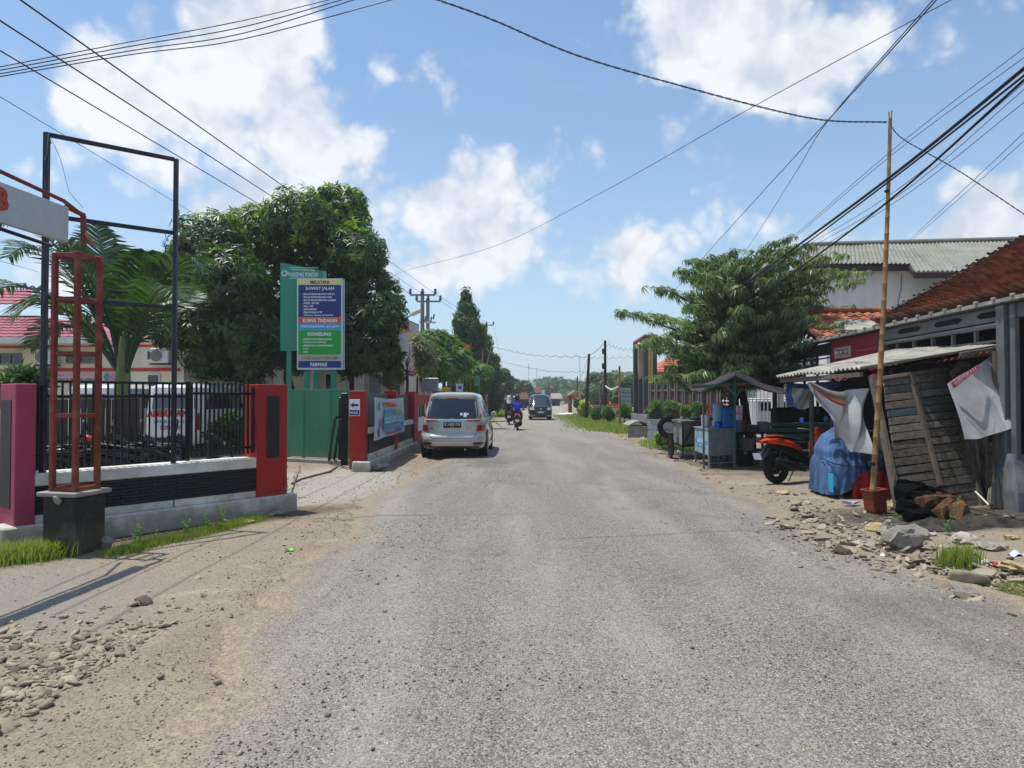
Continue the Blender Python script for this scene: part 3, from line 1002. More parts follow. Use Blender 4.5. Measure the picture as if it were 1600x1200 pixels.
lm_cone = leafmat('column_tree_leaf', '1f3a17', '36591f', '2a4a1c', .3, young='5d7f2c')
lm_far = leafmat('distant_leaf', '33502b', '56703f', '466038', .3)
lm_bush = leafmat('bush_leaf', '3b5e22', '66862f', '4c7028', .35)
lm_varieg = leafmat('dusty_variegated_leaf', '56603f', '9a9a78', '6d7450', .3)
lm_yellowbush = leafmat('yellow_green_leaf', '8d9a35', 'c3bf52', 'a3a83e', .35)
lm_palm = leafmat('palm_leaflet', '2a4425', '42603a', '35522c', .3, young='8b9440', rough=.38)
lm_grass = leafmat('grass_blade', '567428', '93a048', '8a8a48', .35)
lm_weed = leafmat('weed_leaf', '4f7a2c', '83a84a', '5f8a35', .35)

# ================================================================== plants
def leaf_geo(n, L, W, fold=.25, droop=.3, spread=1.0, up=.3, g=rng, seg=2):
    """rosette of n pointed leaves round the origin, growing along +Z; returns verts, quad faces"""
    vs, fs = [], []
    for i in range(n):
        a = 2 * math.pi * (i * .381966) + g.uniform(-.3, .3)
        el = up + g.uniform(-.35, .45)
        l = L * g.uniform(.75, 1.15)
        d = np.array([math.cos(a) * math.cos(el), math.sin(a) * math.cos(el), math.sin(el)])
        s = np.array([-math.sin(a), math.cos(a), 0])
        base = d * L * .05
        mid = base + d * l * .45 + np.array([0, 0, -droop * l * .12])
        tip = base + d * l * spread + np.array([0, 0, -droop * l * .6])
        w = W * g.uniform(.8, 1.2)
        nrm = np.cross(d, s)
        o = len(vs)
        vs += [base, mid + s * w / 2 + nrm * w * fold, tip, mid - s * w / 2 + nrm * w * fold, mid]
        fs += [(o, o + 1, o + 2, o + 4), (o, o + 4, o + 2, o + 3)]
    return np.array(vs), np.array(fs)
def frames_from(normals, g=rng, jitter=.35):
    """matrices whose Z axis points along the given normals with random roll"""
    n = len(normals)
    z = normals + g.normal(size=(n, 3)) * jitter
    z /= np.linalg.norm(z, axis=1)[:, None]
    r = g.normal(size=(n, 3))
    x = np.cross(r, z); x /= np.linalg.norm(x, axis=1)[:, None]
    y = np.cross(z, x)
    return np.stack([x, y, z], -1)
def tapered_limb(mb, p0, p1, r0, r1, seg=5, wob=.08, n=8, g=rnd):
    p0, p1 = Vector(p0), Vector(p1)
    L = (p1 - p0).length
    pts, rs = [], []
    for i in range(seg + 1):
        t = i / seg
        w = Vector((g.uniform(-1, 1), g.uniform(-1, 1), g.uniform(-.4, .4))) * wob * L * (math.sin(math.pi * t))
        pts.append(p0.lerp(p1, t) + w)
        rs.append(r0 + (r1 - r0) * t)
    mb.tube(pts, rs, n)
    return pts
def crown_points(lobes, n, g, shell=.55):
    """points in the outer layer of a union of ellipsoids; returns pts, outward normals, height tone"""
    w = np.array([l[3] * l[4] + l[3] * l[5] + l[4] * l[5] for l in lobes]); w = w / w.sum()
    k = g.choice(len(lobes), n * 2, p=w)
    C = np.array([l[:3] for l in lobes])[k]; S = np.array([l[3:6] for l in lobes])[k]
    d = g.normal(size=(n * 2, 3)); d /= np.linalg.norm(d, axis=1)[:, None]
    r = shell + (1 - shell) * g.random(n * 2) ** .6
    r = r * (1 + .18 * (vnoise(d[:, 0] * 3 + k * 7, d[:, 1] * 3 + d[:, 2] * 3, 3) - .5) * 2)
    p = C + d * S * r[:, None]
    nn = d / S; nn /= np.linalg.norm(nn, axis=1)[:, None]
    # drop points buried deep inside another lobe
    inside = np.zeros(len(p), bool)
    for l in lobes:
        q_ = ((p - np.array(l[:3])) / np.array(l[3:6]))
        inside |= (np.sum(q_ ** 2, 1) < (shell * .8) ** 2)
    p, nn = p[~inside][:n], nn[~inside][:n]
    return p, nn
def make_tree(name, label, cat, loc, lobes, nclus, leafargs, mat, trunk_r, trunk_top, limbs, group=None, seed=1, shell=.55, gap=.0, trunks=None, barkmat=None, upbias=.4, stemname='trunk'):
    g = np.random.default_rng(seed)
    r_ = random.Random(seed)
    t = thing(name, label, cat, loc, group=group)
    mb = MB()
    stems = trunks or [((0, 0, -.1), trunk_top, trunk_r)]
    tops = []
    for b, tp, r in stems:
        pts = tapered_limb(mb, b, tp, r * 1.15, r * .7, 6, .05, 10, r_)
        tops.append(Vector(tp))
    for i in range(limbs):
        l = lobes[i % len(lobes)]
        tgt = Vector(l[:3]) + Vector((r_.uniform(-.6, .6) * l[3], r_.uniform(-.6, .6) * l[4], r_.uniform(-.2, .6) * l[5]))
        tapered_limb(mb, tops[i % len(tops)] - Vector((0, 0, .1)), tgt, trunk_r * .5, trunk_r * .1, 5, .08, 6, r_)
    part(stemname, mb, barkmat or m_trunk, t, smooth=60)
    p, nn = crown_points(lobes, nclus, g, shell)
    if gap:
        k = vnoise(p[:, 0] * 1.3 + 9, p[:, 1] * 1.3 + p[:, 2] * 1.7, seed) > gap
        p, nn = p[k], nn[k]
    nn = nn + np.array([0, 0, upbias])
    bv, bf = leaf_geo(*leafargs, g=g)
    F = frames_from(nn, g, .3) * g.uniform(.7, 1.25, (len(p), 1, 1))
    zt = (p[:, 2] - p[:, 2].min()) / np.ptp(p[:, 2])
    tone = np.clip(zt + g.normal(size=len(p)) * .2, 0, 1) * (g.random(len(p)) > .3)  # tone rises with height, so upper leaf clusters take the paler colour
    me = scatter('crown', bv, bf, p, F, mat, tone=tone)
    part('crown', me, None, t)
    return t
def lobes_gen(seed, n, c, ext, r, zr=.8):
    g = np.random.default_rng(seed)
    out = []
    for i in range(n):
        d = g.normal(size=3); d /= np.linalg.norm(d)
        p = np.array(c) + d * np.array(ext) * g.uniform(.5, 1)
        s = g.uniform(.75, 1.2) * r
        out.append((*p, s, s, s * zr))
    return out

# mango tree behind the service boards: broad, dark, many-lobed crown
def pl(px, py, d, off=0):
    v = P(px, py, d + off)
    return v
mt = pl(448, 600, 22.5); mtl = Vector((mt.x, 22.5, 0))
def lob(px, py, rpx, base, d, off=0, ry=None, sq=.85):
    v = P(px, py, d + off) - base
    r = rpx / FPX * (d + off)
    return (v.x, v.y, v.z, r, r * .95, (ry / FPX * (d + off)) if ry else r * sq)
mango_lobes = [lob(*a[:3], mtl, 22.5, *a[3:]) for a in [
    (330, 385, 62, -1), (405, 370, 62, .5), (470, 345, 58, -.5), (520, 350, 58, .8), (555, 395, 55, -.5), (300, 425, 52, 1), (350, 440, 66, -2), (420, 440, 70, 1.5),
    (500, 430, 70, 1.8), (570, 450, 52, 0), (592, 490, 45, -1), (280, 470, 42, -1), (320, 500, 58, -1.8), (380, 520, 60, -2.0), (330, 555, 46, -1.5), (390, 565, 42, -1.6),
    (440, 500, 50, 2.2), (500, 500, 50, 2.4), (575, 540, 50, -.5), (545, 560, 36, 1.0), (600, 555, 28, .5), (530, 320, 40, 1), (270, 520, 32, 0), (460, 560, 30, 3)]]
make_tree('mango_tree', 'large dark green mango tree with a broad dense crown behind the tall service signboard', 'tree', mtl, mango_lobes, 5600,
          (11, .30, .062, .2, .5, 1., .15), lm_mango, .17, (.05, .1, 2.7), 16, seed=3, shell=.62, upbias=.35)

# layered spreading tree over the drinks stall
def spread_tree():
    g = np.random.default_rng(11)
    base = Vector((P(1165, 600, 20).x, 20, 0))
    t = thing('shade_tree', 'spreading shade tree with layered drooping leaves over the metal drinks counter', 'tree', base)
    mb = MB()
    r_ = random.Random(4)
    tops = []
    for b, tp, r in [((-.25, -.1, -.1), (-.35, 0, 2.3), .15), ((.2, .1, -.1), (-.15, .2, 2.2), .12)]:
        tapered_limb(mb, b, tp, r * 1.2, r * .8, 6, .04, 10, r_)
        tops.append(Vector(tp))
    # canopy outline (photo pixels) describes how far each layer reaches
    layers = [(400, 1100, 1280), (412, 1050, 1350), (432, 1090, 1300), (447, 1010, 1330), (462, 1060, 1300), (476, 965, 1355), (492, 1060, 1290), (508, 1000, 1320), (522, 965, 1290), (538, 1060, 1270),
              (552, 1015, 1270), (567, 1050, 1250), (582, 1000, 1240), (595, 1040, 1230), (455, 1110, 1260), (500, 1090, 1260), (420, 1110, 1270)]
    P_, N_ = [], []
    for li, (py, x0, x1) in enumerate(layers):
        z = P(1165, py, 20).z
        left, right = P(x0, py, 20).x - base.x, P(x1, py, 20).x - base.x
        nb = 11
        for k in range(nb):
            a = 2 * math.pi * k / nb + g.uniform(-.3, .3) + li
            ca, sa = math.cos(a), math.sin(a)
            reach = 1 / math.sqrt((ca / (right if ca > 0 else left)) ** 2 + (sa / 3.0) ** 2) * g.uniform(.62, 1.05)
            if abs(ca) > .85 and k in (0, nb // 2):
                reach = abs(right if ca > 0 else left)
            reach = max(.7, reach)
            zz = z + g.uniform(-.07, .07)
            start = Vector((-.3 + .15 * ca, .15 * sa, max(1.9, zz - reach * .35)))
            end = Vector((ca * reach, sa * reach, zz))
            if k % 2 == 0:
                tapered_limb(mb, start, start.lerp(end, .86), .045, .012, 5, .05, 5, r_)
            ns = int(reach * 17)
            for j in range(ns):
                tt = (j + g.random()) / ns
                tt = .18 + .82 * tt
                off = g.normal(size=3) * np.array([.24, .24, .05]) * (1.15 - .7 * tt)
                pt = np.array(start.lerp(end, tt)) + off
                pt[2] += .12 * math.sin(math.pi * tt) - .12 * tt ** 3
                P_.append(pt)
                N_.append([ca * .5, sa * .5, .75])
    for tp in tops:
        for k in range(4):
            tapered_limb(mb, tp - Vector((0, 0, .1)), tp + Vector((r_.uniform(-1.2, 1.2), r_.uniform(-1, 1), r_.uniform(1.2, 2.6))), .1, .03, 5, .08, 7, r_)
    part('trunk', mb, m_trunk, t, smooth=60)
    P_, N_ = np.array(P_), np.array(N_)
    print('spread clusters', len(P_))
    bv, bf = leaf_geo(9, .165, .042, .2, 1.9, .95, .0, g=g)
    F = frames_from(N_, g, .25) * g.uniform(.75, 1.25, (len(P_), 1, 1))
    tone = g.random(len(P_)) ** 2
    part('crown', scatter('crown', bv, bf, P_, F, lm_spread, tone=tone), None, t)
spread_tree()

# column trees and the green mass along the left wall
def cone_lobes(h, r, n, seed, low=.12):
    g = np.random.default_rng(seed)
    out = []
    for i in range(n):
        t_ = low + (1 - low) * (i + .5) / n
        rr = r * math.sin(math.pi * min(1, (1 - t_) * 1.7 + .10) / 2) ** .7
        a = g.uniform(0, 6.28)
        out.append((math.cos(a) * rr * .22, math.sin(a) * rr * .22, h * t_ - rr * .2, rr * .92, rr * .92, h / n * 1.7))
    return out
def cone_tree(label, px, pyt, d, r, seed, n=1500):
    b = Vector((P(px, 600, d).x, d, 0)); h = P(px, pyt, d).z
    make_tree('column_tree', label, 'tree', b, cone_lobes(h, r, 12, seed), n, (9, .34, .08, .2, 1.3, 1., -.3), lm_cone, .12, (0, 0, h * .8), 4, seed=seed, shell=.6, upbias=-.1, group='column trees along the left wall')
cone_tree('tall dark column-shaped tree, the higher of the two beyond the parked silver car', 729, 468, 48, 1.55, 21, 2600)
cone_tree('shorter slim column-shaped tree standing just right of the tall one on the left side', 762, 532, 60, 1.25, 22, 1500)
def bushy(name, label, px, pyt, pyb, rpx, d, seed, mat=lm_far, n=900, leaf=(8, .35, .1, .2, .8, 1., .2), trunk=.1, cat='tree', group=None, gap=0., nl=9, ytrunk=None):
    b = Vector((P(px, 600, d).x, d, 0)); zt = P(px, pyt, d).z; zb = max(.2, P(px, pyb, d).z); r = rpx / FPX * d
    c = (0, 0, (zt + zb) / 2); ext = (r * .62, r * .62, (zt - zb) * .36)
    lr = min(r * .55, (zt - zb) * .36)
    lobes = lobes_gen(seed, nl, c, ext, lr)
    return make_tree(name, label, cat, b, lobes, n, leaf, mat, trunk, (0, 0, max(.3, zb + (zt - zb) * .3)), 6, seed=seed, gap=gap, shell=.45, group=group, stemname='trunk' if cat == 'tree' else 'stem')
bushy('leafy_tree', 'glossy mid green tree rising behind the roof of the parked silver car', 692, 512, 612, 56, 33, 31, lm_bush, 1900, (9, .42, .11, .2, .8, 1., .2), .1, gap=.2)
bushy('leafy_tree', 'small fresh green tree just left of the tall column tree', 735, 560, 612, 30, 36, 32, lm_bush, 600, (8, .36, .1, .2, .8, 1., .2), .06)
bushy('variegated_tree', 'thin dusty grey-green tree in front of the white poster billboard', 636, 512, 606, 52, 24, 33, lm_varieg, 1700, (9, .24, .04, .2, .8, 1., .3), .06, gap=.25)
bushy('leafy_tree', 'dark round tree beyond the column trees where the pink fence ends', 787, 572, 626, 17, 80, 34, lm_far, 900, (8, .55, .2, .2, .8, 1., .2), .15)
bushy('leafy_tree', 'lower green tree behind the two motorcyclists on the left', 806, 585, 628, 14, 95, 35, lm_far, 600, (8, .6, .2, .2, .8, 1., .2), .15)
bushy('leafy_tree', 'small brownish green tree left of the black van in the distance', 822, 592, 626, 13, 115, 36, lm_far, 500, (8, .7, .25, .2, .8, 1., .2), .15)
bushy('leafy_tree', 'round green tree behind the wooden post left of the tiled gateway', 984, 576, 630, 36, 70, 37, lm_far, 900, (8, .6, .2, .2, .8, 1., .2), .2)
bushy('leafy_tree', 'wide green tree behind the leaning dark pole', 930, 580, 632, 34, 85, 38, lm_far, 800, (8, .6, .2, .2, .8, 1., .2), .2)
bushy('leafy_tree', 'green tree between the two dark utility poles', 958, 584, 632, 28, 78, 39, lm_far, 700, (8, .6, .2, .2, .8, 1., .2), .2)
# shrubs on the right verge
bushy('clipped_shrub', 'dark green shrub in front of the little arched gate', 906, 618, 646, 9, 60, 41, lm_far, 500, (7, .2, .09, .2, .5, 1., .3), .04, cat='shrub')
bushy('clipped_shrub', 'yellow-green variegated shrub at the foot of the leaning pole', 914, 624, 652, 13, 52, 42, lm_yellowbush, 500, (7, .2, .09, .2, .5, 1., .3), .04, cat='shrub')
for i, (px, pt, pb, rp, d, lab) in enumerate([(932, 634, 664, 9, 45, 'small upright garden shrub just right of the yellow-green shrub'), (952, 632, 666, 10, 42, 'small upright garden shrub right of the straight dark pole'),
                                             (975, 630, 668, 12, 40, 'pointed garden shrub beside the wooden post'), (1024, 624, 658, 15, 42, 'feathery green shrub at the left end of the brick wall bed'),
                                             (1050, 622, 660, 18, 38, 'broad feathery shrub in the middle of the brick wall bed'), (1083, 622, 664, 17, 35, 'bright green shrub nearest the covered drinks stall')]):
    bushy('garden_shrub', lab, px, pt, pb, rp, d, 50 + i, lm_bush, 420, (8, .22, .045, .2, .5, 1., .6), .03, cat='shrub', group='shrubs along the right verge')
bushy('garden_shrub', 'leafy weeds growing beside the upturned tyre cart', 1035, 676, 706, 24, 22, 61, lm_weed, 500, (7, .13, .07, .2, .5, 1., .4), .02, cat='shrub')
bushy('garden_shrub', 'dark green plant behind the pink gatepost at the left edge', 35, 585, 625, 26, 9.3, 62, lm_cone, 60, (9, .28, .06, .2, .5, 1., .6), .02, cat='shrub')
bushy('garden_shrub', 'dark bush inside the yard behind the right end of the black fence', 362, 650, 690, 24, 14, 63, lm_cone, 260, (9, .2, .06, .2, .5, 1., .4), .02, cat='shrub')

# young coconut palm inside the yard
def palm():
    b = Vector((P(192, 600, 12.5).x, 12.5, 0))
    t = thing('coconut_palm', 'young coconut palm with long arching fronds behind the black fence', 'palm', b)
    mb = MB()
    pts = [(0, 0, -.1), (.02, 0, .6), (0, .02, 1.2), (0, 0, 1.75)]
    mb.tube(pts, [.17, .12, .105, .1], 14)
    for k in range(14):
        z = .1 + k * .115
        mb.tube([(0, 0, z), (0, 0, z + .02)], .118 if z > .5 else .13 + (.5 - z) * .09, 14)
    part('trunk', mb, m_trunk, t, smooth=50)
    mb = MB()
    mb.tube([(0, 0, 1.6), (0, 0, 1.9), (.0, 0, 2.35), (0, 0, 2.7)], [.1, .13, .1, .05], 12)
    part('crownshaft', mb, M('palm_sheath', '6e7b48', .6, var=.2, grain=(4, 4, 1)), t, smooth=60)
    tips = [(-14, 355, -.2), (10, 405, .4), (150, 345, .3), (105, 372, -.5), (188, 395, .6), (230, 390, -.4), (268, 400, .2), (322, 425, -.3), (300, 455, .8), (-30, 470, .3), (20, 500, -.8), (45, 545, .2), (215, 430, 1.3), (285, 470, -1.2), (120, 420, 1.6)]
    curls = [(.5, .1)] * 20
    lw = .05
    for k, (px, py, dy) in enumerate(tips):
        g = np.random.default_rng(100 + k)
        tip = P(px, py, 12.5 + dy * 1.6) - b
        s = Vector((math.copysign(.06, tip.x), 0, 2.0))
        # bezier: start goes up-out, then falls to the tip
        hx = tip.x * .55
        c1 = Vector((tip.x * .28, tip.y * .3, 2.0 + max(.9, (tip.z - 2) * .55 + .35)))
        c2 = Vector((tip.x * .72, tip.y * .75, max(tip.z, 2.4) + (.75 if abs(tip.x) > .9 else .1)))
        if abs(tip.x) < .9:
            c2 = s.lerp(tip, .7)
        def bz(u_):
            a, b_, c_, d_ = (1 - u_) ** 3, 3 * u_ * (1 - u_) ** 2, 3 * u_ * u_ * (1 - u_), u_ ** 3
            return s * a + c1 * b_ + c2 * c_ + tip * d_
        mb = MB()
        N_ = 14
        mb.tube([bz(i / N_) for i in range(N_ + 1)], [.035 - .03 * i / N_ for i in range(N_ + 1)], 6)
        vs, fs = [], []
        nlf = 64
        for i in range(nlf):
            u_ = .20 + .79 * i / nlf
            p = bz(u_)
            T = (bz(min(1, u_ + .02)) - bz(u_ - .02)).normalized()
            S = T.cross(Vector((0, 0, 1)))
            S = S.normalized() if S.length > .1 else Vector((1, 0, 0))
            U = S.cross(T)
            ll = .82 * math.sin(math.pi * (.12 + .84 * (i / nlf))) ** .7 * g.uniform(.85, 1.1)
            for sg in (-1, 1):
                d_ = (S * sg * 1.0 + T * .75 + U * .25 + Vector(g.normal(size=3)) * .08).normalized()
                m1 = p + d_ * ll * .5 + Vector((0, 0, -.03))
                e = p + d_ * ll * .93 + Vector((0, 0, -.22 * ll - .04))
                w = T * lw * .5
                o = len(vs)
                vs += [p - w * .5, p + w * .5, m1 + w, m1 - w, e]
                fs += [(o, o + 1, o + 2, o + 3), (o + 3, o + 2, o + 4)]
        mb.add(vs, fs)
        part('frond', mb, lm_palm, t)
palm()

# ---- distant wooded ridge as one mass
def wood():
    g = np.random.default_rng(5)
    n = 11000
    x = g.uniform(-60, 190, n); y = g.uniform(185, 330, n)
    px = 800 + FPX * x / y
    # ridge height profile in the picture (horizon 622)
    top = np.interp(px, [400, 800, 820, 850, 880, 910, 940, 980, 1050, 1400], [8, 14, 24, 30, 31, 28, 24, 22, 20, 14])
    zt = CAMZ + top / FPX * y * (.72 + .35 * vnoise(x * .09, y * .05, 3))
    z = zt * g.random(n) ** .45
    p = np.stack([x, y, np.maximum(z, .8)], 1)
    nn = np.stack([x * 0, x * 0 - .5, x * 0 + .6], 1)
    bv, bf = leaf_geo(8, 1.2, .6, .2, .5, 1., .2, g=g)
    F = frames_from(nn, g, .6) * g.uniform(.6, 1.3, (n, 1, 1))
    solo('woodland', scatter('woodland', bv, bf, p, F, lm_far), None, 'far wooded ridge with palms closing the view at the end of the road', 'woodland', stuff=True)
wood()
def far_palm(px, py, d, lab, seed):
    b = Vector((P(px, 600, d).x, d, 0)); h = P(px, py, d).z
    t = thing('distant_palm', lab, 'palm', b, group='palms on the far ridge')
    mb = MB(); mb.tube([(0, 0, -.1), (.2, 0, h * .5), (0, 0, h)], [.3, .2, .15], 6)
    part('trunk', mb, m_trunk, t, smooth=60)
    mb = MB()
    r_ = random.Random(seed)
    for k in range(11):
        a = 6.28 * k / 11 + r_.uniform(-.2, .2)
        L = 3.2
        def f(u_, v_, a=a, dz=r_.uniform(-.2, .5)):
            r = L * u_; w = (v_ - .5) * 1.1 * math.sin(math.pi * min(.96, u_ + .08)) 
            return Vector((math.cos(a) * r - math.sin(a) * w, math.sin(a) * r + math.cos(a) * w, h + dz * u_ * 2 + 1.2 * u_ - 2.6 * u_ * u_ - abs(v_ - .5) * .6))
        mb.grid(f, 5, 2)
    part('crown', mb, lm_far, t)
far_palm(868, 592, 190, 'distant palm crown on the ridge above the black van', 1)
far_palm(884, 595, 200, 'distant palm crown on the ridge right of the black van', 2)
far_palm(852, 597, 195, 'distant palm crown on the ridge just right of the pale tower', 3)

# ---- grass and weeds
def grass(name, label, n, xf, yf, h, mat=lm_grass, w=.006, lean=.5, seed=1, z0=0.):
    g = np.random.default_rng(seed)
    x, y = xf(n, g), yf(n, g)
    hh = h * g.uniform(.5, 1.3, n)
    a = g.uniform(0, 6.28, n)
    ln = g.uniform(.1, lean, n) * hh
    z = ground_z(x, y) + z0 - .01
    s = np.stack([-np.sin(a), np.cos(a), 0 * a], 1) * w * .5 * (h / .12) ** .5
    b = np.stack([x, y, z], 1)
    d = np.stack([np.cos(a), np.sin(a), 0 * a], 1)
    m_ = b + d * (ln * .35)[:, None] + np.array([0, 0, 1]) * (hh * .6)[:, None]
    e = b + d * ln[:, None] + np.array([0, 0, 1]) * hh[:, None]
    v = np.stack([b - s, b + s, m_ + s * .8, m_ - s * .8, e], 1).reshape(-1, 3)
    o = (np.arange(n) * 5)[:, None]
    f = np.concatenate([o + np.array([[0, 1, 2]]), o + np.array([[0, 2, 3]]), o + np.array([[3, 2, 4]])], 1)
    return solo(name, np_mesh(name, v, f.ravel(), 3, mat), None, label, 'grass', stuff=True)
def along(pts, sp):
    P0 = [G(*p) for p in pts]
    def f(n, g):
        t_ = g.random(n) * (len(P0) - 1); i = t_.astype(int); fr = t_ - i
        a = np.array([tuple(p) for p in P0])
        f.last = a[i] * (1 - fr)[:, None] + a[np.minimum(i + 1, len(P0) - 1)] * fr[:, None] + g.normal(size=(n, 3)) * sp
        return f.last[:, 0]
    return f, (lambda n, g: f.last[:, 1])
fx, fy = along([(175, 868), (230, 853), (290, 840), (350, 825), (400, 812)], .08)
grass('grass', 'low green grass strip growing at the foot of the white and black wall', 13000, fx, fy, .075, seed=1)
fx, fy = along([(-40, 885), (10, 878), (60, 872), (85, 868)], .12)
grass('grass', 'long weedy grass clump left of the black sign pedestal', 4200, fx, fy, .17, seed=2, lean=.9)
fx, fy = along([(1475, 885), (1500, 887), (1520, 883)], .07)
grass('grass', 'tuft of long bright grass between the boulders on the right', 420, fx, fy, .21, seed=3, w=.007)
fx, fy = along([(1530, 930), (1580, 925), (1640, 915)], .1)
grass('grass', 'short grass patch at the right edge of the picture', 3000, fx, fy, .045, seed=4)
fx, fy = along([(1400, 812), (1440, 815), (1480, 812)], .12)
grass('grass', 'sparse green shoots in the soot by the wood pile', 400, fx, fy, .06, mat=lm_weed, seed=5)
fx, fy = along([(893, 650), (925, 660), (955, 668), (985, 676)], .9)
grass('grass', 'bright green roadside grass below the two dark poles', 26000, fx, fy, .22, seed=6, w=.03)
fx, fy = along([(765, 652), (775, 646), (786, 641)], .7)
grass('grass', 'green grass at the foot of the far pink fence', 6000, fx, fy, .25, seed=7, w=.05)
fx, fy = along([(1010, 690), (1040, 700), (1090, 705)], .35)
grass('grass', 'rough grass around the two carts', 2200, fx, fy, .13, seed=8, w=.012)
def weed(px, py, h, label, seed, mat=lm_weed, flowers=False, n=5, name='weed', cat='weed'):
    b = G(px, py); g = random.Random(seed)
    t = thing(name, label, cat, (b.x, b.y, gz(b.x, b.y)))
    mb, lf, fl = MB(), MB(), MB()
    for k in range(n):
        a = g.uniform(0, 6.28); L = h * g.uniform(.6, 1.1)
        e = Vector((math.cos(a) * L * .3, math.sin(a) * L * .3, L)); s = Vector((g.uniform(-.05, .05), g.uniform(-.05, .05), -.02))
        mb.tube([s, s.lerp(e, .5) + Vector((.01, 0, .01)), e], [.004, .003, .0015], 4)
        for j in range(int(L / .022)):
            tt = .1 + .9 * j / (L / .022); p = s.lerp(e, tt); q = g.uniform(0, 6.28); r = .04 * (1.2 - tt * .5)
            d = Vector((math.cos(q), math.sin(q), .35)); sd = Vector((-math.sin(q), math.cos(q), 0)) * r * .28
            lf.add([p, p + d * r * .5 + sd, p + d * r, p + d * r * .5 - sd], [(0, 1, 2, 3)])
        if flowers:
            for j in range(3):
                p = s.lerp(e, .6 + .18 * j) + Vector((g.uniform(-.04, .04), g.uniform(-.04, .04), 0))
                for q in range(5):
                    a_ = q * 1.256; d = Vector((math.cos(a_), -.4, math.sin(a_))) * .018
                    fl.add([p, p + d + Vector((.006, 0, .006)), p + d * 1.5, p + d - Vector((.006, 0, .006))], [(0, 1, 2, 3)])
    part('stem', mb, lm_weed, t); part('foliage', lf, mat, t)
    if flowers:
        part('blossom', fl, M('pink_petal', 'c465a8', .6, var=.1, bump=0), t)
for i, (px, py, h, lab) in enumerate([(212, 855, .30, 'short weed beside the stone at the black pedestal'), (240, 848, .16, 'low weed in the left part of the grass strip'), (292, 838, .22, 'bushy weed at the middle of the grass strip'),
                                      (345, 822, .34, 'tallest leafy weed against the white wall'), (325, 828, .24, 'leafy weed just left of the tallest one')]):
    weed(px, py, h, lab, i, name='leafy_weed')
weed(454, 778, .55, 'spindly pink-flowered plant at the foot of the bright red pillar', 9, flowers=True, n=7, name='flowering_plant', cat='plant')
weed(1480, 838, .5, 'tall thin grass-like weed in front of the charred logs', 12, n=3, name='leafy_weed')

# ================================================================== LEFT SIDE
# --- clinic boundary: pink pillar, low wall with black stone band, red pillar
WD = Vector((1.71, 2.1, 0)).normalized()       # along the wall, away from the camera
WN = Vector((WD.y, -WD.x, 0))                   # towards the road
WA, WB = Vector((-5.13, 7.58, 0)), Vector((-3.49, 9.6, 0))
Z = Vector((0, 0, 1))
def slab(mb, p0, p1, z0, z1, off0, off1, n=None, b=0.0):
    """box along p0-p1 between heights, from off0 to off1 along n (towards the road)"""
    p0, p1 = Vector(p0), Vector(p1)
    d = (p1 - p0)
    n = Vector((d.y, -d.x, 0)).normalized() if n is None else n
    c = (p0 + p1) / 2 + n * (off0 + off1) / 2 + Z * ((z0 + z1) / 2)
    return mb.frame_box(c, d / 2, n * (off1 - off0) / 2, Z * ((z1 - z0) / 2), b)
t = thing('boundary_wall', 'low white and black yard wall with a faded pink pillar and a bright red pillar', 'wall', WA)
L0 = WA - WD * 2.0
part('plinth', slab(MB(), WA - WD * .3, WB + WD * .62, -.1, .25, -.3, .07, WN, .02), m_white, t, True)
part('lower_band', slab(MB(), WA - WD * .02, WB, .252, .34, -.25, .012, WN, .004), m_white, t, True)
# black slate courses, each strip a piece
sl = thing
course_h = .038
Lw = (WB - WA).length
bm_ = MB().box((0, 0, 0), (Lw / 6 - .006, .03, course_h - .004), .003).data('stone_course', None)
bm_.materials.append(m_blackstone)
part('black_band', slab(MB(), WA, WB, .342, .65, -.25, -.006, WN), m_blackstone, t, True)
for r in range(8):
    for k in range(6):
        off = (r % 2) * Lw / 12
        s = (k + .5) * Lw / 6 + off
        if s + Lw / 12 > Lw + .01:
            continue
        c = WA + WD * s + WN * (rnd.uniform(-.004, .003)) + Z * (.345 + (r + .5) * course_h)
        piece('stone_strip', bm_, t, MW[t].inverted() @ c, (0, 0, math.atan2(WD.y, WD.x)))
part('coping', slab(MB(), WA - WD * .02, WB, .652, .79, -.28, .03, WN, .01), m_white, t, True)
pk = MB()
slab(pk, WA - WD * .19, WA + WD * .0, .22, 1.755, -.48, .035, WN, .008)
pk_o = part('pillar', pk, m_pink, t, True, label='faded pink pillar')
# dark recessed panel on its outer face
mb = MB(); mb.frame_box(WA - WD * .192 + WN * (-.26) + Z * 1.0, WN * .17, WD * .006, Z * .58, .004)
part('panel', mb, m_blackstone, t, True)
mb = MB(); slab(mb, WB, WB + WD * .47, .24, 1.79, -.33, .035, WN, .008)
part('pillar', mb, m_red, t, True, label='bright red pillar')
pc = WB + WD * .24 + WN * .037 + Z * 1.2
part('panel', MB().frame_box(pc, WD * .098, WN * .006, Z * .425, .004), m_blackstone, t, True)

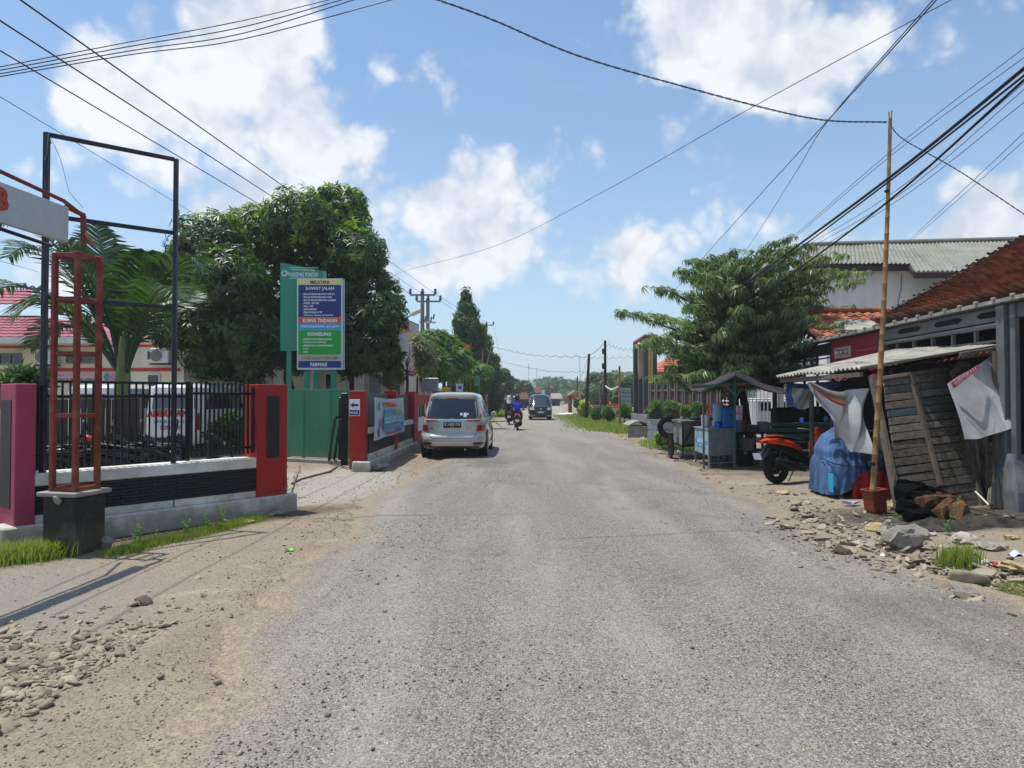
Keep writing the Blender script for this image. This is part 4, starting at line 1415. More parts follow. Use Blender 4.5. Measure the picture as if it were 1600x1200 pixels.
# --- black steel fence on the wall
t = thing('steel_fence', 'black vertical-bar steel fence standing on the low white wall', 'fence', WA + WN * -.12)
def on(s, z, o=-.12):
    return WA + WD * s + WN * o + Z * z
barmesh = MB().box((0, 0, .0), (.022, .016, 1.0), .003).data('bar'); barmesh.materials.append(m_blackmetal)
ang = math.atan2(WD.y, WD.x)
W0 = MW[t].inverted()
split = 1.72
for i in range(22):
    s = .06 + i * (split - .06) / 21
    top = 1.775
    piece('bar', barmesh, t, W0 @ on(s, (top + .83) / 2), (0, 0, ang), (1, 1, top - .83))
for i in range(14):
    s = split + .06 + i * (Lw - split - .1) / 13
    piece('bar', barmesh, t, W0 @ on(s, (1.80 + .84) / 2, -.14), (rnd.uniform(-.01, .01), 0, ang), (1.25, 1, .96 + rnd.uniform(-.01, .01)))
part('rail', MB().bar(on(0, 1.785), on(split, 1.785), .035, .03, b=.004), m_blackmetal, t, True)
part('rail', MB().bar(on(0, 1.62, -.10), on(split + .02, 1.62, -.10), .03, .03, b=.004), m_blackmetal, t, True)
part('rail', MB().bar(on(0, .98, -.10), on(split + .02, .98, -.10), .03, .03, b=.004), m_blackmetal, t, True)
part('rail', MB().bar(on(split, 1.66, -.12), on(Lw - .01, 1.66, -.12), .025, .03, b=.004), m_blackmetal, t, True)
part('rail', MB().bar(on(split, .93, -.12), on(Lw - .01, .93, -.12), .025, .03, b=.004), m_blackmetal, t, True)
part('post', MB().bar(on(split, .8), on(split, 1.82), .05, .05, b=.005), m_blackmetal, t, True)
for z in (.93, 1.66):
    part('hinge', MB().disc(on(Lw - .05, z, .0), .03, Z, .09, 10), m_blackmetal, t, True)
part('post', MB().bar(on(Lw - .05, .86, -.0), on(Lw - .05, 1.75, -.0), .03, .03), m_blackmetal, t, True)

# --- tall empty billboard frame
t = thing('billboard_frame', 'tall empty billboard frame of dark square pipes behind the black fence', 'frame', (-5.1, 7.67, 0))
a0, a1 = P(68, 600, 7.66), P(272, 600, 8.75)
zl, zr = P(68, 207, 7.66).z, P(272, 248, 8.75).z
A0, A1 = Vector((a0.x, 7.66, 0)), Vector((a1.x, 8.75, 0))
part('post', MB().bar(A0, A0 + Z * zl, .055, .055, b=.005), m_navymetal, t, True)
part('post', MB().bar(A1, A1 + Z * zr, .05, .05, b=.005), m_navymetal, t, True)
def fp(i, px, py):
    return P(px, py, 7.66 if i == 0 else 8.75)
for (l, r) in (((68, 209), (272, 249)), ((68, 336), (272, 364)), ((68, 464), (272, 481))):
    p0, p1 = fp(0, *l), fp(1, *r)
    part('crossbar', MB().bar(p0, p1, .045, .045, b=.004), m_navymetal, t, True)
mb = MB()
mb.tube([P(72, 212, 7.66), P(78, 218, 7.6), P(80, 224, 7.62), P(74, 222, 7.7), P(70, 214, 7.7), P(76, 210, 7.6), P(73, 240, 7.6), P(70, 250, 7.62)], .006, 5)
part('cord', mb, M('green_grey_cord', '5d7a70', .8), t, True, smooth=60)
part('cord', MB().tube([P(80, 216, 7.6), P(95, 250, 7.7), P(108, 300, 7.9), P(130, 325, 8.2)], .003, 4), m_cablegrey, t, True)
for i in range(14):
    x = 72 + i * 15
    pass

# --- red gantry: lattice tower on black pedestal, sign board above
TB = Vector((-4.55, 7.35, 0))
t = thing('sign_gantry', 'red steel lattice gantry on a black pedestal carrying a plain white board', 'gantry', TB, rz=R(-13))
part('pedestal', MB().lathe([(.42, -.1), (.40, .05), (.38, .56)], 4, axis='Z') if False else MB().box((0, 0, .27), (.40, .40, .66), .015), m_blackpaint, t, smooth=None)
capm = MB(); capm.box((0, 0, .622), (.48, .48, .045), .008)
part('cap', capm, m_concrete, t)
mb = MB()
for k in range(5):
    r_ = random.Random(k + 3)
bv, bf = rock_base(31, 1, .8)
mb.add([Vector((-.0, 0, .0)) + Vector(p) * .075 + Vector((.0, -.0, .0)) + Vector((.0, -.21, .575)) for p in bv], [tuple(f) for f in bf])
part('broken_edge', mb, m_concrete, t)
hw = .14
posts = [(-hw, -hw), (hw, -hw), (hw, hw), (-hw, hw)]
TOPZ = 3.10
for x, y in posts:
    part('post', MB().bar((x, y, .645), (x, y, TOPZ), .052, .052, up=(0, 1, 0), b=.005), m_redoxide, t)
for z in (.67, 1.42, 2.06, 2.62, TOPZ - .025):
    for i in range(4):
        a, b = posts[i], posts[(i + 1) % 4]
        d = (Vector((*b, 0)) - Vector((*a, 0))).normalized() * .027
        part('brace', MB().bar(Vector((*a, z)) + d, Vector((*b, z)) - d, .036, .04, b=.004), m_redoxide, t)
# upper arm and board (run along the side road towards the camera's left)
def gw(px, py, d):
    return P(px, py, d)
part('arm', MB().bar(gw(131, 385, 7.25), gw(130, 336, 7.25), .045, .045, b=.005), m_redoxide, t, True)
part('arm', MB().bar(gw(132, 337, 7.22), gw(102, 322, 7.0), .04, .04, b=.004), m_redoxide, t, True)
part('strut', MB().bar(gw(134, 364, 7.2), gw(150, 386, 7.3), .02, .03), m_bamboo, t, True)
bl = [gw(103, 323, 6.95), gw(103, 378, 6.95), gw(0, 348, 6.15), gw(0, 290, 6.15)]
xb = -4.44
y0, y1, zb0, zb1 = 1.3, 6.95, 3.14, 3.50
yv = Vector((0, 1, 0)); xv = Vector((1, 0, 0))
far_c = Vector((P(103, 350, 6.95).x, 6.95, 0)); near_c = Vector((P(0, 350, 6.15).x, 6.15, 0))
bd = (near_c - far_c).normalized()
nrm = Vector((-bd.y, bd.x, 0))
if nrm.x < 0: nrm = -nrm
end_c = far_c + bd * 5.6
mid = (far_c + end_c) / 2
part('sign_board', MB().frame_box(mid + Z * 3.315, (far_c - end_c) / 2, nrm * .03, Z * .175, .004), m_signwhite, t, True)
part('chord', MB().tube([gw(131, 338, 7.2)] + [far_c + bd * s + Z * (3.56 + .10 * math.sin(math.pi * s / 5.6)) - nrm * .03 for s in (0, .8, 1.6, 2.8, 4, 5.6)], .02, 8), m_redoxide, t, True, smooth=50)
part('chord', MB().tube([gw(80, 384, 7.1)] + [far_c + bd * s + Z * (3.08 + .06 * math.sin(math.pi * s / 5.6)) - nrm * .06 for s in (.35, .8, 1.6, 2.8, 4, 5.6)], .018, 8), m_blackmetal, t, True, smooth=50)
c8 = P(-4, 324, 6.13)
s8 = (Vector((c8.x, c8.y, 0)) - far_c).dot(bd)
text_on(t, 'B', far_c + bd * s8 + nrm * .032 + Z * 3.34, -bd, Z, width=.13, height=.2, mat=M('red_raised_letter', 'a83a26', .5, var=.1), bold=.05, ext=.012)
T2 = end_c
part('post', MB().bar(T2 + V(0, 0, 0), T2 + V(0, 0, 3.6), .12, .12, b=.01), m_redoxide, t, True)

# stones at the wall foot
def rock(px, py, size, mat, label, seed, flat=.7, group=None, cat='stone', name='stone', rz=0, d=None, sink=.25):
    bv, bf = rock_base(seed, 2, flat)
    b = G(px, py) if d is None else d
    mb = MB(); mb.add([Vector(p) * size for p in bv], [tuple(f) for f in bf])
    me = mb.data(name, 35)
    me.materials.append(mat)
    o = solo(name, me, None, label, cat, group=group, loc=(b.x, b.y, gz(b.x, b.y) + size * flat * .38))
    o.rotation_euler.z = rz
    return o
rock(164, 858, .13, m_stonegrey, 'grey stone lying against the right foot of the black pedestal', 5, .75)
rock(385, 818, .13, m_stonetan, 'flat pale stone under the white wall left of the dark one', 6, .35)
rock(352, 818, .07, m_white, 'small white stone left of the flat pale one', 61, .6)
rock(428, 806, .17, m_stonegrey, 'dark flat stone under the red pillar', 7, .4, rz=.5)
rock(588, 735, .28, m_concrete, 'broken concrete lump at the foot of the entry pillar with the arrow sign', 8, .6, rz=.3)
rock(575, 732, .2, m_concrete, 'second smaller lump of concrete tucked against the entry pillar', 9, .6)
# lime green litter
solo('leaf_litter', MB().grid(lambda u, v: G(452, 861) + V((u - .5) * .09, (v - .5) * .06, .02 + .012 * math.sin(u * 6) * math.cos(v * 4)), 5, 4, .002), M('lime_green_plastic', '6ed02c', .5), 'small lime green scrap lying on the grey lane', 'litter')

# --- sliding gate leaf parked behind the fence, ambulance etc.
def panelpart(t, c, wv, hz, th, n, mat, name, b=.004):
    return part(name, MB().frame_box(c, wv / 2, n * th / 2, Z * hz / 2, b), mat, t, True)
pg0, pg1 = Vector((P(48, 620, 11.2).x, 11.2, 0)), Vector((P(221, 620, 11.6).x, 11.6, 0))
t = thing('gate_leaf', 'brown ribbed sliding gate leaf parked behind the black fence', 'gate', (pg0 + pg1) / 2)
dv = (pg1 - pg0)
part('frame', MB().bar(pg0 + Z * 1.615, pg1 + Z * 1.615, .05, .05, b=.005).bar(pg0 + Z * .3, pg1 + Z * .3, .05, .05, b=.005).bar(pg1 + Z * .3, pg1 + Z * 1.64, .05, .05, b=.005), M('aged_brown_rail', '6b625a', .5), t, True)
nb = 18
rib = MB().box((0, 0, .94), (dv.length / nb - .012, .03, 1.28), .008).data('slat'); rib.materials.append(m_brownboard)
for k in range(nb):
    c = pg0 + dv * ((k + .5) / nb)
    piece('slat', rib, t, MW[t].inverted() @ Vector((c.x, c.y, 0)), (0, 0, math.atan2(dv.y, dv.x)))

# --- green gate between the pillars
g0, g1 = P(449, 600, 17.9), P(547, 600, 17.0)
g0, g1 = Vector((g0.x, 17.9, 0)), Vector((g1.x, 17.0, 0))
t = thing('green_gate', 'plain green sheet-metal gate between the red pillars', 'gate', (g0 + g1) / 2)
dv = g1 - g0
gh = P(500, 608, 17.4).z
widths = [0, .27, .70, 1.0]
for a, b in zip(widths, widths[1:]):
    p0, p1 = g0 + dv * (a + .004), g0 + dv * (b - .004)
    part('sheet', slab(MB(), p0, p1, .13, gh, -.012, .012, None, .004), m_greenpaint, t, True)
for a in (.27, .70):
    p = g0 + dv * a
    part('post', slab(MB(), p - dv.normalized() * .03, p + dv.normalized() * .03, .1, gh - .01, -.05, .02, None, .004), m_greenpaint, t, True)
part('sill', slab(MB(), g0, g1 + dv * .0, -.05, .1, -.3, .12, None, .02), m_concrete, t, True)
# black leaning gate parts
t = thing('gate_post', 'tall black steel gate post with rusty bars leaning on it beside the arrow sign pillar', 'post', G(538, 728))
q0 = G(538, 727)
part('post', MB().bar(q0, q0 + V(.0, 0, 1.72), .16, .10, b=.01), m_blackmetal, t, True)
part('post', MB().bar(q0 + V(-.18, .3, 0), q0 + V(-.18, .3, 1.62), .06, .06, b=.01), m_blackmetal, t, True)
part('brace', MB().bar(G(513, 724), P(524, 652, 15.9), .05, .05), m_blackmetal, t, True)
part('brace', MB().bar(G(521, 724), P(532, 655, 15.9), .05, .05), m_blackmetal, t, True)
part('brace', MB().bar(P(524, 652, 15.9), P(534, 652, 16.0), .05, .05), m_blackmetal, t, True)
solo('cable_on_ground', MB().tube([G(456, 757) + Z * .012, G(470, 750) + Z * .012, G(492, 744) + Z * .014, G(515, 738) + Z * .012, G(528, 730) + Z * .01], .022, 6), m_blackpaint, 'dark hose lying across the pale concrete apron by the green gate', 'hose', smooth=60)

# --- entry wall with arrow sign and health banner
E0, E1 = Vector((-3.22, 15.55, 0)), Vector((-3.13, 22.4, 0))
t = thing('entry_wall', 'red and black street wall with white plinth right of the green gate', 'wall', E0)
ED_ = (E1 - E0).normalized(); EN = Vector((ED_.y, -ED_.x, 0))
mb = MB().frame_box(Vector((-3.40, 15.62, .9)), V(.175, 0, 0), V(0, .16, 0), Z * .86, .01)
part('pillar', mb, m_red, t, True, label='red pillar with the arrow sign')
part('plinth', slab(MB(), E0 - ED_ * .25, E1, -.1, .22, -.25, .14, EN, .02), m_white, t, True)
part('lower_band', slab(MB(), E0 + ED_ * .2, E1, .222, .36, -.2, .05, EN, .004), m_white, t, True)
part('black_band', slab(MB(), E0 + ED_ * .2, E1, .362, .80, -.2, .02, EN), m_blackstone, t, True)
part('coping', slab(MB(), E0 + ED_ * .2, E1, .802, .93, -.22, .05, EN, .006), m_white, t, True)
segs = [(3.2, 3.5), (6.45, 6.85)]
for a, b in segs:
    part('pillar', slab(MB(), E0 + ED_ * a, E0 + ED_ * b, .2, 1.80, -.22, .09, EN, .006), m_red, t, True)
for a, b in ((.25, 3.18), (3.52, 6.43)):
    n = 9
    for k in range(n):
        s0, s1 = a + (b - a) * k / n, a + (b - a) * (k + 1) / n - .015
        part('panel', slab(MB(), E0 + ED_ * s0, E0 + ED_ * s1, .935, 1.70, -.12, -.06, EN, .003), m_blackmetal, t, True)
# arrow sign on the pillar
s = thing('entrance_sign', 'white and blue board with a left arrow and the word MASUK on the red pillar', 'sign', (-3.38, 15.45, 1.3))
sc_ = P(554, 637, 15.44)
fw = V(0, -1, 0)
part('board', MB().frame_box(sc_ + V(0, .004, 0), V(.118, 0, 0), V(0, .01, 0), Z * .18, .003), flat('dcdde2'), s, True)
part('band', MB().frame_box(sc_ + V(0, -.009, -.11), V(.105, 0, 0), V(0, .003, 0), Z * .055), flat('1d2c6b'), s, True)
ar = [(-.09, 0), (-.02, -.055), (-.02, -.022), (.085, -.022), (.085, .022), (-.02, .022), (-.02, .055)]
part('arrow', MB().prism(ar, sc_ + V(0, -.007, .055), V(1, 0, 0), Z, V(0, -.003, 0)), flat('16214f'), s, True)
text_on(s, 'MASUK', sc_ + V(0, -.0135, -.11), V(1, 0, 0), Z, width=.17, height=.05, mat=flat('e6e6ee'), bold=.02)
# banner hung on the street face
b0, b1 = 15.5, 19.7
bn = thing('health_banner', 'pale blue printed health banner tied along the black panels of the street wall', 'banner', (-3.2, 15.6, 1.1))
xb = -3.06
def bf_(u_, v_):
    y = 15.55 + u_ * 4.3
    sag = .02 * math.sin(u_ * 9) + .05 * math.sin(math.pi * u_) * v_
    return V(xb + .02 * math.sin(u_ * 14 + v_ * 3) + .015, y, .66 + v_ * (.96) - .04 * math.sin(math.pi * u_) * v_ )
part('sheet', MB().grid(bf_, 26, 10, .004), flat('a9bccb'), bn, True, smooth=60)
bx = xb + .05
def bpanel(y0, y1, z0, z1, col, o=0.0):
    part('print', MB().frame_box(V(bx + o, (y0 + y1) / 2, (z0 + z1) / 2), V(.0015, 0, 0), V(0, (y1 - y0) / 2, 0), Z * ((z1 - z0) / 2)), flat(col), bn, True)
text_on(bn, 'PUSKESMAS', V(bx, 17.5, 1.44), V(0, 1, 0), Z, width=1.9, height=.13, mat=flat('c0283a'), bold=.03)
bpanel(16.7, 18.0, 1.22, 1.32, '2a8fc4'); bpanel(18.1, 19.3, 1.22, 1.30, '8fa04a')
bpanel(16.6, 19.6, .98, 1.17, '5e9fc0'); bpanel(16.6, 19.6, .82, .95, '3f8ab5')
for k in range(3):
    for r in range(2):
        bpanel(16.8 + k * .95, 17.4 + k * .95, 1.0 + r * .09 - .15 * 0, 1.03 + r * .09, 'b9c9d3', .003)
bpanel(17.0, 18.2, .72, .77, 'b53a4a', .0); bpanel(18.4, 19.2, .72, .79, '1f62b8', .0)
for yy_, zz_ in ((15.95, 1.42), (16.1, 1.02), (15.95, .82)):
    part('print', MB().prism([(.09 * math.cos(a), .11 * math.sin(a)) for a in [k * math.pi / 6 for k in range(12)]], V(bx, yy_, zz_), V(0, 1, 0), Z, V(.002, 0, 0)), flat('5f4a48'), bn, True)


# red framed wall segment behind the car
t = thing('framed_wall', 'red-framed wall segment with dark openings half hidden by the silver car', 'wall', (-3.13, 24, 0))
W1, W2 = Vector((-3.10, 22.42, 0)), Vector((-2.95, 27.5, 0))
wd = (W2 - W1).normalized(); wn = Vector((wd.y, -wd.x, 0))
part('beam', slab(MB(), W1, W2, 1.38, 1.72, -.15, .05, wn, .01), m_red, t, True)
part('pillar', slab(MB(), W1, W1 + wd * .35, -.05, 1.379, -.15, .06, wn, .01), m_red, t, True)
part('pillar', slab(MB(), W2 - wd * .35, W2, -.05, 1.379, -.15, .06, wn, .01), m_red, t, True)
part('sill', slab(MB(), W1 + wd * .36, W2 - wd * .36, -.05, .5, -.15, .05, wn, .01), m_red, t, True)
part('panel', slab(MB(), W1 + wd * .36, W2 - wd * .36, .5, .95, -.1, .0, wn, .01), m_whitegrey, t, True)
for k in range(12):
    s = .5 + k * .36
    part('bar', slab(MB(), W1 + wd * s, W1 + wd * (s + .03), .95, 1.379, -.06, -.03, wn), m_blackmetal, t, True)

# far pink fence
t = thing('pink_fence', 'long faded pink slatted fence running away beyond the silver car', 'fence', (-2.9, 30, 0))
F0, F1 = Vector((-2.93, 27.6, 0)), Vector((-1.65, 74, 0))
fd = (F1 - F0).normalized(); fn = Vector((fd.y, -fd.x, 0)); FLn = (F1 - F0).length
part('plinth', slab(MB(), F0, F1, -.05, .35, -.15, .08, fn), m_pink, t, True)
slm = MB().box((0, 0, 0), (.26, .04, 1.4), .01).data('slat'); slm.materials.append(m_pink)
k = 0
s = 0.
while s < FLn and k < 100:
    c = F0 + fd * (s + .13) + Z * 1.06
    piece('slat', slm, t, MW[t].inverted() @ c, (0, 0, math.atan2(fd.y, fd.x)))
    s += .46; k += 1
for s in np.arange(0, FLn, 5.0):
    p0 = F0 + fd * s
    part('pillar', slab(MB(), p0, p0 + fd * .3, -.05, 1.9, -.2, .12, fn, .01), M('whitish_pink_paint', 'b98a92', .7, dirt='8a5560', dirt_amt=.4), t, True)

# --- green monolith and the service board
def board(t, name, x0, x1, ytl, ytr, yb, d, th, mat, slope=0):
    a, b, c, e = P(x0, yb, d), P(x1, yb, d), P(x1, ytr, d), P(x0, ytl, d)
    mb = MB(); o = V(0, th, 0)
    mb.hexa([a, b, b + o, a + o, e, c, c + o, e + o])
    return part(name, mb, mat, t, True)
t = thing('clinic_monolith', 'tall plain green clinic sign with a sloping top behind the colourful service board', 'sign', (P(470, 600, 19.2).x, 19.2, 0))
board(t, 'board', 438, 504, 410, 423, 548, 19.0, .12, m_tealboard)
part('side', MB().hexa([P(504.5, 548, 19.0), P(510, 548, 19.3), P(510, 548, 19.4), P(504.5, 548, 19.12), P(504.5, 423, 19.0), P(510, 424, 19.3), P(510, 424, 19.4), P(504.5, 423, 19.12)]), M('pale_green_edge', '6fb3a0', .5), t, True)
part('leg', MB().bar(Vector((P(452, 600, 19.1).x, 19.1, 0)), P(452, 549, 19.1), .12, .1), m_tealboard, t, True)
part('leg', MB().bar(Vector((P(494, 600, 19.1).x, 19.1, 0)), P(494, 549, 19.1), .12, .1), m_tealboard, t, True)
text_on(t, 'DINAS KESEHATAN', P(474, 422, 18.995), V(1, 0, -.05), V(.05, 0, 1), width=.62, height=.045, mat=flat('cfe3da'))
text_on(t, 'PUSKESMAS PONDOH', P(474, 429, 18.995), V(1, 0, 0), Z, width=.80, height=.12, mat=flat('cfe3da'), bold=.02)
lg = P(444.5, 427, 18.99)
part('emblem', MB().prism([(.085 * math.cos(k * math.pi / 12), .085 * math.sin(k * math.pi / 12)) for k in range(24)], lg, V(1, 0, 0), Z, V(0, -.004, 0)), flat('cfe3da'), t, True)
cr = [(-.02, -.06), (.02, -.06), (.02, -.02), (.06, -.02), (.06, .02), (.02, .02), (.02, .06), (-.02, .06), (-.02, .02), (-.06, .02), (-.06, -.02), (-.02, -.02)]
part('emblem', MB().prism(cr, lg + V(0, -.006, 0), V(1, 0, 0), Z, V(0, -.004, 0)), m_tealboard, t, True)
for zz_ in (418.5, 434.5):
    a, b = P(452, zz_, 18.996), P(497, zz_, 18.996)
    part('line', MB().bar(a, b, .004, .012), flat('cfe3da'), t, True)

t = thing('service_board', 'multicoloured list-of-services board on two green posts headed MELAYANI', 'sign', (P(501, 600, 18.3).x, 18.3, 0))
D = 18.2
board(t, 'case', 464, 535.5, 435.5, 435, 577.5, D, .2, flat('c9cfd6'))
part('side', MB().hexa([P(536, 576, D + .01), P(538.5, 575, D + .25), P(538.5, 575, D + .3), P(536, 576, D + .2), P(536, 436, D + .01), P(538.5, 437, D + .25), P(538.5, 437, D + .3), P(536, 436, D + .2)]), m_tealboard, t, True)
for px in (479.5, 521.5):
    q_ = P(px, 600, D + .12)
    part('post', MB().bar(Vector((q_.x, q_.y, 0)), P(px, 578, D + .12), .13, .1, b=.01), m_tealboard, t, True)
def strip(y0, y1, col, x0=466, x1=533):
    a, b = P(x0, y1, D - .003), P(x1, y0, D - .003)
    part('band', MB().frame_box((a + b) / 2, V((b.x - a.x) / 2, 0, 0), V(0, .003, 0), Z * ((b.z - a.z) / 2)), flat(col, .35), t, True)
for y0, y1, col in ((436.5, 445, 'd8cf8c'), (445.3, 495.5, '1f3273'), (496, 505, 'd8592a'), (505.3, 515.5, '3f9fd0'), (516, 554, '1fa03c'), (554.5, 563.5, 'b8b2a0'), (564, 574.5, '1c3a86')):
    strip(y0, y1, col)
wt = flat('e4e6ea')
def line(s_, x, y, h, w=None, mat=wt, bold=.02, left=False):
    hh = h / FPX * D
    text_on(t, s_, P(x, y, D - .0085), V(1, 0, 0), Z, width=(w / FPX * D) if w else None, height=hh, mat=mat, bold=bold, center=not left)
line('MELAYANI', 499.5, 441, 5.5, 29, flat('15181c'))
line('RAWAT JALAN', 500, 451.3, 6.2, 44)
for i, (s_, w) in enumerate([('. BALAI PENGOBATAN UMUM', 50), ('. BALAI PENGOBATAN GIGI', 46), ('. BALAI PENGOBATAN LANSIA', 53), ('. MTBS / MTBM', 26), ('. KIA / KB', 17), ('. IMUNISASI', 22), ('. PELAYANAN PTP', 31), ('  (TB Paru, Kusta, HIV/AIDS)', 46)]):
    line(s_, 472.5 if i < 7 else 474.5, 459.5 + i * 4.75, 2.9, w, left=True, bold=.03)
line('RUANG TINDAKAN', 500, 500.6, 6.2, 54, bold=.03)
line('PERSALINAN 24 JAM', 500, 510.5, 5, 58, mat=flat('cfe6f0'))
line('KONSELING', 499, 522, 5.6, 37, bold=.03)
for i, (s_, w) in enumerate([('. KESEHATAN REPRODUKSI', 46), ('. KESEHATAN REMAJA', 38), ('. KESEHATAN LINGKUNGAN', 47), ('. JIWA', 10), ('. PKPR', 9)]):
    line(s_, 472.5, 530 + i * 5, 2.8, w, left=True, bold=.03)
line('LABORATORIUM', 500, 559.3, 4.6, 55, mat=flat('7c6a60'))
line('FARMASI', 498, 569.5, 5.8, 26, bold=.03)

# --- clinic building behind the fence (cream with red trim, pink-red roof)
DC = 24.0
X0, X1 = P(-140, 600, DC).x, P(287, 600, DC).x
t = thing('clinic_building', 'cream clinic building with red stripes and pink-red tiled roof behind the palm', 'building', ((X0 + X1) / 2, DC, 0))
mb = MB(); mb.box(((X0 + X1) / 2, DC + 4, 1.75), (X1 - X0, 8, 3.5 + .2))
part('wall', mb, m_cream, t, True)
def zc(py, d=DC):
    return P(0, py, d).z
def trim(x0, x1, y0, y1, mat, name, th=.04, d=DC):
    a, b = P(x0, y1, d - th / 2 - .002), P(x1, y0, d - th / 2 - .002)
    return part(name, MB().frame_box((a + b) / 2, V((b.x - a.x) / 2, 0, 0), V(0, th / 2, 0), Z * ((b.z - a.z) / 2), min(.01, th / 4)), mat, t, True)
trim(-140, 52, 540, 544, m_redstripe, 'stripe'); trim(62, 282, 538, 542, m_redstripe, 'stripe')
trim(-140, 52, 577, 582, m_redstripe, 'stripe'); trim(62, 282, 575, 580, m_redstripe, 'stripe')
part('pilaster', MB().frame_box(V(P(57, 600, DC).x, DC - .06, 1.8), V(.11, 0, 0), V(0, .06, 0), Z * 1.78, .01), m_cream, t, True)
def window(x0, x1, y0, y1, d=DC, panes=2, t=None, fm=None):
    a, b = P(x0, y1, d), P(x1, y0, d)
    fr = fm or m_greysteel
    w = .045
    m_ = MB()
    for (p, q_) in ((V(a.x, d - .03, a.z), V(b.x, d - .03, a.z)), (V(a.x, d - .03, b.z), V(b.x, d - .03, b.z))):
        m_.bar(p, q_, .06, w)
    for xx in np.linspace(a.x, b.x, panes + 1):
        m_.bar(V(xx, d - .03, a.z + w / 2), V(xx, d - .03, b.z - w / 2), w, .056, up=(0, 1, 0))
    f_ = part('window', m_, fr, t, True)
    for k in range(panes):
        xa, xb_ = a.x + (b.x - a.x) * k / panes + w / 2, a.x + (b.x - a.x) * (k + 1) / panes - w / 2
        g_ = MB().frame_box(V((xa + xb_) / 2, d - .012, (a.z + b.z) / 2), V((xb_ - xa) / 2, 0, 0), V(0, .006, 0), Z * ((b.z - a.z) / 2 - w / 2))
        o = part('pane', g_, m_glasswin, f_, False)
        o.data.transform(MW[f_].inverted())
    return f_
window(-60, -18, 553, 569, t=t); window(0, 34, 553, 569, t=t); window(105, 147, 551, 567, t=t); window(230, 243, 548, 563, t=t, panes=1, fm=m_whitegrey); window(231, 250, 585, 640, t=t, panes=1, fm=m_whitegrey)
# roof: hipped, ribbed in tile steps
ez = zc(531)
def quadroof(t, name, a, b, c, d_, mat, rows=7, thick=.05, nu=30, amp=.025):
    """a-b eave (left to right), d-c ridge; stepped tile rows with a wavy profile, one mesh per row"""
    a, b, c, d_ = map(Vector, (a, b, c, d_))
    n = (b - a).cross(d_ - a).normalized()
    if n.z < 0: n = -n
    for r in range(rows):
        def f(u_, v_):
            vv_ = (r + v_ * 1.04) / rows
            p = a.lerp(b, u_).lerp(d_.lerp(c, u_), vv_)
            L_ = a.lerp(b, u_)
            ph = (L_ - a).length * 2 * math.pi / .32
            return p + n * (amp * abs(math.sin(ph / 2)) + (1 - v_) * .035)
        part(name, MB().grid(f, nu, 2, thick), mat, t, True)
e0, e1 = V(X0 - .3, DC - .9, ez), V(P(137, 531, DC - .9).x, DC - .9, ez)
r0, r1 = V(X0 - .3, DC + 2.2, P(0, 497, DC + 2.2).z), V(P(78, 497, DC + 2.2).x, DC + 2.2, P(0, 497, DC + 2.2).z)
quadroof(t, 'roof_course', e0, e1, r1, r0, m_pinkroof, nu=110)
part('roof', MB().add([e1, V(e1.x + .6, DC + 6, ez), V(r1.x + 1.2, DC + 6, r1.z), r1, e1 - Z * .1, V(e1.x + .6, DC + 6, ez - .1), V(r1.x + 1.2, DC + 6, r1.z - .1), r1 - Z * .1], [(0, 1, 2, 3), (7, 6, 5, 4), (0, 4, 5, 1), (1, 5, 6, 2), (3, 2, 6, 7), (0, 3, 7, 4)]), m_pinkroof, t, True)
part('fascia', MB().bar(e0 - Z * .08 + V(0, -.02, 0), e1 - Z * .08 + V(0, -.02, 0), .04, .2), m_whitegrey, t, True)
part('eave_board', slab(MB(), V(X0 - .3, DC, 0), V(e1.x, DC, 0), ez - .2, ez - .17, .02, .9, V(0, -1, 0)), m_whitegrey, t, True)
# second, higher roof behind on the left
b2 = 30
r2 = thing('clinic_wing', 'further clinic wing with a higher pink-red roof at the left edge', 'building', (P(0, 600, b2).x, b2, 0))
xl, xr = P(-260, 600, b2).x, P(62, 600, b2).x
part('wall', MB().box(((xl + xr) / 2, b2 + 3, zc(492, b2) / 2), (xr - xl - .6, 5.5, zc(492, b2))), M('brown_shaded_wall', '5a4c40', .8), r2, True)
ez2 = P(0, 478, b2).z
quadroof(r2, 'roof_course', V(xl, b2 - .5, ez2), V(xr, b2 - .5, ez2), V(P(48, 455, b2 + 2).x, b2 + 2, P(0, 452, b2 + 2).z), V(xl, b2 + 2, P(0, 452, b2 + 2).z), m_pinkroof, rows=5, nu=90)
# air conditioners
for i, (px, py, lab) in enumerate([(74, 558, 'white air-conditioner box on brackets on the clinic wall between two windows'), (252, 556, 'second air-conditioner box on the clinic wall right of the palm trunk')]):
    c = P(px, py, DC - .25)
    ac = thing('air_conditioner', lab, 'air conditioner', (c.x, c.y, c.z), group='air conditioners on the clinic')
    part('case', MB().box((0, 0, 0), (.62, .3, .5), .02), m_whitemetal, ac)
    part('grille', MB().lathe([(.19, 0), (.2, -.02), (.16, -.035), (.05, -.03), (.0, -.03)], 20, (-.1, -.152, 0), axis='Y'), M('grey_fan_guard', '77716a', .5), ac, smooth=40)
    part('bracket', MB().box((0, .02, -.28), (.7, .3, .04)), m_blackmetal, ac)
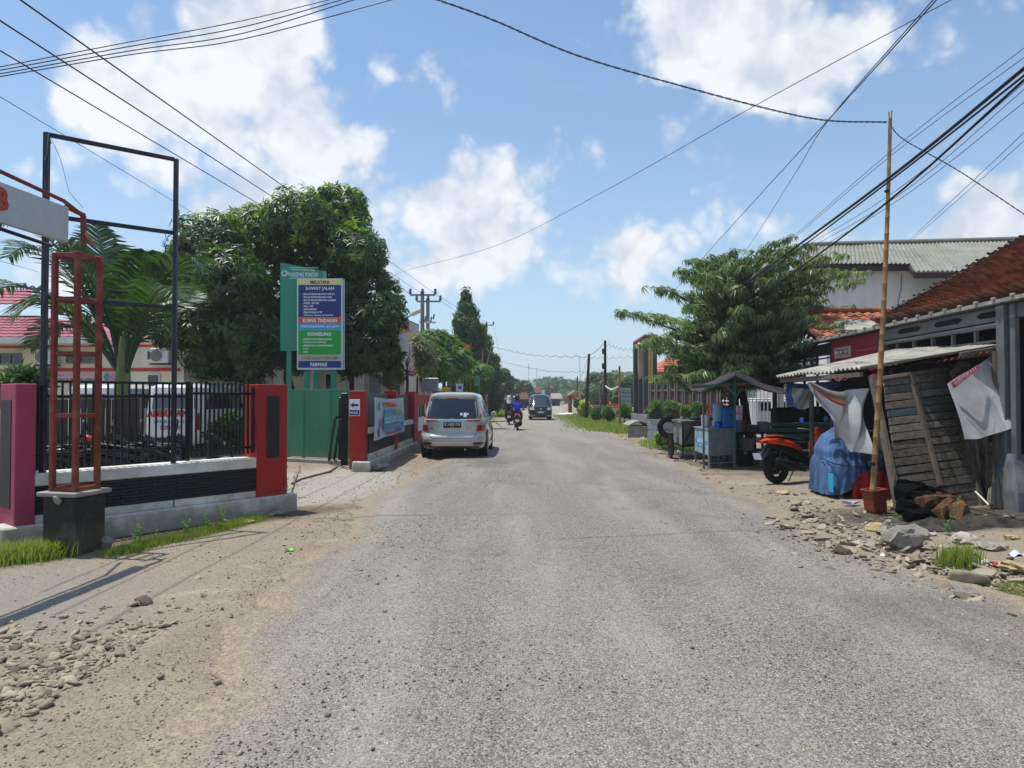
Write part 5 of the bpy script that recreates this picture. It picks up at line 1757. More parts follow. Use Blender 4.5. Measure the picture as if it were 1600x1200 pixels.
# banner on the clinic
c = P(118, 591, DC - .12)
bb = thing('clinic_banner', 'long pink and white lettered banner on the clinic wall below the stripe', 'banner', (c.x, c.y, c.z))
a, b = P(78, 597, DC - .1), P(178, 583, DC - .1)
part('sheet', MB().frame_box((a + b) / 2, V((b.x - a.x) / 2, 0, 0), V(0, .006, 0), Z * ((b.z - a.z) / 2)), flat('c9b8bd'), bb, True)
text_on(bb, 'MASAK AIR DI DAPUR', P(125, 586.5, DC - .11), V(1, 0, 0), Z, width=1.5, height=.1, mat=flat('c77a8a'), bold=.02)
text_on(bb, 'UNTUK PROMOSI KESEHATAN', P(125, 593, DC - .11), V(1, 0, 0), Z, width=1.5, height=.1, mat=flat('3a3540'), bold=.02)
part('emblem', MB().prism([(.11 * math.cos(k * math.pi / 8), .13 * math.sin(k * math.pi / 8)) for k in range(16)], P(167, 589, DC - .108), V(1, 0, 0), Z, V(0, -.003, 0)), flat('4f8f80'), bb, True)
part('print', MB().frame_box(P(176, 590, DC - .108), V(.08, 0, 0), V(0, .002, 0), Z * .14), flat('c77a9a'), bb, True)
a, b = P(-10, 598, DC - .1), P(34, 587, DC - .1)
solo('blue_board', MB().frame_box((a + b) / 2, V((b.x - a.x) / 2, 0, 0), V(0, .01, 0), Z * ((b.z - a.z) / 2), .004), flat('2d6aa0'), 'blue board low on the clinic wall at the left edge of the picture', 'sign')

# --- second clinic block behind the mango tree
D2 = 27.5
t = thing('clinic_annex', 'low cream and grey clinic annex with dark glazed doors behind the mango trunk', 'building', (P(450, 600, D2).x, D2, 0))
xa, xb_ = P(288, 600, D2).x, P(632, 600, D2).x
part('wall', MB().box(((xa + xb_) / 2, D2 + 3, 1.7), (xb_ - xa, 6, 3.6)), m_cream, t, True)
part('roof', MB().frame_box(V((xa + xb_) / 2, D2 + 2.6, 3.62), V((xb_ - xa) / 2 + .4, 0, 0), V(0, 3.6, 0), Z * .08, .02), m_whitegrey, t, True)
for px in (298, 437, 490, 563):
    x = P(px, 600, D2).x
    part('pilaster', MB().frame_box(V(x, D2 - .12, 1.75), V(.19, 0, 0), V(0, .12, 0), Z * 1.78, .01), m_whitegrey, t, True)
for x0, x1 in ((390, 418), (424, 434), (508, 520), (545, 556), (576, 596), (604, 626), (310, 340)):
    window(x0, x1, 584, 640, D2, 1, t, m_whitegrey)

# --- poster billboard
D3 = 26.0
t = thing('poster_billboard', 'large white poster billboard with red and pink prints on a black pipe frame', 'billboard', (P(635, 600, D3).x, D3, 0))
q4 = [P(612, 583, D3), P(652, 589, D3 + .8), P(655, 508, D3 + .8), P(612, 490, D3)]
qn = (q4[1] - q4[0]).cross(q4[3] - q4[0]).normalized()
if qn.y > 0: qn = -qn
part('sheet', MB().hexa([q4[0], q4[1], q4[1] - qn * .04, q4[0] - qn * .04, q4[3], q4[2], q4[2] - qn * .04, q4[3] - qn * .04]), flat('c3bcc0'), t, True)
def qp(u_, v_, o=.003):
    return q4[0].lerp(q4[1], u_).lerp(q4[3].lerp(q4[2], u_), v_) + qn * o
def patch(u0, u1, v0, v1, col, o=.004):
    part('print', MB().add([qp(u0, v0, o), qp(u1, v0, o), qp(u1, v1, o), qp(u0, v1, o), qp(u0, v0, o + .002), qp(u1, v0, o + .002), qp(u1, v1, o + .002), qp(u0, v1, o + .002)], [(4, 5, 6, 7), (0, 1, 5, 4), (1, 2, 6, 5), (2, 3, 7, 6), (3, 0, 4, 7)]), flat(col), t, True)
patch(.2, .62, .78, .97, 'c23b44'); patch(.5, .8, .72, .84, 'c9808a'); patch(.28, .5, .74, .84, 'd98a2a', .008); patch(.02, .12, .55, .66, '3a8fc8')
patch(.85, 1.0, .02, .3, 'b8385a'); patch(0, .84, .0, .04, '2a3a80'); patch(.5, .84, .05, .1, 'c23b44'); patch(.4, .5, .2, .3, 'b8485a'); patch(.0, .2, .02, .1, 'c8484a')
text_on(t, 'Baru', qp(.38, .79, .012), q4[1] - q4[0], Z, width=.35, height=.14, mat=flat('e0c040'), bold=.03)
for u_ in (.0, 1.0):
    p = qp(u_, 0, -.06)
    part('post', MB().bar(V(p.x, p.y, 0), qp(u_, 1, -.06), .06, .06), m_blackmetal, t, True)
part('frame', MB().bar(qp(0, 1, -.05), qp(1, 1, -.05), .06, .06), m_blackmetal, t, True)
c = P(672, 601, 27.5)
mb = MB().frame_box(c, V(.32, 0, 0), V(0, .1, 0), Z * .26, .02)
t = thing('meter_box', 'grey metal cabinet on a stand behind the red-framed wall', 'cabinet', (c.x, c.y, 0))
part('case', mb, m_galv, t, True); part('leg', MB().bar(V(c.x - .25, c.y, 0), V(c.x - .25, c.y, c.z - .26), .05), m_galv, t, True); part('leg', MB().bar(V(c.x + .25, c.y, 0), V(c.x + .25, c.y, c.z - .26), .05), m_galv, t, True)
# little orange festival flag and small roadside boards above the car roof
c = P(729, 544, 34)
t = thing('orange_pennant', 'torn orange cloth pennant caught in the tree above the car', 'flag', (c.x, c.y, 0))
part('pole', MB().tube([V(c.x + .18, c.y, 0), V(c.x + .2, c.y, c.z + .3)], .02, 6), m_bamboo, t, True)
part('cloth', MB().grid(lambda u_, v_: c + V((u_ - .6) * .36, .03 * math.sin(u_ * 7), (v_ - .5) * .32 + .1 * (1 - u_) * (1 if v_ > .5 else -.6)), 6, 4, .004), flat('d98a20'), t, True)
for px, py, w, h, col, lab in ((718, 606, 11, 12, 'c3ccd6', 'small white and blue notice board behind the car roof'), (746, 596, 9, 14, '4d7d78', 'teal banner on a pole beside the column tree'), (697, 609, 14, 7, 'c99a30', 'yellow banner strip showing above the car roof')):
    c = P(px, py, 31)
    t = thing('roadside_board', lab, 'sign', (c.x, 31, 0))
    part('board', MB().frame_box(c, V(w / FPX * 31 / 2, 0, 0), V(0, .02, 0), Z * h / FPX * 31 / 2, .004), flat(col), t, True)
    part('post', MB().bar(V(c.x + .06, 31.04, 0), V(c.x + .06, 31.04, c.z), .04), m_greysteel, t, True)
    if col == 'c3ccd6':
        part('print', MB().frame_box(c + V(.02, -.025, .02), V(.07, 0, 0), V(0, .003, 0), Z * .07), flat('2a5ab0'), t, True)
# thin bamboo pole by the pink fence
solo('thin_pole', MB().tube([G(754, 640) + V(0, 2, 0), P(754, 560, 38), P(754, 545, 38)], .035, 6), m_bamboo, 'thin upright bamboo pole beside the far pink fence', 'pole', smooth=60)
solo('bent_pole', MB().tube([P(756, 590, 44), P(763, 560, 44), P(770, 535, 44)], .025, 6), m_bamboo, 'thin bent bamboo pole leaning across the column trees', 'pole', smooth=60)

# ================================================================== RIGHT SIDE
# --- shop building with the old clay roof (facade runs beside the road)
S0 = Vector((7.08, 9.75, 0)); S1 = Vector((7.95, 24.3, 0))
SD = (S1 - S0).normalized(); SN = Vector((-SD.y, SD.x, 0))      # SN points to the road
EZ = 3.03
def sp(s, z, o=0.0):
    return S0 + SD * s + SN * o + Z * z
def s_at(px):      # distance along the facade that shows at photo column px
    k = (px - 800) / FPX
    return (k * S0.y - S0.x) / (SD.x - k * SD.y)
t = thing('shop_building', 'old shop with mossy orange clay-tile roof, red TOKO board and grey lattice windows', 'shop', sp(4, 0))
SB = MW[t].inverted()
SANG = math.atan2(SD.y, SD.x)
sE = s_at(1376)                      # where the main tiled roof ends
s_lo, s_hi = -6.0, sE
UP = (-SN * 1.0 + Z * .57).normalized()
RN = SD.cross(UP).normalized()
if RN.z < 0: RN = -RN
RL = 4.6
# roof deck under the tiles
dk0, dk1 = sp(s_lo, EZ - .03, .14), sp(s_hi, EZ - .03, .14)
part('roof_deck', MB().hexa([dk0 - RN * .08, dk1 - RN * .08, dk1 - RN * .08 + UP * RL, dk0 - RN * .08 + UP * RL, dk0 - RN * .03, dk1 - RN * .03, dk1 - RN * .03 + UP * RL, dk0 - RN * .03 + UP * RL]), m_darkwood, t, True)
def tile_mesh(name, w=.235, L=.31, mat=m_terracotta):
    # interlocking S tile; local x across, y up the slope, z out
    prof = [(-.5, .012), (-.38, .0), (-.2, .0), (-.05, .012), (.1, .038), (.24, .05), (.38, .042), (.5, .014)]
    mb = MB()
    top = [(x * w, z * .7) for x, z in prof]
    n = len(top)
    vs = [(x, -L / 2, z) for x, z in top] + [(x, L / 2, z) for x, z in top] + [(x, -L / 2, z - .014) for x, z in top]
    fs = [(i, i + 1, n + i + 1, n + i) for i in range(n - 1)] + [(2 * n + i, 2 * n + i + 1, i + 1, i) for i in range(n - 1)]
    mb.add(vs, fs)
    me = mb.data(name, 50); me.materials.append(mat)
    return me, np.array(vs, float), fs
tm, tv, tf = tile_mesh('roof_tile')
TW, TLp = .215, .235
cols = int((s_hi - s_lo) / TW); rows = int(RL / TLp)
base_rot = Matrix((SD, UP, RN)).transposed()
cand = []
for c in range(cols):
    for r in range(rows):
        p = sp(s_hi - (c + .5) * TW, EZ, .16) + UP * ((r + .5) * TLp)
        px = 800 + FPX * p.x / p.y if p.y > .5 else 9999
        cand.append(((p - V(0, 0, 1.6)).length, c, r, p, px < 1680))
vis = sorted([x for x in cand if x[4]], key=lambda x: x[0])[:300]
vset = {(x[1], x[2]) for x in vis}
rest_v, rest_f = [], []
for dist, c, r, p, v_ in cand:
    j = rnd.uniform(-.03, .03); tl = rnd.uniform(-.02, .02) + .045
    Rm = base_rot @ Matrix.Rotation(j, 3, 'Z') @ Matrix.Rotation(-tl, 3, 'X')
    p = p + RN * rnd.uniform(-.006, .010) + UP * rnd.uniform(-.012, .012)
    if (c, r) in vset:
        q_ = p - MW[t].translation
        o = piece('roof_tile', tm, t, q_, Rm.to_euler())
    else:
        o_ = len(rest_v)
        rest_v += [tuple(Rm @ Vector(v) + p) for v in tv]
        rest_f += [tuple(i + o_ for i in f) for f in tf]
mb = MB(); mb.add(rest_v, rest_f)
part('roof_tiles', mb, m_terracotta, t, True, smooth=50, stuff=True)
# back slope so the roof is closed
rg0, rg1 = dk0 + UP * RL, dk1 + UP * RL
DN = (-SN * 1.0 - Z * .57).normalized()
part('roof', MB().hexa([rg0 - Z * .05, rg1 - Z * .05, rg1 + DN * RL - Z * .05, rg0 + DN * RL - Z * .05, rg0 + Z * .02, rg1 + Z * .02, rg1 + DN * RL, rg0 + DN * RL]), m_terracotta, t, True)
# gable wall under the roof end
gp = [sp(s_hi - .25, 0, 0), sp(s_hi - .25, 0, -6.4)]
part('gable_wall', MB().add([sp(s_hi - .3, .0, -.1), sp(s_hi - .3, 0, -7.0), sp(s_hi - .3, EZ, -7.0), sp(s_hi - .3, EZ + 2.2, -3.6), sp(s_hi - .3, EZ + .3, -.1), sp(s_hi - .1, .0, -.1), sp(s_hi - .1, 0, -7.0), sp(s_hi - .1, EZ, -7.0), sp(s_hi - .1, EZ + 2.2, -3.6), sp(s_hi - .1, EZ + .3, -.1)],
     [(0, 1, 2, 3, 4), (9, 8, 7, 6, 5), (0, 5, 6, 1), (1, 6, 7, 2), (2, 7, 8, 3), (3, 8, 9, 4), (4, 9, 5, 0)]), m_darkgrey, t, True)
# white eave board with clip-like ends (runs past the big roof to the small one)
s_end = s_at(1238)
edge = MB().bar(sp(s_lo, EZ - .05, .18), sp(s_end, EZ - .05, .18), .03, .055)
part('eave_board', edge, m_asbestos2, t, True)
cl = MB().box((0, 0, 0), (.07, .05, .04), .01).data('eave_clip'); cl.materials.append(m_asbestos2)
k = s_lo
while k < s_end:
    piece('eave_clip', cl, t, sp(k, EZ - .01, .20) - MW[t].translation, (0, 0, SANG)); k += .42
# facade: grey fascia band with dark slots as black plates, lattice below
def fac(name, s0, s1, z0, z1, o0, o1, mat, b=.004, label=None):
    return part(name, slab(MB(), sp(s0, 0), sp(s1, 0), z0, z1, o0, o1, SN, b), mat, t, True, label=label)
sA, sB, sC = s_at(1575), s_at(1383), s_at(1303)
fac('fascia', s_lo, sB, 2.72, 2.93, .0, .06, m_greysteel)
fac('soffit', s_lo, s_end, 2.935, 2.96, -.05, .14, m_darkgrey)
for a, b in ((1398, 1445), (1470, 1512), (1535, 1568), (1586, 1640)):
    pass
for pxa, pxb in ((1409, 1446), (1466, 1511), (1534, 1569)):
    s0, s1 = s_at(pxb), s_at(pxa)
    h = .045
    poly = [(0, 0), (.1, -h), (s1 - s0 - .1, -h), (s1 - s0, 0), (s1 - s0 - .1, h), (.1, h)]
    part('slot', MB().prism(poly, sp(s0, 2.83, .063), SD, Z, SN * .006), M('slot_shade_plate', '0a0a0b', .9, bump=0), t, True)  # no hole is cut: the slot's inner shade is the plate's black colour
# dark interior behind the lattice
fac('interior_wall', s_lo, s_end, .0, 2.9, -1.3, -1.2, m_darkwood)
fac('lintel', sA, sB, 2.63, 2.698, -.03, .07, m_greysteel)
fac('lintel', sA, sB, 1.95, 2.0, -.03, .05, m_greysteel)
fac('rail', sA, sB, 2.42, 2.455, -.02, .04, m_greysteel)
fac('rail', sA, sB, 2.22, 2.255, -.02, .04, m_greysteel)
for i in range(2):
    z0, z1 = ((2.456, 2.629), (2.256, 2.419))[i]
    k = sA + .08 + i * .3
    while k < sB:
        fac('mullion', k, k + .045, z0, z1, -.02, .035, m_greysteel, 0)
        k += .62
fac('post', sB, sB + .1, 0, 2.9, -.02, .08, m_darkgrey)
# red shop board
fac('shop_board', sB + .12, sC, 2.02, 2.92, .0, .05, m_redpanel)
fac('name_plate', s_at(1334), s_at(1308), 2.50, 2.74, .051, .058, flat('a89a94'))
text_on(t, 'TOKO', sp((s_at(1334) + s_at(1309)) / 2, 2.62, .061), -SD, Z, width=.62, height=.15, mat=flat('5a1a20'), bold=.0)
text_on(t, 'Meubel', sp(s_at(1354), 2.42, .056), -SD, Z, width=.7, height=.1, mat=flat('b7a0a0'), bold=.0)
# dark lattice further back
fac('lintel', sC + .1, s_end, 2.62, 2.9, -.02, .04, m_darkwood)
for k in range(5):
    fac('rail', sC + .1, s_end, 1.9 + k * .16, 1.93 + k * .16, -.02, .03, m_darkgrey, 0)
k = sC + .1
while k < s_end:
    fac('mullion', k, k + .06, 1.2, 2.62, -.03, .02, m_darkgrey, 0); k += .9
fac('low_wall', s_lo, s_end, -.1, .9, -.3, -.22, m_darkgrey)
# near steel columns and their concrete feet
for pxc, w in ((1578, .11), (1593, .07)):
    s = s_at(pxc)
    fac('column', s - w * .8, s + w * .8, .55, 2.93, .02, .02 + w, m_greysteel, .006)
s = s_at(1581)
part('column_foot', MB().loft([[sp(s - a_, z, -.05), sp(s + a_ * .7, z, -.05), sp(s + a_ * .7, z, .08 + o), sp(s - a_, z, .08 + o)] for a_, z, o in ((.42, -.1, .10), (.36, .3, .09), (.24, .7, .05), (.2, .82, .03))]), M('blue_grey_concrete', '666b72', .85, var=.15, bump=.4, dirt='8b8f90', dirt_amt=.4, dscale=3), t, True)
fac('door_leaf', s_at(1640), s_at(1598), .0, 2.5, -.2, -.14, m_tealpole)
for k in range(6):
    fac('door_bar', s_at(1640), s_at(1596), .5 + k * .36, .53 + k * .36, -.12, -.09, m_darkgrey, 0)

# --- lower orange roof behind
t = thing('orange_roof_house', 'low house behind the shop with a brighter orange clay-tile roof', 'house', sp(10, 0, -3))
om, ov, of_ = tile_mesh('roof_tile', .26, .33, m_terranew)
XD = V(1, 0, 0); U2 = V(0, 1, .45).normalized(); N2 = XD.cross(U2)
ro = lambda s, r: V(7.4 + s, 17.0, 3.02) + U2 * r
rot2 = Matrix((XD, U2, N2)).transposed()
Lr = 3.4; H2 = 2.25
part('roof_deck', MB().hexa([ro(0, 0) - N2 * .08, ro(Lr, 0) - N2 * .08, ro(Lr, H2) - N2 * .08, ro(0, H2) - N2 * .08, ro(0, 0) - N2 * .02, ro(Lr, 0) - N2 * .02, ro(Lr, H2) - N2 * .02, ro(0, H2) - N2 * .02]), m_darkwood, t, True)
n_ = 0
for c in range(int(Lr / .25)):
    for r in range(int(H2 / .26)):
        p = ro((c + .5) * .25, (r + .5) * .26) + N2 * rnd.uniform(-.005, .01)
        Rm = rot2 @ Matrix.Rotation(rnd.uniform(-.03, .03), 3, 'Z') @ Matrix.Rotation(-.06, 3, 'X')
        piece('roof_tile', om, t, p - MW[t].translation, Rm.to_euler()); n_ += 1
rd = MB().tube([(-.2, 0, 0), (.2, 0, 0)], [.09, .075], 10).data('ridge_tile', 40); rd.materials.append(m_terranew)
for k in range(int(Lr / .36)):
    p = ro((k + .5) * .36, H2) + N2 * .04
    piece('ridge_tile', rd, t, p - MW[t].translation)
part('wall', MB().box((10.0, 18.6, 1.5), (1.6, 1.8, 2.9)), m_darkgrey, t, True)
pq = [P(1302, 522, 17.5), P(1362, 520, 17.3), P(1370, 507, 17.9), P(1308, 504, 18.0)]
part('patch_sheet', MB().hexa([p + Z * .04 for p in pq] + [p + Z * .09 for p in pq]), m_asbestos2, t, True)

# --- big white house with the asbestos roof
D5 = 28.0
t = thing('white_house', 'large pale two-storey house with a long mossy corrugated cement roof behind the shop', 'house', (P(1450, 600, D5).x, D5, 0))
xA = P(1292, 600, D5).x; xS = P(1458, 600, D5).x; xE = xA + 18
wt_ = P(0, 416, D5).z
part('wall', MB().hexa([V(xA, D5, 0), V(xS, D5 - .2, 0), V(xS, D5 + 8, 0), V(xA, D5 + 8, 0), V(xA, D5, wt_), V(xS, D5 - .2, wt_), V(xS, D5 + 8, wt_), V(xA, D5 + 8, wt_)]), m_whitegrey, t, True)
part('wall', MB().hexa([V(xS + .005, D5 - 1.3, 0), V(xE, D5 - 1.6, 0), V(xE, D5 + 7, 0), V(xS + .005, D5 + 7, 0), V(xS + .005, D5 - 1.3, wt_ - .25), V(xE, D5 - 1.6, wt_ - .25), V(xE, D5 + 7, wt_ - .25), V(xS + .005, D5 + 7, wt_ - .25)]), m_whitegrey, t, True)
part('ledge', MB().bar(V(xA - .05, D5 - .07, wt_ - .12), V(xS, D5 - .27, wt_ - .12), .12, .10), m_cream, t, True)
part('wall_crack', MB().tube([P(1409, 427, D5 - .17), P(1408, 450, D5 - .17), P(1404, 470, D5 - .17), P(1402, 482, D5 - .17)], .012, 4), m_darkgrey, t, True)
part('wall', MB().box((P(1279, 600, D5 + 1).x + .1, D5 + 4, 5.0), (.6, 6, 3.6)), m_whitegrey, t, True)
# roof sheets: ridge further back, corrugations running down the slope
def corr(t, e0, e1, r0, r1, mat, sheets, name='roof_sheet', pitch=.177, amp=.028, thick=.012, lap=.03, rowsn=1):
    e0, e1, r0, r1 = map(Vector, (e0, e1, r0, r1))
    L_ = (e1 - e0).length
    n = (e1 - e0).cross(r0 - e0).normalized()
    if n.z < 0: n = -n
    for rr_ in range(rowsn):
        for k in range(sheets):
            u0, u1 = k / sheets, (k + 1) / sheets
            nn_ = max(8, int((u1 - u0) * L_ / pitch * 6))
            lift = (k % 2) * .012 + rr_ * -.03
            v0, v1 = rr_ / rowsn, (rr_ + 1.06) / rowsn if rr_ < rowsn - 1 else 1
            jt = rnd.uniform(-.01, .01)
            def f(u_, v_):
                uu = u0 + (u1 - u0) * u_ * 1.01
                vv = v0 + (v1 - v0) * v_
                p = (e0.lerp(e1, uu)).lerp(r0.lerp(r1, uu), vv)
                return p + n * (amp * math.cos(uu * L_ / pitch * 2 * math.pi) + lift + (1 - v_) * .03 + jt)
            part(name, MB().grid(f, nn_, 1, thick), mat, t, True, smooth=50)
yr = D5 + 3.2
eL = P(0, 413, D5 - .5).z
rz1, rz2 = P(1290, 383, yr).z, P(1600, 374, yr).z
xr0, xr1 = P(1268, 383, yr).x, xE + 2
def zl_(z1, z2, x): return z1 + (z2 - z1) * (x - xr0) / (P(1600, 374, yr).x - xr0)
xk = P(1421, 413, D5 - .5).x
corr(t, V(P(1258, 413, D5 - .5).x, D5 - .5, eL), V(xk, D5 - .5, eL), V(xr0, yr, rz1), V(xk + 1.6, yr, zl_(rz1, rz2, xk + 1.6)), m_asbestos, 5, rowsn=2)
zk2 = eL - 1.2 * (rz1 - eL) / 3.7
corr(t, V(xk - .52, D5 - 1.7, zk2), V(xE, D5 - 1.9, zk2 + .15), V(xk + 1.6, yr, zl_(rz1, rz2, xk + 1.6)), V(xE + 1.6, yr, zl_(rz1, rz2, xE + 1.6)), m_asbestos, 9, rowsn=2)
part('fascia', MB().bar(V(P(1258, 413, D5 - .5).x, D5 - .45, eL - .15), V(xk, D5 - .45, eL - .15), .05, .2), M('maroon_fascia', '3a1d22', .7), t, True)
part('fascia', MB().bar(V(xk, D5 - .45, eL - .15), V(xk - .45, D5 - 1.6, zk2 - .1), .05, .2), M('maroon_fascia', '3a1d22', .7), t, True)
part('fascia', MB().bar(V(xk - .5, D5 - 1.65, zk2 - .14), V(xE, D5 - 1.85, zk2 + .02), .05, .2), M('maroon_fascia', '3a1d22', .7), t, True)
part('ridge_cap', MB().tube([V(xr0, yr, rz1 + .05), V(xE + 1.6, yr, zl_(rz1, rz2, xE + 1.6) + .05)], .09, 8), m_asbestos, t, True)
part('roof', MB().add([V(xr0, yr, rz1), V(xE + 1.6, yr, zl_(rz1, rz2, xE + 1.6)), V(xE, D5 + 9, eL), V(xr0, D5 + 9, eL), V(xr0, yr, rz1 - .06), V(xE + 1.6, yr, zl_(rz1, rz2, xE + 1.6) - .06), V(xE, D5 + 9, eL - .06), V(xr0, D5 + 9, eL - .06)], [(0, 1, 2, 3), (7, 6, 5, 4), (0, 4, 5, 1), (1, 5, 6, 2), (2, 6, 7, 3), (3, 7, 4, 0)]), m_asbestos, t, True)
part('gable', MB().add([V(P(1262, 400, yr).x + .1, D5, eL - .2), V(xr0 + .2, D5 + 8, eL - .2), V(xr0 + .15, yr, rz1 - .1), V(P(1262, 400, yr).x + .25, D5, eL - .2), V(xr0 + .35, D5 + 8, eL - .2), V(xr0 + .3, yr, rz1 - .1)], [(0, 1, 2), (5, 4, 3), (0, 3, 4, 1), (1, 4, 5, 2), (2, 5, 3, 0)]), m_darkwood, t, True)
s = thing('security_lamp', 'small wall lamp high on the pale house wall beside the leaves', 'lamp', P(1446, 458, D5 - .5))
part('arm', MB().bar((0, 0, 0), (.4, -.1, .05), .05), m_blackmetal, s); part('shade', MB().box((-.05, -.1, 0), (.25, .15, .08), .02), m_blackmetal, s)

# --- street stall with the sagging cement-sheet awning
A_, B_, C_, D_ = P(1213, 590, 13.9), P(1346, 579, 10.7), P(1562, 541, 10.25), P(1405, 545, 13.2)
t = thing('street_stall', 'ramshackle roadside stall roofed with pale corrugated cement sheets and rusty tin', 'stall', (6.3, 12, 0))
corr(t, A_, B_, D_, C_, m_asbestos2, 4, amp=.022, pitch=.14)
# ragged rusty tin hung under the near edge
rb0, rb1 = P(1296, 592, 11.4), P(1526, 548, 10.35)
corr(t, rb0 - Z * .02 + V(0, -.25, -.06), rb1 + V(0, -.25, -.05), rb0 + V(.2, .3, .02), rb1 + V(.2, .3, .03), m_rust, 3, pitch=.09, amp=.014, thick=.004)
part('beam', MB().bar(P(1500, 556, 10.3), P(1562, 546, 10.2), .08, .10, b=.01), m_woodv, t, True)
part('beam', MB().bar(A_ - Z * .06 + V(.1, 0, 0), B_ - Z * .06, .05, .07), m_woodv, t, True)
for (px, d, top) in ((1268, 13.4, 600), (1556, 10.15, 549)):
    p = Vector((P(px, 600, d).x, d, 0))
    part('post', MB().tube([p, V(p.x, d, P(px, top, d).z)], [.05, .045], 8), m_woodv, t, True, smooth=50)
part('back_wall', MB().hexa([V(6.5, 14.3, 0), V(8.3, 14.6, 0), V(8.3, 14.7, 0), V(6.5, 14.4, 0), V(6.5, 14.3, 2.2), V(8.3, 14.6, 2.4), V(8.3, 14.7, 2.4), V(6.5, 14.4, 2.2)]), m_darkwood, t, True)
part('shelf', MB().box((6.7, 13.1, .95), (.9, 1.2, .06)), m_darkwood, t, True)
part('partition', MB().box((6.7, 11.35, 1.0), (1.0, .06, 2.0)), m_darkwood, t, True)
# tarpaulins and banner cloths as their own things
def cloth(name, label, cat, pts, nu, nv, mat, waves, thick=.004, wamp=.05, seed=0, t=None):
    """bilinear sheet through 4 corner points with folds"""
    a, b, c, d_ = map(Vector, pts)
    n = (b - a).cross(d_ - a).normalized()
    if n.y > 0: n = -n
    g = random.Random(seed); ph = [g.uniform(0, 6) for _ in range(6)]
    def f(u_, v_):
        p = a.lerp(b, u_).lerp(d_.lerp(c, u_), v_)
        w = math.sin(u_ * waves + ph[0] + 1.3 * v_) * .6 + .35 * math.sin(u_ * waves * 1.9 + ph[1] - 2.2 * v_) + .25 * math.sin(v_ * 7 + ph[2] + u_ * 3)
        return p + n * w * wamp
    mb = MB().grid(f, nu, nv, thick)
    if t is None:
        return solo(name, mb, mat, label, cat, smooth=60)
    return part(name, mb, mat, t, True, smooth=60)
bt = thing('blue_tarp', 'bunched blue and grey tarpaulin hanging under the left end of the stall awning', 'tarp', P(1260, 610, 13.6))
def bunch(px0, px1, top, bot, d, seed):
    g = random.Random(seed)
    def f(u_, v_):
        px = px0 + (px1 - px0) * u_
        sagv = bot(u_) if callable(bot) else bot
        py = top(u_) + (sagv - top(u_)) * v_
        p = P(px, py, d)
        return p + V(0, -.05 * math.sin(u_ * 7 + v_ * 5 + seed) * (.4 + v_ * .6) - .02 * math.sin(u_ * 15 + v_ * 9), 0)
    return f
part('sheet', MB().grid(bunch(1228, 1272, lambda u: 598 + 3 * u, lambda u: 615 + 24 * math.sin(math.pi * (.15 + .8 * u)), 13.7, 1), 22, 12, .004), m_bluetarp, bt, True, smooth=60)
part('sheet', MB().grid(bunch(1262, 1312, lambda u: 598 - 2 * u, lambda u: 603 + 9 * math.sin(math.pi * u), 12.6, 2), 22, 8, .004), m_bluetarp, bt, True, smooth=60)
part('sheet', MB().grid(bunch(1238, 1270, lambda u: 606 + 2 * u, lambda u: 622 + 18 * math.sin(math.pi * (.1 + .8 * u)), 13.62, 3), 18, 8, .004), m_whitecloth, bt, True, smooth=60)
# draped printed banner (white, brown swag, red hem)
wb = thing('draped_banner', 'old white printed banner with brown swag and red hem draped below the stall awning', 'banner', P(1320, 650, 11.3))
def drape(u_, v_):
    # top edge from (1266,598) to (1357,608); bottom follows the sagging point
    tx, ty = 1266 + 92 * u_, 598 + 24 * math.sin(math.pi * min(1, u_ * 1.1)) * (1 - u_) + 10 * u_
    bxp = np.interp(u_, [0, .12, .28, .42, .55, .8, 1], [1267, 1281, 1296, 1312, 1322, 1340, 1357])
    byp = np.interp(u_, [0, .12, .28, .42, .55, .8, 1], [600, 628, 664, 700, 706, 706, 709])
    px, py = tx + (bxp - tx) * v_, ty + (byp - ty) * v_
    p = P(px, py, 11.45 - .6 * u_)
    return p + V(.03, -.07, 0) * math.sin(u_ * 16 + v_ * 4) + V(0, -.05, 0) * math.sin(u_ * 7 - v_ * 6)
part('sheet', MB().grid(drape, 40, 24, .004), m_whitecloth, wb, True, smooth=60)
def swag(y0, y1):
    def f(u_, v_):
        px = 1266 + 54 * u_
        c = 598 + 22 * math.sin(math.pi * .5 * u_)
        py = c + (y0 + (y1 - y0) * v_) * (.25 + .75 * u_)
        return P(px, py, 11.3 - .35 * u_) + V(0, -.03 * math.sin(v_ * 3.1), 0)
    return f
part('swag', MB().grid(swag(-8, 6), 16, 6, .005), M('brown_grey_banner', '6e655c', .7, var=.15, scale=5, bump=.2), wb, True, smooth=60)
part('hem', MB().grid(swag(7, 15), 16, 3, .005), M('faded_red_banner', '8e3b2c', .7, var=.12, scale=5, bump=.2), wb, True, smooth=60)
# white banner hung at the right of the leaning planks
pts_r = [P(1480, 600, 10.2), P(1556, 552, 10.3), P(1578, 668, 9.95), P(1507, 686, 10.0)]
rb = thing('white_banner', 'white banner with a red and white lettered stripe stretched to the grey column', 'banner', P(1530, 620, 10.2))
def wbf(u_, v_):
    a, b, c, d_ = pts_r[3], pts_r[2], pts_r[1], pts_r[0]
    p = a.lerp(b, u_).lerp(d_.lerp(c, u_), v_)
    return p + V(0, -.05, 0) * math.sin(u_ * 8 + v_ * 3) * (1 - v_ * .5) + Z * (-.05 * math.sin(math.pi * u_) * (1 - v_))
part('sheet', MB().grid(wbf, 24, 24, .004), m_whitecloth, rb, True, smooth=60)
st = [P(1486, 598, 10.12), P(1490, 607, 10.1), P(1530, 575, 10.12), P(1527, 570, 10.14)]
part('stripe', MB().hexa([st[0], st[1], st[2], st[3]] + [p + V(0, -.012, 0) for p in st]), flat('a3344a'), rb, True)
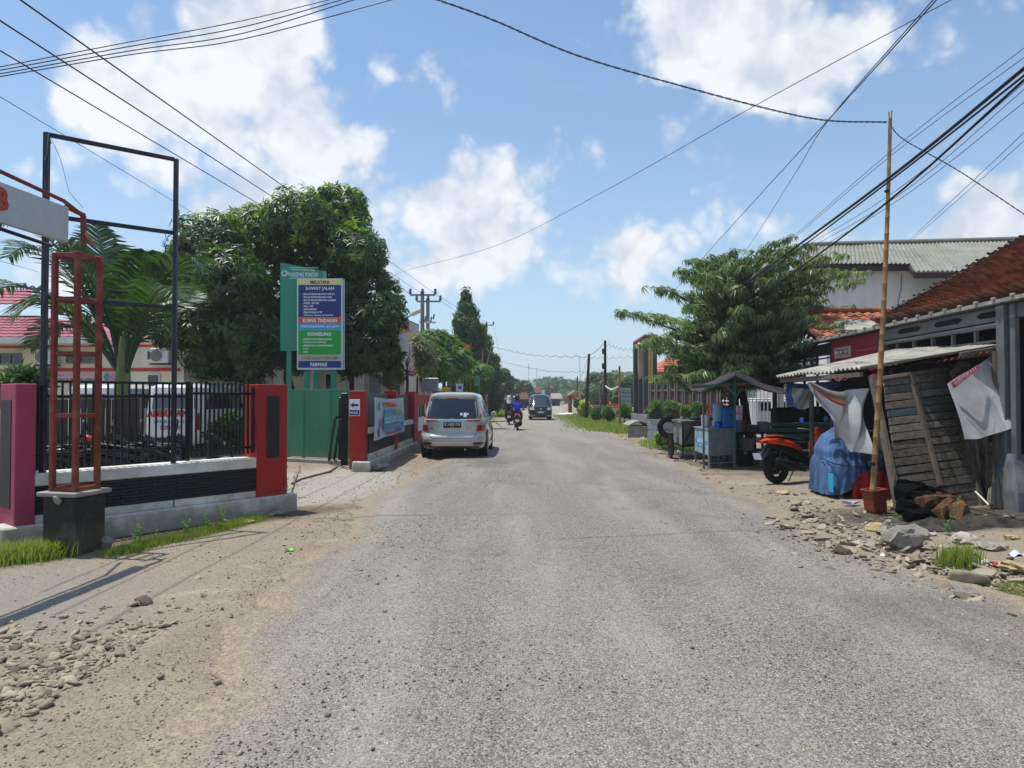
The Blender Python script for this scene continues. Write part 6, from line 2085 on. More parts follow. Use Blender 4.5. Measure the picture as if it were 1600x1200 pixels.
sd_ = (P(1527, 573, 10.1) - P(1488, 602, 10.1)).normalized()
text_on(rb, 'RESMIKAN', (P(1527, 573, 10.09) + P(1488, 602, 10.09)) / 2 + V(0, -.02, 0), V(sd_.x, 0, sd_.z), V(-sd_.z, 0, sd_.x), width=.38, height=.05, mat=flat('d8cdd0'), bold=.02)

# --- blue cloth-covered cart with red cloth
cc = G(1316, 790); cc = Vector((5.52, 11.6, 0))
t = thing('covered_cart', 'food cart hidden under a tied washed-out blue cloth with red cloth showing below', 'cart', cc)
def cov(u_, v_):
    a = 2 * math.pi * u_
    ca, sa = math.cos(a), math.sin(a)
    n = 4.5
    q_ = (abs(ca) ** n + abs(sa) ** n) ** (-1 / n)
    z = .06 + 1.15 * v_
    s_ = np.interp(v_, [0, .35, .6, .8, .93, 1.0], [1.0, .95, .85, .66, .28, .02])
    tie = 1 - .05 * math.exp(-((v_ - .52) / .04) ** 2)
    fold = 1 + (.035 * math.sin(a * 17 + v_ * 5) + .025 * math.sin(a * 31 + 1 - v_ * 9)) * (1 - v_ * .6) + .06 * math.sin(a * 2 + 1)
    if v_ < .25:      # ragged lifted hem towards the camera
        lift = max(0, math.cos(a + 1.35)) ** 4 * .30
        z = z + lift * (1 - v_ / .25)
    return V(ca * q_ * .47 * s_ * fold * tie - .02, sa * q_ * .62 * s_ * fold * tie, z + .02 * math.sin(a * 5) * v_)
part('cover', MB().grid(cov, 120, 26, 0.004), m_bluecloth, t, smooth=60)
part('frame', MB().box((0, 0, .38), (.8, .96, .5), .02), m_darkwood, t)
part('red_cloth', MB().grid(lambda u_, v_: V(-.22 + .66 * u_, -.60 - .02 * math.sin(u_ * 22) - .03 * v_, .04 + v_ * (.14 + .30 * math.sin(math.pi * (.12 + .76 * u_)))) , 30, 8, .006), m_redcloth, t, smooth=60)
part('red_cloth', MB().grid(lambda u_, v_: V(.53 + .012 * math.sin(u_ * 20), -.5 + .8 * u_, .05 + v_ * .42), 24, 6, .006), m_redcloth, t, smooth=60)
for x, y in ((-.35, -.5), (.35, -.5), (-.35, .5), (.35, .5)):
    part('leg', MB().box((x, y, .1), (.05, .05, .3)), m_woodv, t)
rp = [(-.50, -.1, .63), (-.47, -.55, .57), (-.1, -.66, .52), (.4, -.66, .51), (.52, -.4, .52), (.53, .3, .56)]
part('rope', MB().tube(rp, .008, 6), m_cable, t, smooth=60)
part('cloth_patch', MB().grid(lambda u_, v_: V(-.51 - .01 * math.sin(u_ * 9), -.6 + .16 * u_, .12 + v_ * .3), 6, 3, .004), M('cyan_plastic_sheet', '2f9ab8', .5), t, smooth=60)
# plastic bag on the ground
bg = G(1330, 792)
mb = MB(); bv, bf = rock_base(77, 2, .35)
mb.add([(p[0] * .2, p[1] * .1, p[2] * .12) for p in bv], [tuple(f) for f in bf])
solo('plastic_bag', mb, M('lilac_white_plastic', 'b9b6cc', .4, var=.1, scale=20, bump=.6), 'crumpled pale lilac plastic bag on the ground by the red cloth', 'bag', smooth=50, loc=(bg.x, bg.y, .05 + gz(bg.x, bg.y)))

# --- leaning plank panel
t = thing('leaning_plank_screen', 'weathered grey wooden plank panel leaning against the stall', 'panel', G(1465, 815))
TL, TR, BR, BL = P(1380, 592, 10.35), P(1487, 580, 10.9), P(1532, 793, 10.25), P(1411, 812, 9.42)
ux = (TR - TL + BR - BL).normalized(); 
pn = (TR - TL).cross(TL - BL).normalized()
if pn.y > 0: pn = -pn
NP = 17
def pt(u_, v_, o=0.):
    return BL.lerp(BR, u_).lerp(TL.lerp(TR, u_), v_) + pn * o
for k in range(NP):
    v0, v1 = (k + .05) / NP, (k + rnd.uniform(.90, .97)) / NP
    j = rnd.uniform(-.012, .012)
    for (ua, ub) in ((0.0, .49), (.495, 1.0)):
        o = rnd.uniform(-.012, .012)
        c = [pt(ua, v0 + rnd.uniform(0, .004), o), pt(ub, v0, o), pt(ub, v1, o + .004), pt(ua, v1 - rnd.uniform(0, .004), o + .004)]
        if k == 12 and ua == 0:
            o -= .01
        mb = MB().hexa([c[0], c[1], c[1] - pn * .022, c[0] - pn * .022, c[3], c[2], c[2] - pn * .022, c[3] - pn * .022])
        part('plank', mb, m_wood if not (k == 12 and ua == 0) else M('blue_grey_plank', '4f565e', .7), t, True)
def batten(u0, v0, u1, v1, w, th, mat=None, o=.03):
    part('batten', MB().bar(pt(u0, v0, o), pt(u1, v1, o), w, th, up=pn, b=.008), mat or m_woodv, t, True)
batten(-.02, -.02, -.16, 1.03, .07, .05); batten(.43, .04, .45, 1.0, .055, .045) if False else None
batten(.50, .18, .36, 1.02, .075, .05, o=.035)
batten(1.0, .0, 1.0, 1.04, .08, .05)
batten(-.02, 1.0, 1.04, 1.02, .06, .06, o=.02)
part('batten', MB().bar(P(1490, 588, 10.7), P(1508, 567, 10.5), .14, .12, b=.01), m_woodv, t, True, label='stub beam at the top right corner')
part('side_rail', MB().bar(P(1361, 588, 10.2), P(1404, 808, 9.75), .10, .03, up=V(1, 0, 0)), m_wood, t, True)
# --- bamboo pole and pot
pole_b, pole_t = P(1364, 765, 9.55), P(1391, 186, 9.8)
mb = MB()
N_ = 22
pts, rs = [], []
for i in range(N_ + 1):
    u_ = i / N_
    p = pole_b.lerp(pole_t, u_) + V(.03 * math.sin(u_ * 3.1), 0, 0)
    r = .040 - .016 * u_
    for dz, k in ((-.012, 1.0), (0, 1.14), (.012, 1.0)):
        pts.append(p + Z * dz); rs.append(r * k)
mb.tube(pts, rs, 12)
t = thing('bamboo_pole', 'tall slightly leaning bamboo pole rising from a red-brown pot and carrying cables', 'pole', pole_b)
part('cane', mb, m_bamboo, t, True, smooth=60)
part('split_tip', MB().bar(pole_t + V(-.012, 0, 0), pole_t + V(-.02, 0, .1), .014).bar(pole_t + V(.014, 0, 0), pole_t + V(.022, 0, .12), .012), m_bamboo, t, True)
part('tape', MB().tube([P(1362, 727, 9.56), P(1362, 722, 9.56)], .047, 12).tube([P(1386, 300, 9.72), P(1386, 297, 9.72)], .036, 10), m_plastic_black, t, True)
gb = G(1369, 803)
t = thing('red_pot', 'tall tilted red-brown square pot holding the foot of the bamboo pole', 'pot', gb, rot=(0, R(-6), R(12)))
def ring(w, z):
    return [V(-w, -w, z), V(w, -w, z), V(w, w, z), V(-w, w, z)]
part('body', MB().loft([ring(.085, 0), ring(.10, .06), ring(.105, .30), ring(.12, .315), ring(.125, .345), ring(.095, .345), ring(.09, .28)]), m_potred, t)
part('soil', MB().loft([ring(.092, .30), ring(.09, .31)]), m_darkwood, t)

# --- charred logs
def log(p0, p1, r, mat, label, seed, cat='log', lumpy=.18, name='charred_log'):
    g = random.Random(seed)
    p0, p1 = Vector(p0), Vector(p1)
    rings = []
    n, m_ = 12, 9
    d = (p1 - p0).normalized(); a = d.orthogonal().normalized(); b = d.cross(a)
    ph = [g.uniform(0, 6) for _ in range(4)]
    for i in range(m_ + 1):
        u_ = i / m_
        rr_ = r * (1 + .12 * math.sin(u_ * 5 + ph[0])) * (.75 if i in (0, m_) else 1)
        c = p0.lerp(p1, u_) + a * r * .2 * math.sin(u_ * 4 + ph[1])
        rings.append([c + (a * math.cos(th) + b * math.sin(th)) * rr_ * (1 + lumpy * math.sin(th * 3 + ph[2] + u_ * 2) * .6 + g.uniform(-lumpy, lumpy) * .3) for th in [2 * math.pi * k / n for k in range(n)]])
    return solo(name, MB().loft(rings), mat, label, cat, smooth=35)
def lw(px, py, d):
    return P(px, py, d)
log(lw(1404, 752, 9.5), lw(1474, 770, 9.7), .045, m_char, 'long thin blackened log on top of the firewood pile', 1)
log(lw(1404, 772, 9.35), lw(1440, 762, 9.7), .11, m_char, 'thick round-ended black log at the upper left of the pile', 2, lumpy=.3)
log(lw(1430, 775, 9.2), lw(1478, 778, 9.6), .075, m_char, 'black log lying across the middle of the firewood pile', 3, lumpy=.3)
log(lw(1440, 786, 9.1), lw(1486, 782, 9.5), .09, m_logbrown, 'scorched brown log in the middle of the firewood pile', 4, lumpy=.3)
log(lw(1462, 772, 9.4), lw(1488, 786, 9.4), .06, m_logbrown, 'orange-brown split branch at the right of the pile', 5, lumpy=.3)
log(lw(1466, 800, 8.95), lw(1490, 792, 9.3), .10, m_logbrown, 'short split brown chunk below the scorched log', 6, lumpy=.35)
log(lw(1495, 800, 8.85), lw(1512, 816, 9.1), .13, m_logbrown, 'large cut brown stump at the right foot of the pile', 7, lumpy=.3)
log(lw(1405, 790, 9.1), lw(1432, 796, 9.2), .09, m_char, 'black chunk at the left foot of the pile', 8, lumpy=.4)
log(lw(1418, 806, 8.95), lw(1446, 802, 9.1), .09, m_char, 'dark log stub resting on the ground at the front of the pile', 9, lumpy=.3)
log(lw(1512, 812, 8.9), lw(1597, 855, 7.9), .03, m_bamboo, 'long brown stick pointing from the pile to the lower right', 10, cat='stick', lumpy=.05, name='wooden_stick')
log(lw(1444, 808, 9.3), lw(1400, 812, 9.5), .05, m_woodv, 'short pale plank offcut at the foot of the leaning panel', 11, cat='offcut', name='plank_offcut', lumpy=.1)
t = thing('old_stick', 'thin pale stick leaning at the lower right corner of the plank panel', 'stick', P(1535, 780, 10))
part('shaft', MB().tube([P(1524, 768, 10.1), P(1545, 789, 9.8)], .012, 6), m_whitegrey, t, True); part('knob', MB().tube([P(1546, 788, 9.8), P(1551, 788, 9.8)], .03, 8), m_logbrown, t, True)
# mound of ash
def mound(u_, v_):
    a = 2 * math.pi * u_; r = v_
    x, y = math.cos(a) * r * 1.15, math.sin(a) * r * .3
    return V(5.65 + x, 8.65 + y + x * .12, .03 + .10 * math.cos(min(1, r) * math.pi / 2) * (1 + .5 * math.sin(x * 9 + y * 7) + .3 * math.sin(x * 23 + 1)))
solo('ash_heap', MB().grid(mound, 40, 8, 0), M('black_ash', '1b1a18', .95, var=.4, scale=12, bump=1., dirt='4c473f', dirt_amt=.5, dscale=6), 'long low heap of black ash and soot in front of the firewood', 'ash', smooth=60, stuff=True)

# --- rusty corrugated fence pieces by the column
t = thing('tin_fence', 'stained grey-brown corrugated sheets standing as a fence under the white banner', 'fence', G(1560, 800))
def vsheet(q4, mat, n_w, name='sheet', amp=.02):
    a, b, c, d_ = map(Vector, q4)
    n = (b - a).cross(d_ - a).normalized()
    if n.y > 0: n = -n
    part(name, MB().grid(lambda u_, v_: a.lerp(b, u_).lerp(d_.lerp(c, u_), v_) + n * (amp * math.cos(u_ * n_w * 2 * math.pi)), n_w * 8, 4, .005), mat, t, True, smooth=50)
vsheet([P(1530, 788, 10.4), P(1548, 764, 10.3), P(1562, 678, 10.4), P(1508, 690, 10.5)], m_rustgrey, 3, amp=.03)
vsheet([P(1541, 765, 10.25), P(1577, 722, 10.1), P(1576, 692, 10.15), P(1541, 690, 10.3)], m_rustgrey, 3, amp=.03)
vsheet([P(1541, 800, 10.1), P(1590, 805, 9.75), P(1574, 724, 9.9), P(1545, 764, 10.2)], M('tan_tin_sheet', '9a917e', .7, .1, var=.2, scale=4, dirt='3e352b', dirt_amt=.5, dscale=2.4), 5, amp=.018)
part('rail', MB().bar(P(1508, 684, 10.55), P(1563, 674, 10.5), .05, .06), m_woodv, t, True)
part('rail', MB().bar(P(1534, 795, 10.5), P(1556, 812, 9.9), .05, .06), m_woodv, t, True)
# vine dried at the stall top
# --- boulders on the bank
rock(1412, 858, .31, m_stonegrey, 'largest rounded grey boulder at the right road edge', 20, .62)
rock(1385, 835, .18, m_stonegrey, 'craggy grey-white stone behind the largest boulder', 21, .7)
rock(1372, 830, .14, m_stonetan, 'pale brown stone left of the craggy one', 22, .55)
rock(1352, 850, .17, m_white, 'low whitish stone slab at the left end of the boulder row', 23, .32)
rock(1546, 860, .22, m_stonegrey, 'flat brown-grey boulder right of the grass tuft', 24, .45, rz=.4)
rock(1510, 850, .16, m_white, 'broken white stone behind the grass tuft', 25, .5)
rock(1546, 823, .13, m_stonetan, 'yellow ochre stone beside the long stick', 26, .55)
rock(1578, 815, .11, m_stonegrey, 'mossy dark stone right of the yellow one', 27, .4)
rock(1578, 848, .10, m_stonetan, 'small tan stone at the end of the long stick', 28, .5)
rock(1450, 838, .12, m_white, 'flat white stone between the craggy one and the ash', 29, .35)
rock(1595, 895, .2, m_stonetan, 'pale stone cut by the right edge of the picture', 30, .4)
rock(1290, 768, .16, m_stonegrey, 'grey cobble in front of the blue cloth cart', 31, .45)
rock(1225, 772, .14, m_stonetan, 'pale brown cobble under the motorbike exhaust', 32, .45)
rock(1205, 771, .11, m_stonegrey, 'darker cobble left of the pale brown one', 33, .5)
rock(1395, 800, .09, m_stonetan, 'pale broken stone between the pot and the plank panel', 34, .8)
# litter
def litter(px, py, w, col, label, seed):
    b = G(px, py); g = random.Random(seed)
    q_ = [g.uniform(0, 6) for _ in range(3)]
    solo('litter', MB().grid(lambda u_, v_: V((u_ - .5) * w, (v_ - .5) * w * .6, .02 + .02 * math.sin(u_ * 7 + q_[0]) + .015 * math.sin(v_ * 6 + q_[1])), 8, 6, .002), flat(col), label, 'litter', smooth=60, loc=(b.x, b.y, gz(b.x, b.y)))
for i, a in enumerate([(1590, 872, .16, 'b9c0d0', 'white and blue plastic wrapper at the right edge'), (1565, 886, .2, 'a8322c', 'faded red plastic strip among the stones at the right'), (1542, 882, .14, 'b9c7c4', 'pale wrapper beside the red plastic strip'),
                       (1100, 768, .10, 'd9d9d9', 'small white scrap alone on the dirt below the drinks counter'), (1083, 721, .12, 'c6c9cb', 'white scrap at the left foot of the metal counter'), (1128, 728, .22, '8f8a84', 'grey rag in front of the metal counter'),
                       (1060, 706, .1, 'cfcfcf', 'crumpled white paper under the old cart'), (773, 704, .12, 'd0d0cf', 'white scrap on the road right of the silver car'), (1003, 685, .15, 'd2d2d0', 'pale scrap below the heap of broken tiles'), (1378, 870, .12, 'c9cbcd', 'torn pale wrapper left of the largest boulder')]):
    litter(*a, seed=i)

# ================================================================== RIGHT SIDE, MIDDLE DISTANCE
# dark lean-to with bench behind the motorbike
t = thing('lean_to', 'dark open lean-to with plank walls behind the motorbike, under the eave', 'shed', (8.2, 17.5, 0))
part('wall', MB().hexa([V(6.9, 18.6, 0), V(9.2, 19.0, 0), V(9.2, 19.1, 0), V(6.9, 18.7, 0), V(6.9, 18.6, 1.35), V(9.2, 19.0, 1.4), V(9.2, 19.1, 1.4), V(6.9, 18.7, 1.35)]), m_darkwood, t, True)
for k in range(9):
    x = 6.95 + k * .27
    part('plank', MB().frame_box(V(x, 18.58 + (x - 6.9) * .17, .68), V(.125, .02, 0), V(0, .012, 0), Z * (.66 + rnd.uniform(-.02, .02)), .003), m_darkwood, t, True)
part('wall', MB().hexa([V(8.35, 14.2, 0), V(9.3, 19.0, 0), V(9.4, 19.0, 0), V(8.45, 14.2, 0), V(8.35, 14.2, 1.95), V(9.3, 19.0, 1.95), V(9.4, 19.0, 1.95), V(8.45, 14.2, 1.95)]), m_darkwood, t, True)
for x, y in ((6.9, 18.5), (9.1, 18.8)):
    part('post', MB().tube([V(x, y, 0), V(x, y, 1.97)], .06, 8), m_woodv, t, True, smooth=50)
part('roof', MB().hexa([V(6.6, 16.4, 1.98), V(7.3, 15.0, 2.02), V(7.55, 19.0, 2.04), V(6.9, 19.4, 1.98), V(6.6, 16.4, 2.03), V(7.3, 15.0, 2.07), V(7.55, 19.0, 2.09), V(6.9, 19.4, 2.03)]), m_blacktarp, t, True)
t = thing('slat_bench', 'dark green slatted bench with backrest in the shade behind the motorbike', 'bench', (6.45, 15.6, 0), rz=R(-8))
for k in range(4):
    part('slat', MB().box((0, .22, .62 + k * .13), (1.5, .03, .08), .006), m_greenbench, t)
for k in range(3):
    part('slat', MB().box((0, .08 - k * .13, .44), (1.5, .09, .03), .006), m_greenbench, t)
for x in (-.68, .68):
    part('leg', MB().box((x, .24, .52), (.05, .05, 1.04)), m_greenbench, t); part('leg', MB().box((x, -.2, .21), (.05, .05, .42)), m_greenbench, t)
# white grille fence behind the tree trunks
t = thing('white_grille', 'white steel grille fence behind the trunks of the shade tree', 'fence', (8.2, 24, 0))
gA, gB = Vector((P(1158, 600, 24).x, 24, 0)), Vector((P(1228, 600, 24.6).x, 24.6, 0))
part('rail', MB().bar(gA + Z * 2.0, gB + Z * 2.0, .05), m_whitemetal, t, True); part('rail', MB().bar(gA + Z * 1.55, gB + Z * 1.55, .04), m_whitemetal, t, True)
bm2 = MB().box((0, 0, 1.15), (.025, .025, 1.7)).data('bar'); bm2.materials.append(m_whitemetal)
for k in range(13):
    c = gA.lerp(gB, k / 12); piece('bar', bm2, t, c - MW[t].translation)
for px in (1208, 1218):
    c = Vector((P(px, 600, 24).x, 24, 0)); part('post', MB().box((c.x, 23.9, 1.1), (.16, .16, 2.2), .01), m_whitegrey, t, True)
c = Vector((P(1190, 600, 27).x, 27, 0))
t = thing('parked_truck', 'pale truck glimpsed through the white grille behind the tree trunks', 'truck', c)
part('body', MB().box((0, 0, 1.05), (1.9, 4.0, 1.1), .1), m_whitecar, t)
part('window', MB().box((0, -2.02, 1.3), (1.6, .03, .3), .01), m_glassdark, t)
for x, y in ((-.85, -1.2), (.85, -1.2), (-.85, 1.3), (.85, 1.3)):
    part('wheel', MB().disc((x, y, .4), .4, (1, 0, 0), .22), m_tyre, t, smooth=40)

# --- drinks stall: metal counter
def cube_at(t, name, px0, px1, py0, py1, d0, d1, mat, b=.01):
    pass
ct = thing('drinks_counter', 'dented galvanised counter with a pale blue printed end panel on short legs', 'counter', (0, 0, 0))
c0 = P(1085, 600, 17.6); c1 = P(1107, 600, 16.0); c2 = P(1148, 600, 16.3)
c0, c1, c2 = [Vector((c.x, c.y, 0)) for c in (c0, c1, c2)]
c3 = c0 + (c2 - c1)
zb_, zt_ = P(0, 712, 16.1).z, P(0, 672, 16.1).z
part('box', MB().hexa([c1 + Z * zb_, c2 + Z * zb_, c3 + Z * zb_, c0 + Z * zb_, c1 + Z * zt_, c2 + Z * zt_, c3 + Z * zt_, c0 + Z * zt_]), m_galv, ct, True)
nn_ = (c1 - c0).normalized(); on_ = Vector((nn_.y, -nn_.x, 0))
if on_.x > 0: on_ = -on_
part('top', MB().hexa([p + Z * zt_ for p in (c1 + V(-.02, -.03, 0), c2 + V(.03, -.03, 0), c3 + V(.03, .03, 0), c0 + V(-.03, .03, 0))] + [p + Z * (zt_ + .025) for p in (c1 + V(-.02, -.03, 0), c2 + V(.03, -.03, 0), c3 + V(.03, .03, 0), c0 + V(-.03, .03, 0))]), m_galv, ct, True)
def endp(u0, u1, z0, z1, o, mat, name='print'):
    a, b = c0.lerp(c1, u0) + on_ * o, c0.lerp(c1, u1) + on_ * o
    z0, z1 = zb_ + (zt_ - zb_) * z0, zb_ + (zt_ - zb_) * z1
    part(name, MB().hexa([a + Z * z0, b + Z * z0, b - on_ * .004 + Z * z0, a - on_ * .004 + Z * z0, a + Z * z1, b + Z * z1, b - on_ * .004 + Z * z1, a - on_ * .004 + Z * z1]), mat, ct, True)
endp(.02, .98, .02, .98, .006, M('worn_pale_blue_print', '8fb4bd', .6, var=.12, scale=4, dirt='6d6a60', dirt_amt=.45, dscale=3, streak=True), 'end_panel')
endp(.08, .92, .42, .56, .011, flat('3f8fc0')); endp(.12, .85, .26, .32, .011, flat('4f95bd'))
text_on(ct, 'ES TEH', c0.lerp(c1, .5) + on_ * .013 + Z * (zb_ + (zt_ - zb_) * .49), nn_, Z, width=.8, height=.08, mat=flat('d5e0e4'), bold=.02)
for c in (c0, c1, c2, c3):
    q_ = c.lerp((c0 + c2) / 2, .04)
    part('leg', MB().bar(q_, q_ + Z * zb_, .04, .04), m_galv, ct, True)
part('rail', MB().bar(c1 + Z * .12, c2 + Z * .12, .025), m_galv, ct, True)
ct.location = (0, 0, 0)
bx0, bx1 = P(1128, 600, 16.7), P(1150, 600, 16.7)
z0, z1 = zt_ + .027, P(0, 637, 16.7).z
t = thing('water_box', 'bright blue plastic tank standing on the metal counter', 'container', ((bx0.x + bx1.x) / 2, 16.75, z0))
part('tank', MB().box((0, 0, (z1 - z0) / 2), (bx1.x - bx0.x, .32, z1 - z0), .02), m_bluepaint, t); part('cap', MB().disc((0, -.17, (z1 - z0) * .62), .02, (0, 1, 0), .03), m_plastic_black, t)
t = thing('water_dispenser', 'translucent pale blue cylinder dispenser beside the blue tank', 'dispenser', (P(1121, 600, 16.8).x, 16.8, z0))
part('jar', MB().lathe([(.09, .17), (.11, .2), (.12, .5), (.11, .53), (.12, .55), (.1, .58)], 16), m_lightblue, t, smooth=40); part('base', MB().lathe([(.09, 0), (.08, .16)], 14), m_bluepaint, t, smooth=40)
t = thing('cream_bucket', 'short grey-white bucket at the left end of the metal counter', 'bucket', (P(1104, 600, 17.2).x, 17.3, z0))
part('body', MB().lathe([(.1, 0), (.12, .28), (.13, .29)], 14), m_whitemetal, t, smooth=40)
for i, (px, col, lab) in enumerate([(1112, 'c85a2a', 'orange snack packet hanging left over the counter'), (1137, 'b8452a', 'orange snack packet hanging above the blue tank')]):
    c = P(px, 637, 17.0)
    t = thing('snack_packet', lab, 'packet', c)
    part('packet', MB().grid(lambda u_, v_: V((u_ - .5) * .26, .02 * math.sin(u_ * 9), (v_ - .5) * .11 + .02 * math.sin(u_ * 12)), 8, 4, .006), flat(col), t)
c = P(1155, 645, 16.4)
t = thing('hanging_towel', 'pink and white checked towel hanging at the right end of the counter', 'towel', c)
part('cloth', MB().grid(lambda u_, v_: V((u_ - .5) * (.16 + .04 * v_), .015 * math.sin(u_ * 14), (v_ - .5) * .34), 10, 6, .005), flat('b9a0c0'), t)
part('stripe', MB().grid(lambda u_, v_: V((u_ - .5) * (.16 + .04 * v_), -.008 + .015 * math.sin(u_ * 14), -.02 + (v_ - .5) * .05), 10, 1, .003), flat('c8708a'), t)
for i, (px, py, d, r, h, m_, lab) in enumerate([(1163, 724, 16.7, .26, .26, m_plastic_black, 'black rubber basin on the ground right of the counter'), (1168, 706, 17.6, .2, .3, m_concrete, 'stained grey cement pot behind the black basin'), (1155, 690, 17.8, .16, .3, m_galv, 'dull metal pail in the clutter behind the counter')]):
    b = P(px, py, d); z_ = 0 if i == 0 else (.3 if i == 1 else .75)
    t = thing('basin', lab, 'basin', (b.x, d, z_ if i else 0))
    part('bowl', MB().lathe([(r * .75, 0), (r, h), (r * 1.06, h), (r * .9, h * .96), (r * .68, .04)], 18), m_, t, smooth=40)
t = thing('work_table', 'low cluttered dark table behind the basin with stacked boxes', 'table', (5.95, 18.0, 0))
part('top', MB().box((0, 0, .72), (1.2, .7, .04), .01), m_darkwood, t); part('shelf', MB().box((0, 0, .28), (1.1, .6, .03), .01), m_darkwood, t)
for x in (-.55, .55):
    for y in (-.3, .3):
        part('leg', MB().box((x, y, .35), (.05, .05, .7)), m_darkwood, t)
for i, (x, w, h, m_, lab) in enumerate([(5.75, .28, .25, flat('6a3034'), 'dull red crate on the dark table'), (6.08, .3, .18, flat('4f5a5c'), 'grey box on the dark table beside the red crate'), (6.4, .22, .26, flat('8a8f8c'), 'pale tin at the right end of the dark table')]):
    solo('storage_box', MB().box((0, 0, h / 2), (w, .3, h), .012), m_, lab, 'box', loc=(x, 17.95, .742))
# canopy
t = thing('stall_canopy', 'dark sagging gabled shade-cloth canopy on teal poles over the drinks counter', 'canopy', (5.6, 17.4, 0))
rg = P(1148, 586, 15.6), P(1150, 573, 19.2)
lf = P(1092, 613, 15.9), P(1066, 603, 19.3)
rt = P(1230, 615, 15.9), P(1222, 599, 19.3)
def sagq(a, b, c, d_, s=.10):
    a, b, c, d_ = map(Vector, (a, b, c, d_))
    return lambda u_, v_: a.lerp(b, u_).lerp(d_.lerp(c, u_), v_) - Z * s * math.sin(math.pi * u_) * (1 + .3 * math.sin(v_ * 9)) + Z * .025 * math.sin(v_ * 13 + u_ * 4)
part('cloth', MB().grid(sagq(lf[0], rg[0], rg[1], lf[1], .06), 14, 14, .01), m_blacktarp, t, True, smooth=60)
part('cloth', MB().grid(sagq(rg[0], rt[0], rt[1], rg[1], .10), 14, 14, .01), m_blacktarp, t, True, smooth=60)
for k, (px, d, top) in enumerate(((1099, 16.0, 609), (1148, 15.7, 587), (1101, 19.0, 596), (1150, 19.0, 582))):
    p = Vector((P(px, 600, d).x, d, 0))
    part('pole', MB().bar(p, V(p.x, d, P(px, top, d).z), .035, .035), m_tealpole if k % 2 else m_woodv, t, True)
part('beam', MB().bar(P(1080, 605, 15.8), P(1172, 599, 15.8), .05, .07), m_woodv, t, True)
part('beam', MB().bar(P(1098, 611, 15.75), P(1148, 588, 15.6), .03, .04), m_tealpole, t, True)
part('beam', MB().bar(P(1148, 588, 15.7), P(1176, 600, 15.7), .03, .04), m_tealpole, t, True)
part('brace', MB().bar(P(1135, 604, 15.8), P(1148, 616, 15.7), .03, .04), m_tealpole, t, True)
part('brace', MB().bar(P(1148, 620, 15.7), P(1158, 609, 15.7), .03, .04), m_tealpole, t, True)
# strings of sachets
for k in range(4):
    c = P(1128 + k * 5, 612, 17.2)
    t = thing('sachet_string', ['string of dark snack sachets, leftmost under the canopy', 'string of snack sachets, second from the left under the canopy', 'string of snack sachets, third from the left under the canopy', 'string of snack sachets, rightmost under the canopy'][k], 'sachets', c)
    for j in range(5):
        part('sachet', MB().box((0, 0, -.09 * j), (.07, .012, .075), .003), flat(['6a3a3a', '7a7a80', '5a6a60', '8a5a4a'][(j + k) % 4]), t)

# --- grey two-wheeled cart with the wheel and upturned tyre
b = Vector((P(1075, 600, 20).x, 20, 0))
t = thing('old_cart', 'weathered pale grey wooden handcart with a bicycle wheel left of the metal counter', 'cart', b)
q0, q1, q2 = Vector((P(1052, 600, 19.6).x, 19.6, 0)), Vector((P(1065, 600, 18.3).x, 18.3, 0)), Vector((P(1108, 600, 18.9).x, 18.9, 0))
q3 = q0 + q2 - q1
za, zb2 = P(0, 694, 18.6).z, P(0, 660, 18.6).z
def cartbox(za, zb, grow, mat, name):
    c = (q0 + q2) / 2
    pts = [c + (p - c) * grow for p in (q1, q2, q3, q0)]
    part(name, MB().hexa([p + Z * za for p in pts] + [p + Z * zb for p in pts]), mat, t, True)
m_cartgrey = M('peeling_grey_paint', '8b8c88', .8, var=.12, scale=4, bump=.2, dirt='4f4a44', dirt_amt=.4, dscale=3, streak=True)
cartbox(za, zb2, 1.0, m_cartgrey, 'box'); cartbox(zb2 + .002, zb2 + .05, 1.1, m_cartgrey, 'lid'); cartbox(za - .06, za - .002, 1.02, m_darkwood, 'frame')
part('brace', MB().bar(q1.lerp(q2, .45) + Z * (zb2 - .05) + V(0, -.03, 0), q1 + Z * (za + .05) + V(.05, -.03, 0), .02), m_blackmetal, t, True)
part('corner', MB().bar(q1 + Z * .02 + V(.02, -.02, 0), q1 + Z * zb2 + V(.02, -.02, 0), .03), m_blackmetal, t, True)
part('leg', MB().bar(q2, q2 + Z * za, .05), m_darkwood, t, True)
wc = P(1048, 689, 19.0); wc = V(wc.x, 19.0, .31)
part('wheel', MB().tube([wc + V(0, .29 * math.cos(a), .29 * math.sin(a)) for a in [2 * math.pi * k / 24 for k in range(25)]], .03, 8, False).disc(wc, .05, (1, 0, 0), .1, 10).disc(wc, .25, (1, 0, 0), .012, 24), m_tyre, t, True, smooth=50)
tc_ = P(1046, 668, 20.2)
ty = thing('car_tyre', 'upturned car tyre leaning on the left side of the grey handcart', 'tyre', tc_)
part('tread', MB().tube([V(.27 * math.cos(a), .08 * math.sin(a), .24 * math.sin(a)) for a in [2 * math.pi * k / 24 for k in range(25)]], .085, 10, False), m_tyre, ty, smooth=60)
solo('pan_lid', MB().lathe([(.36, 0), (.38, .03), (.3, .06), (.04, .07)], 24), m_blackmetal, 'black shallow pan resting on the lid of the grey handcart', 'pan', smooth=40, loc=(b.x + .25, 19.4, zb2 + .052))
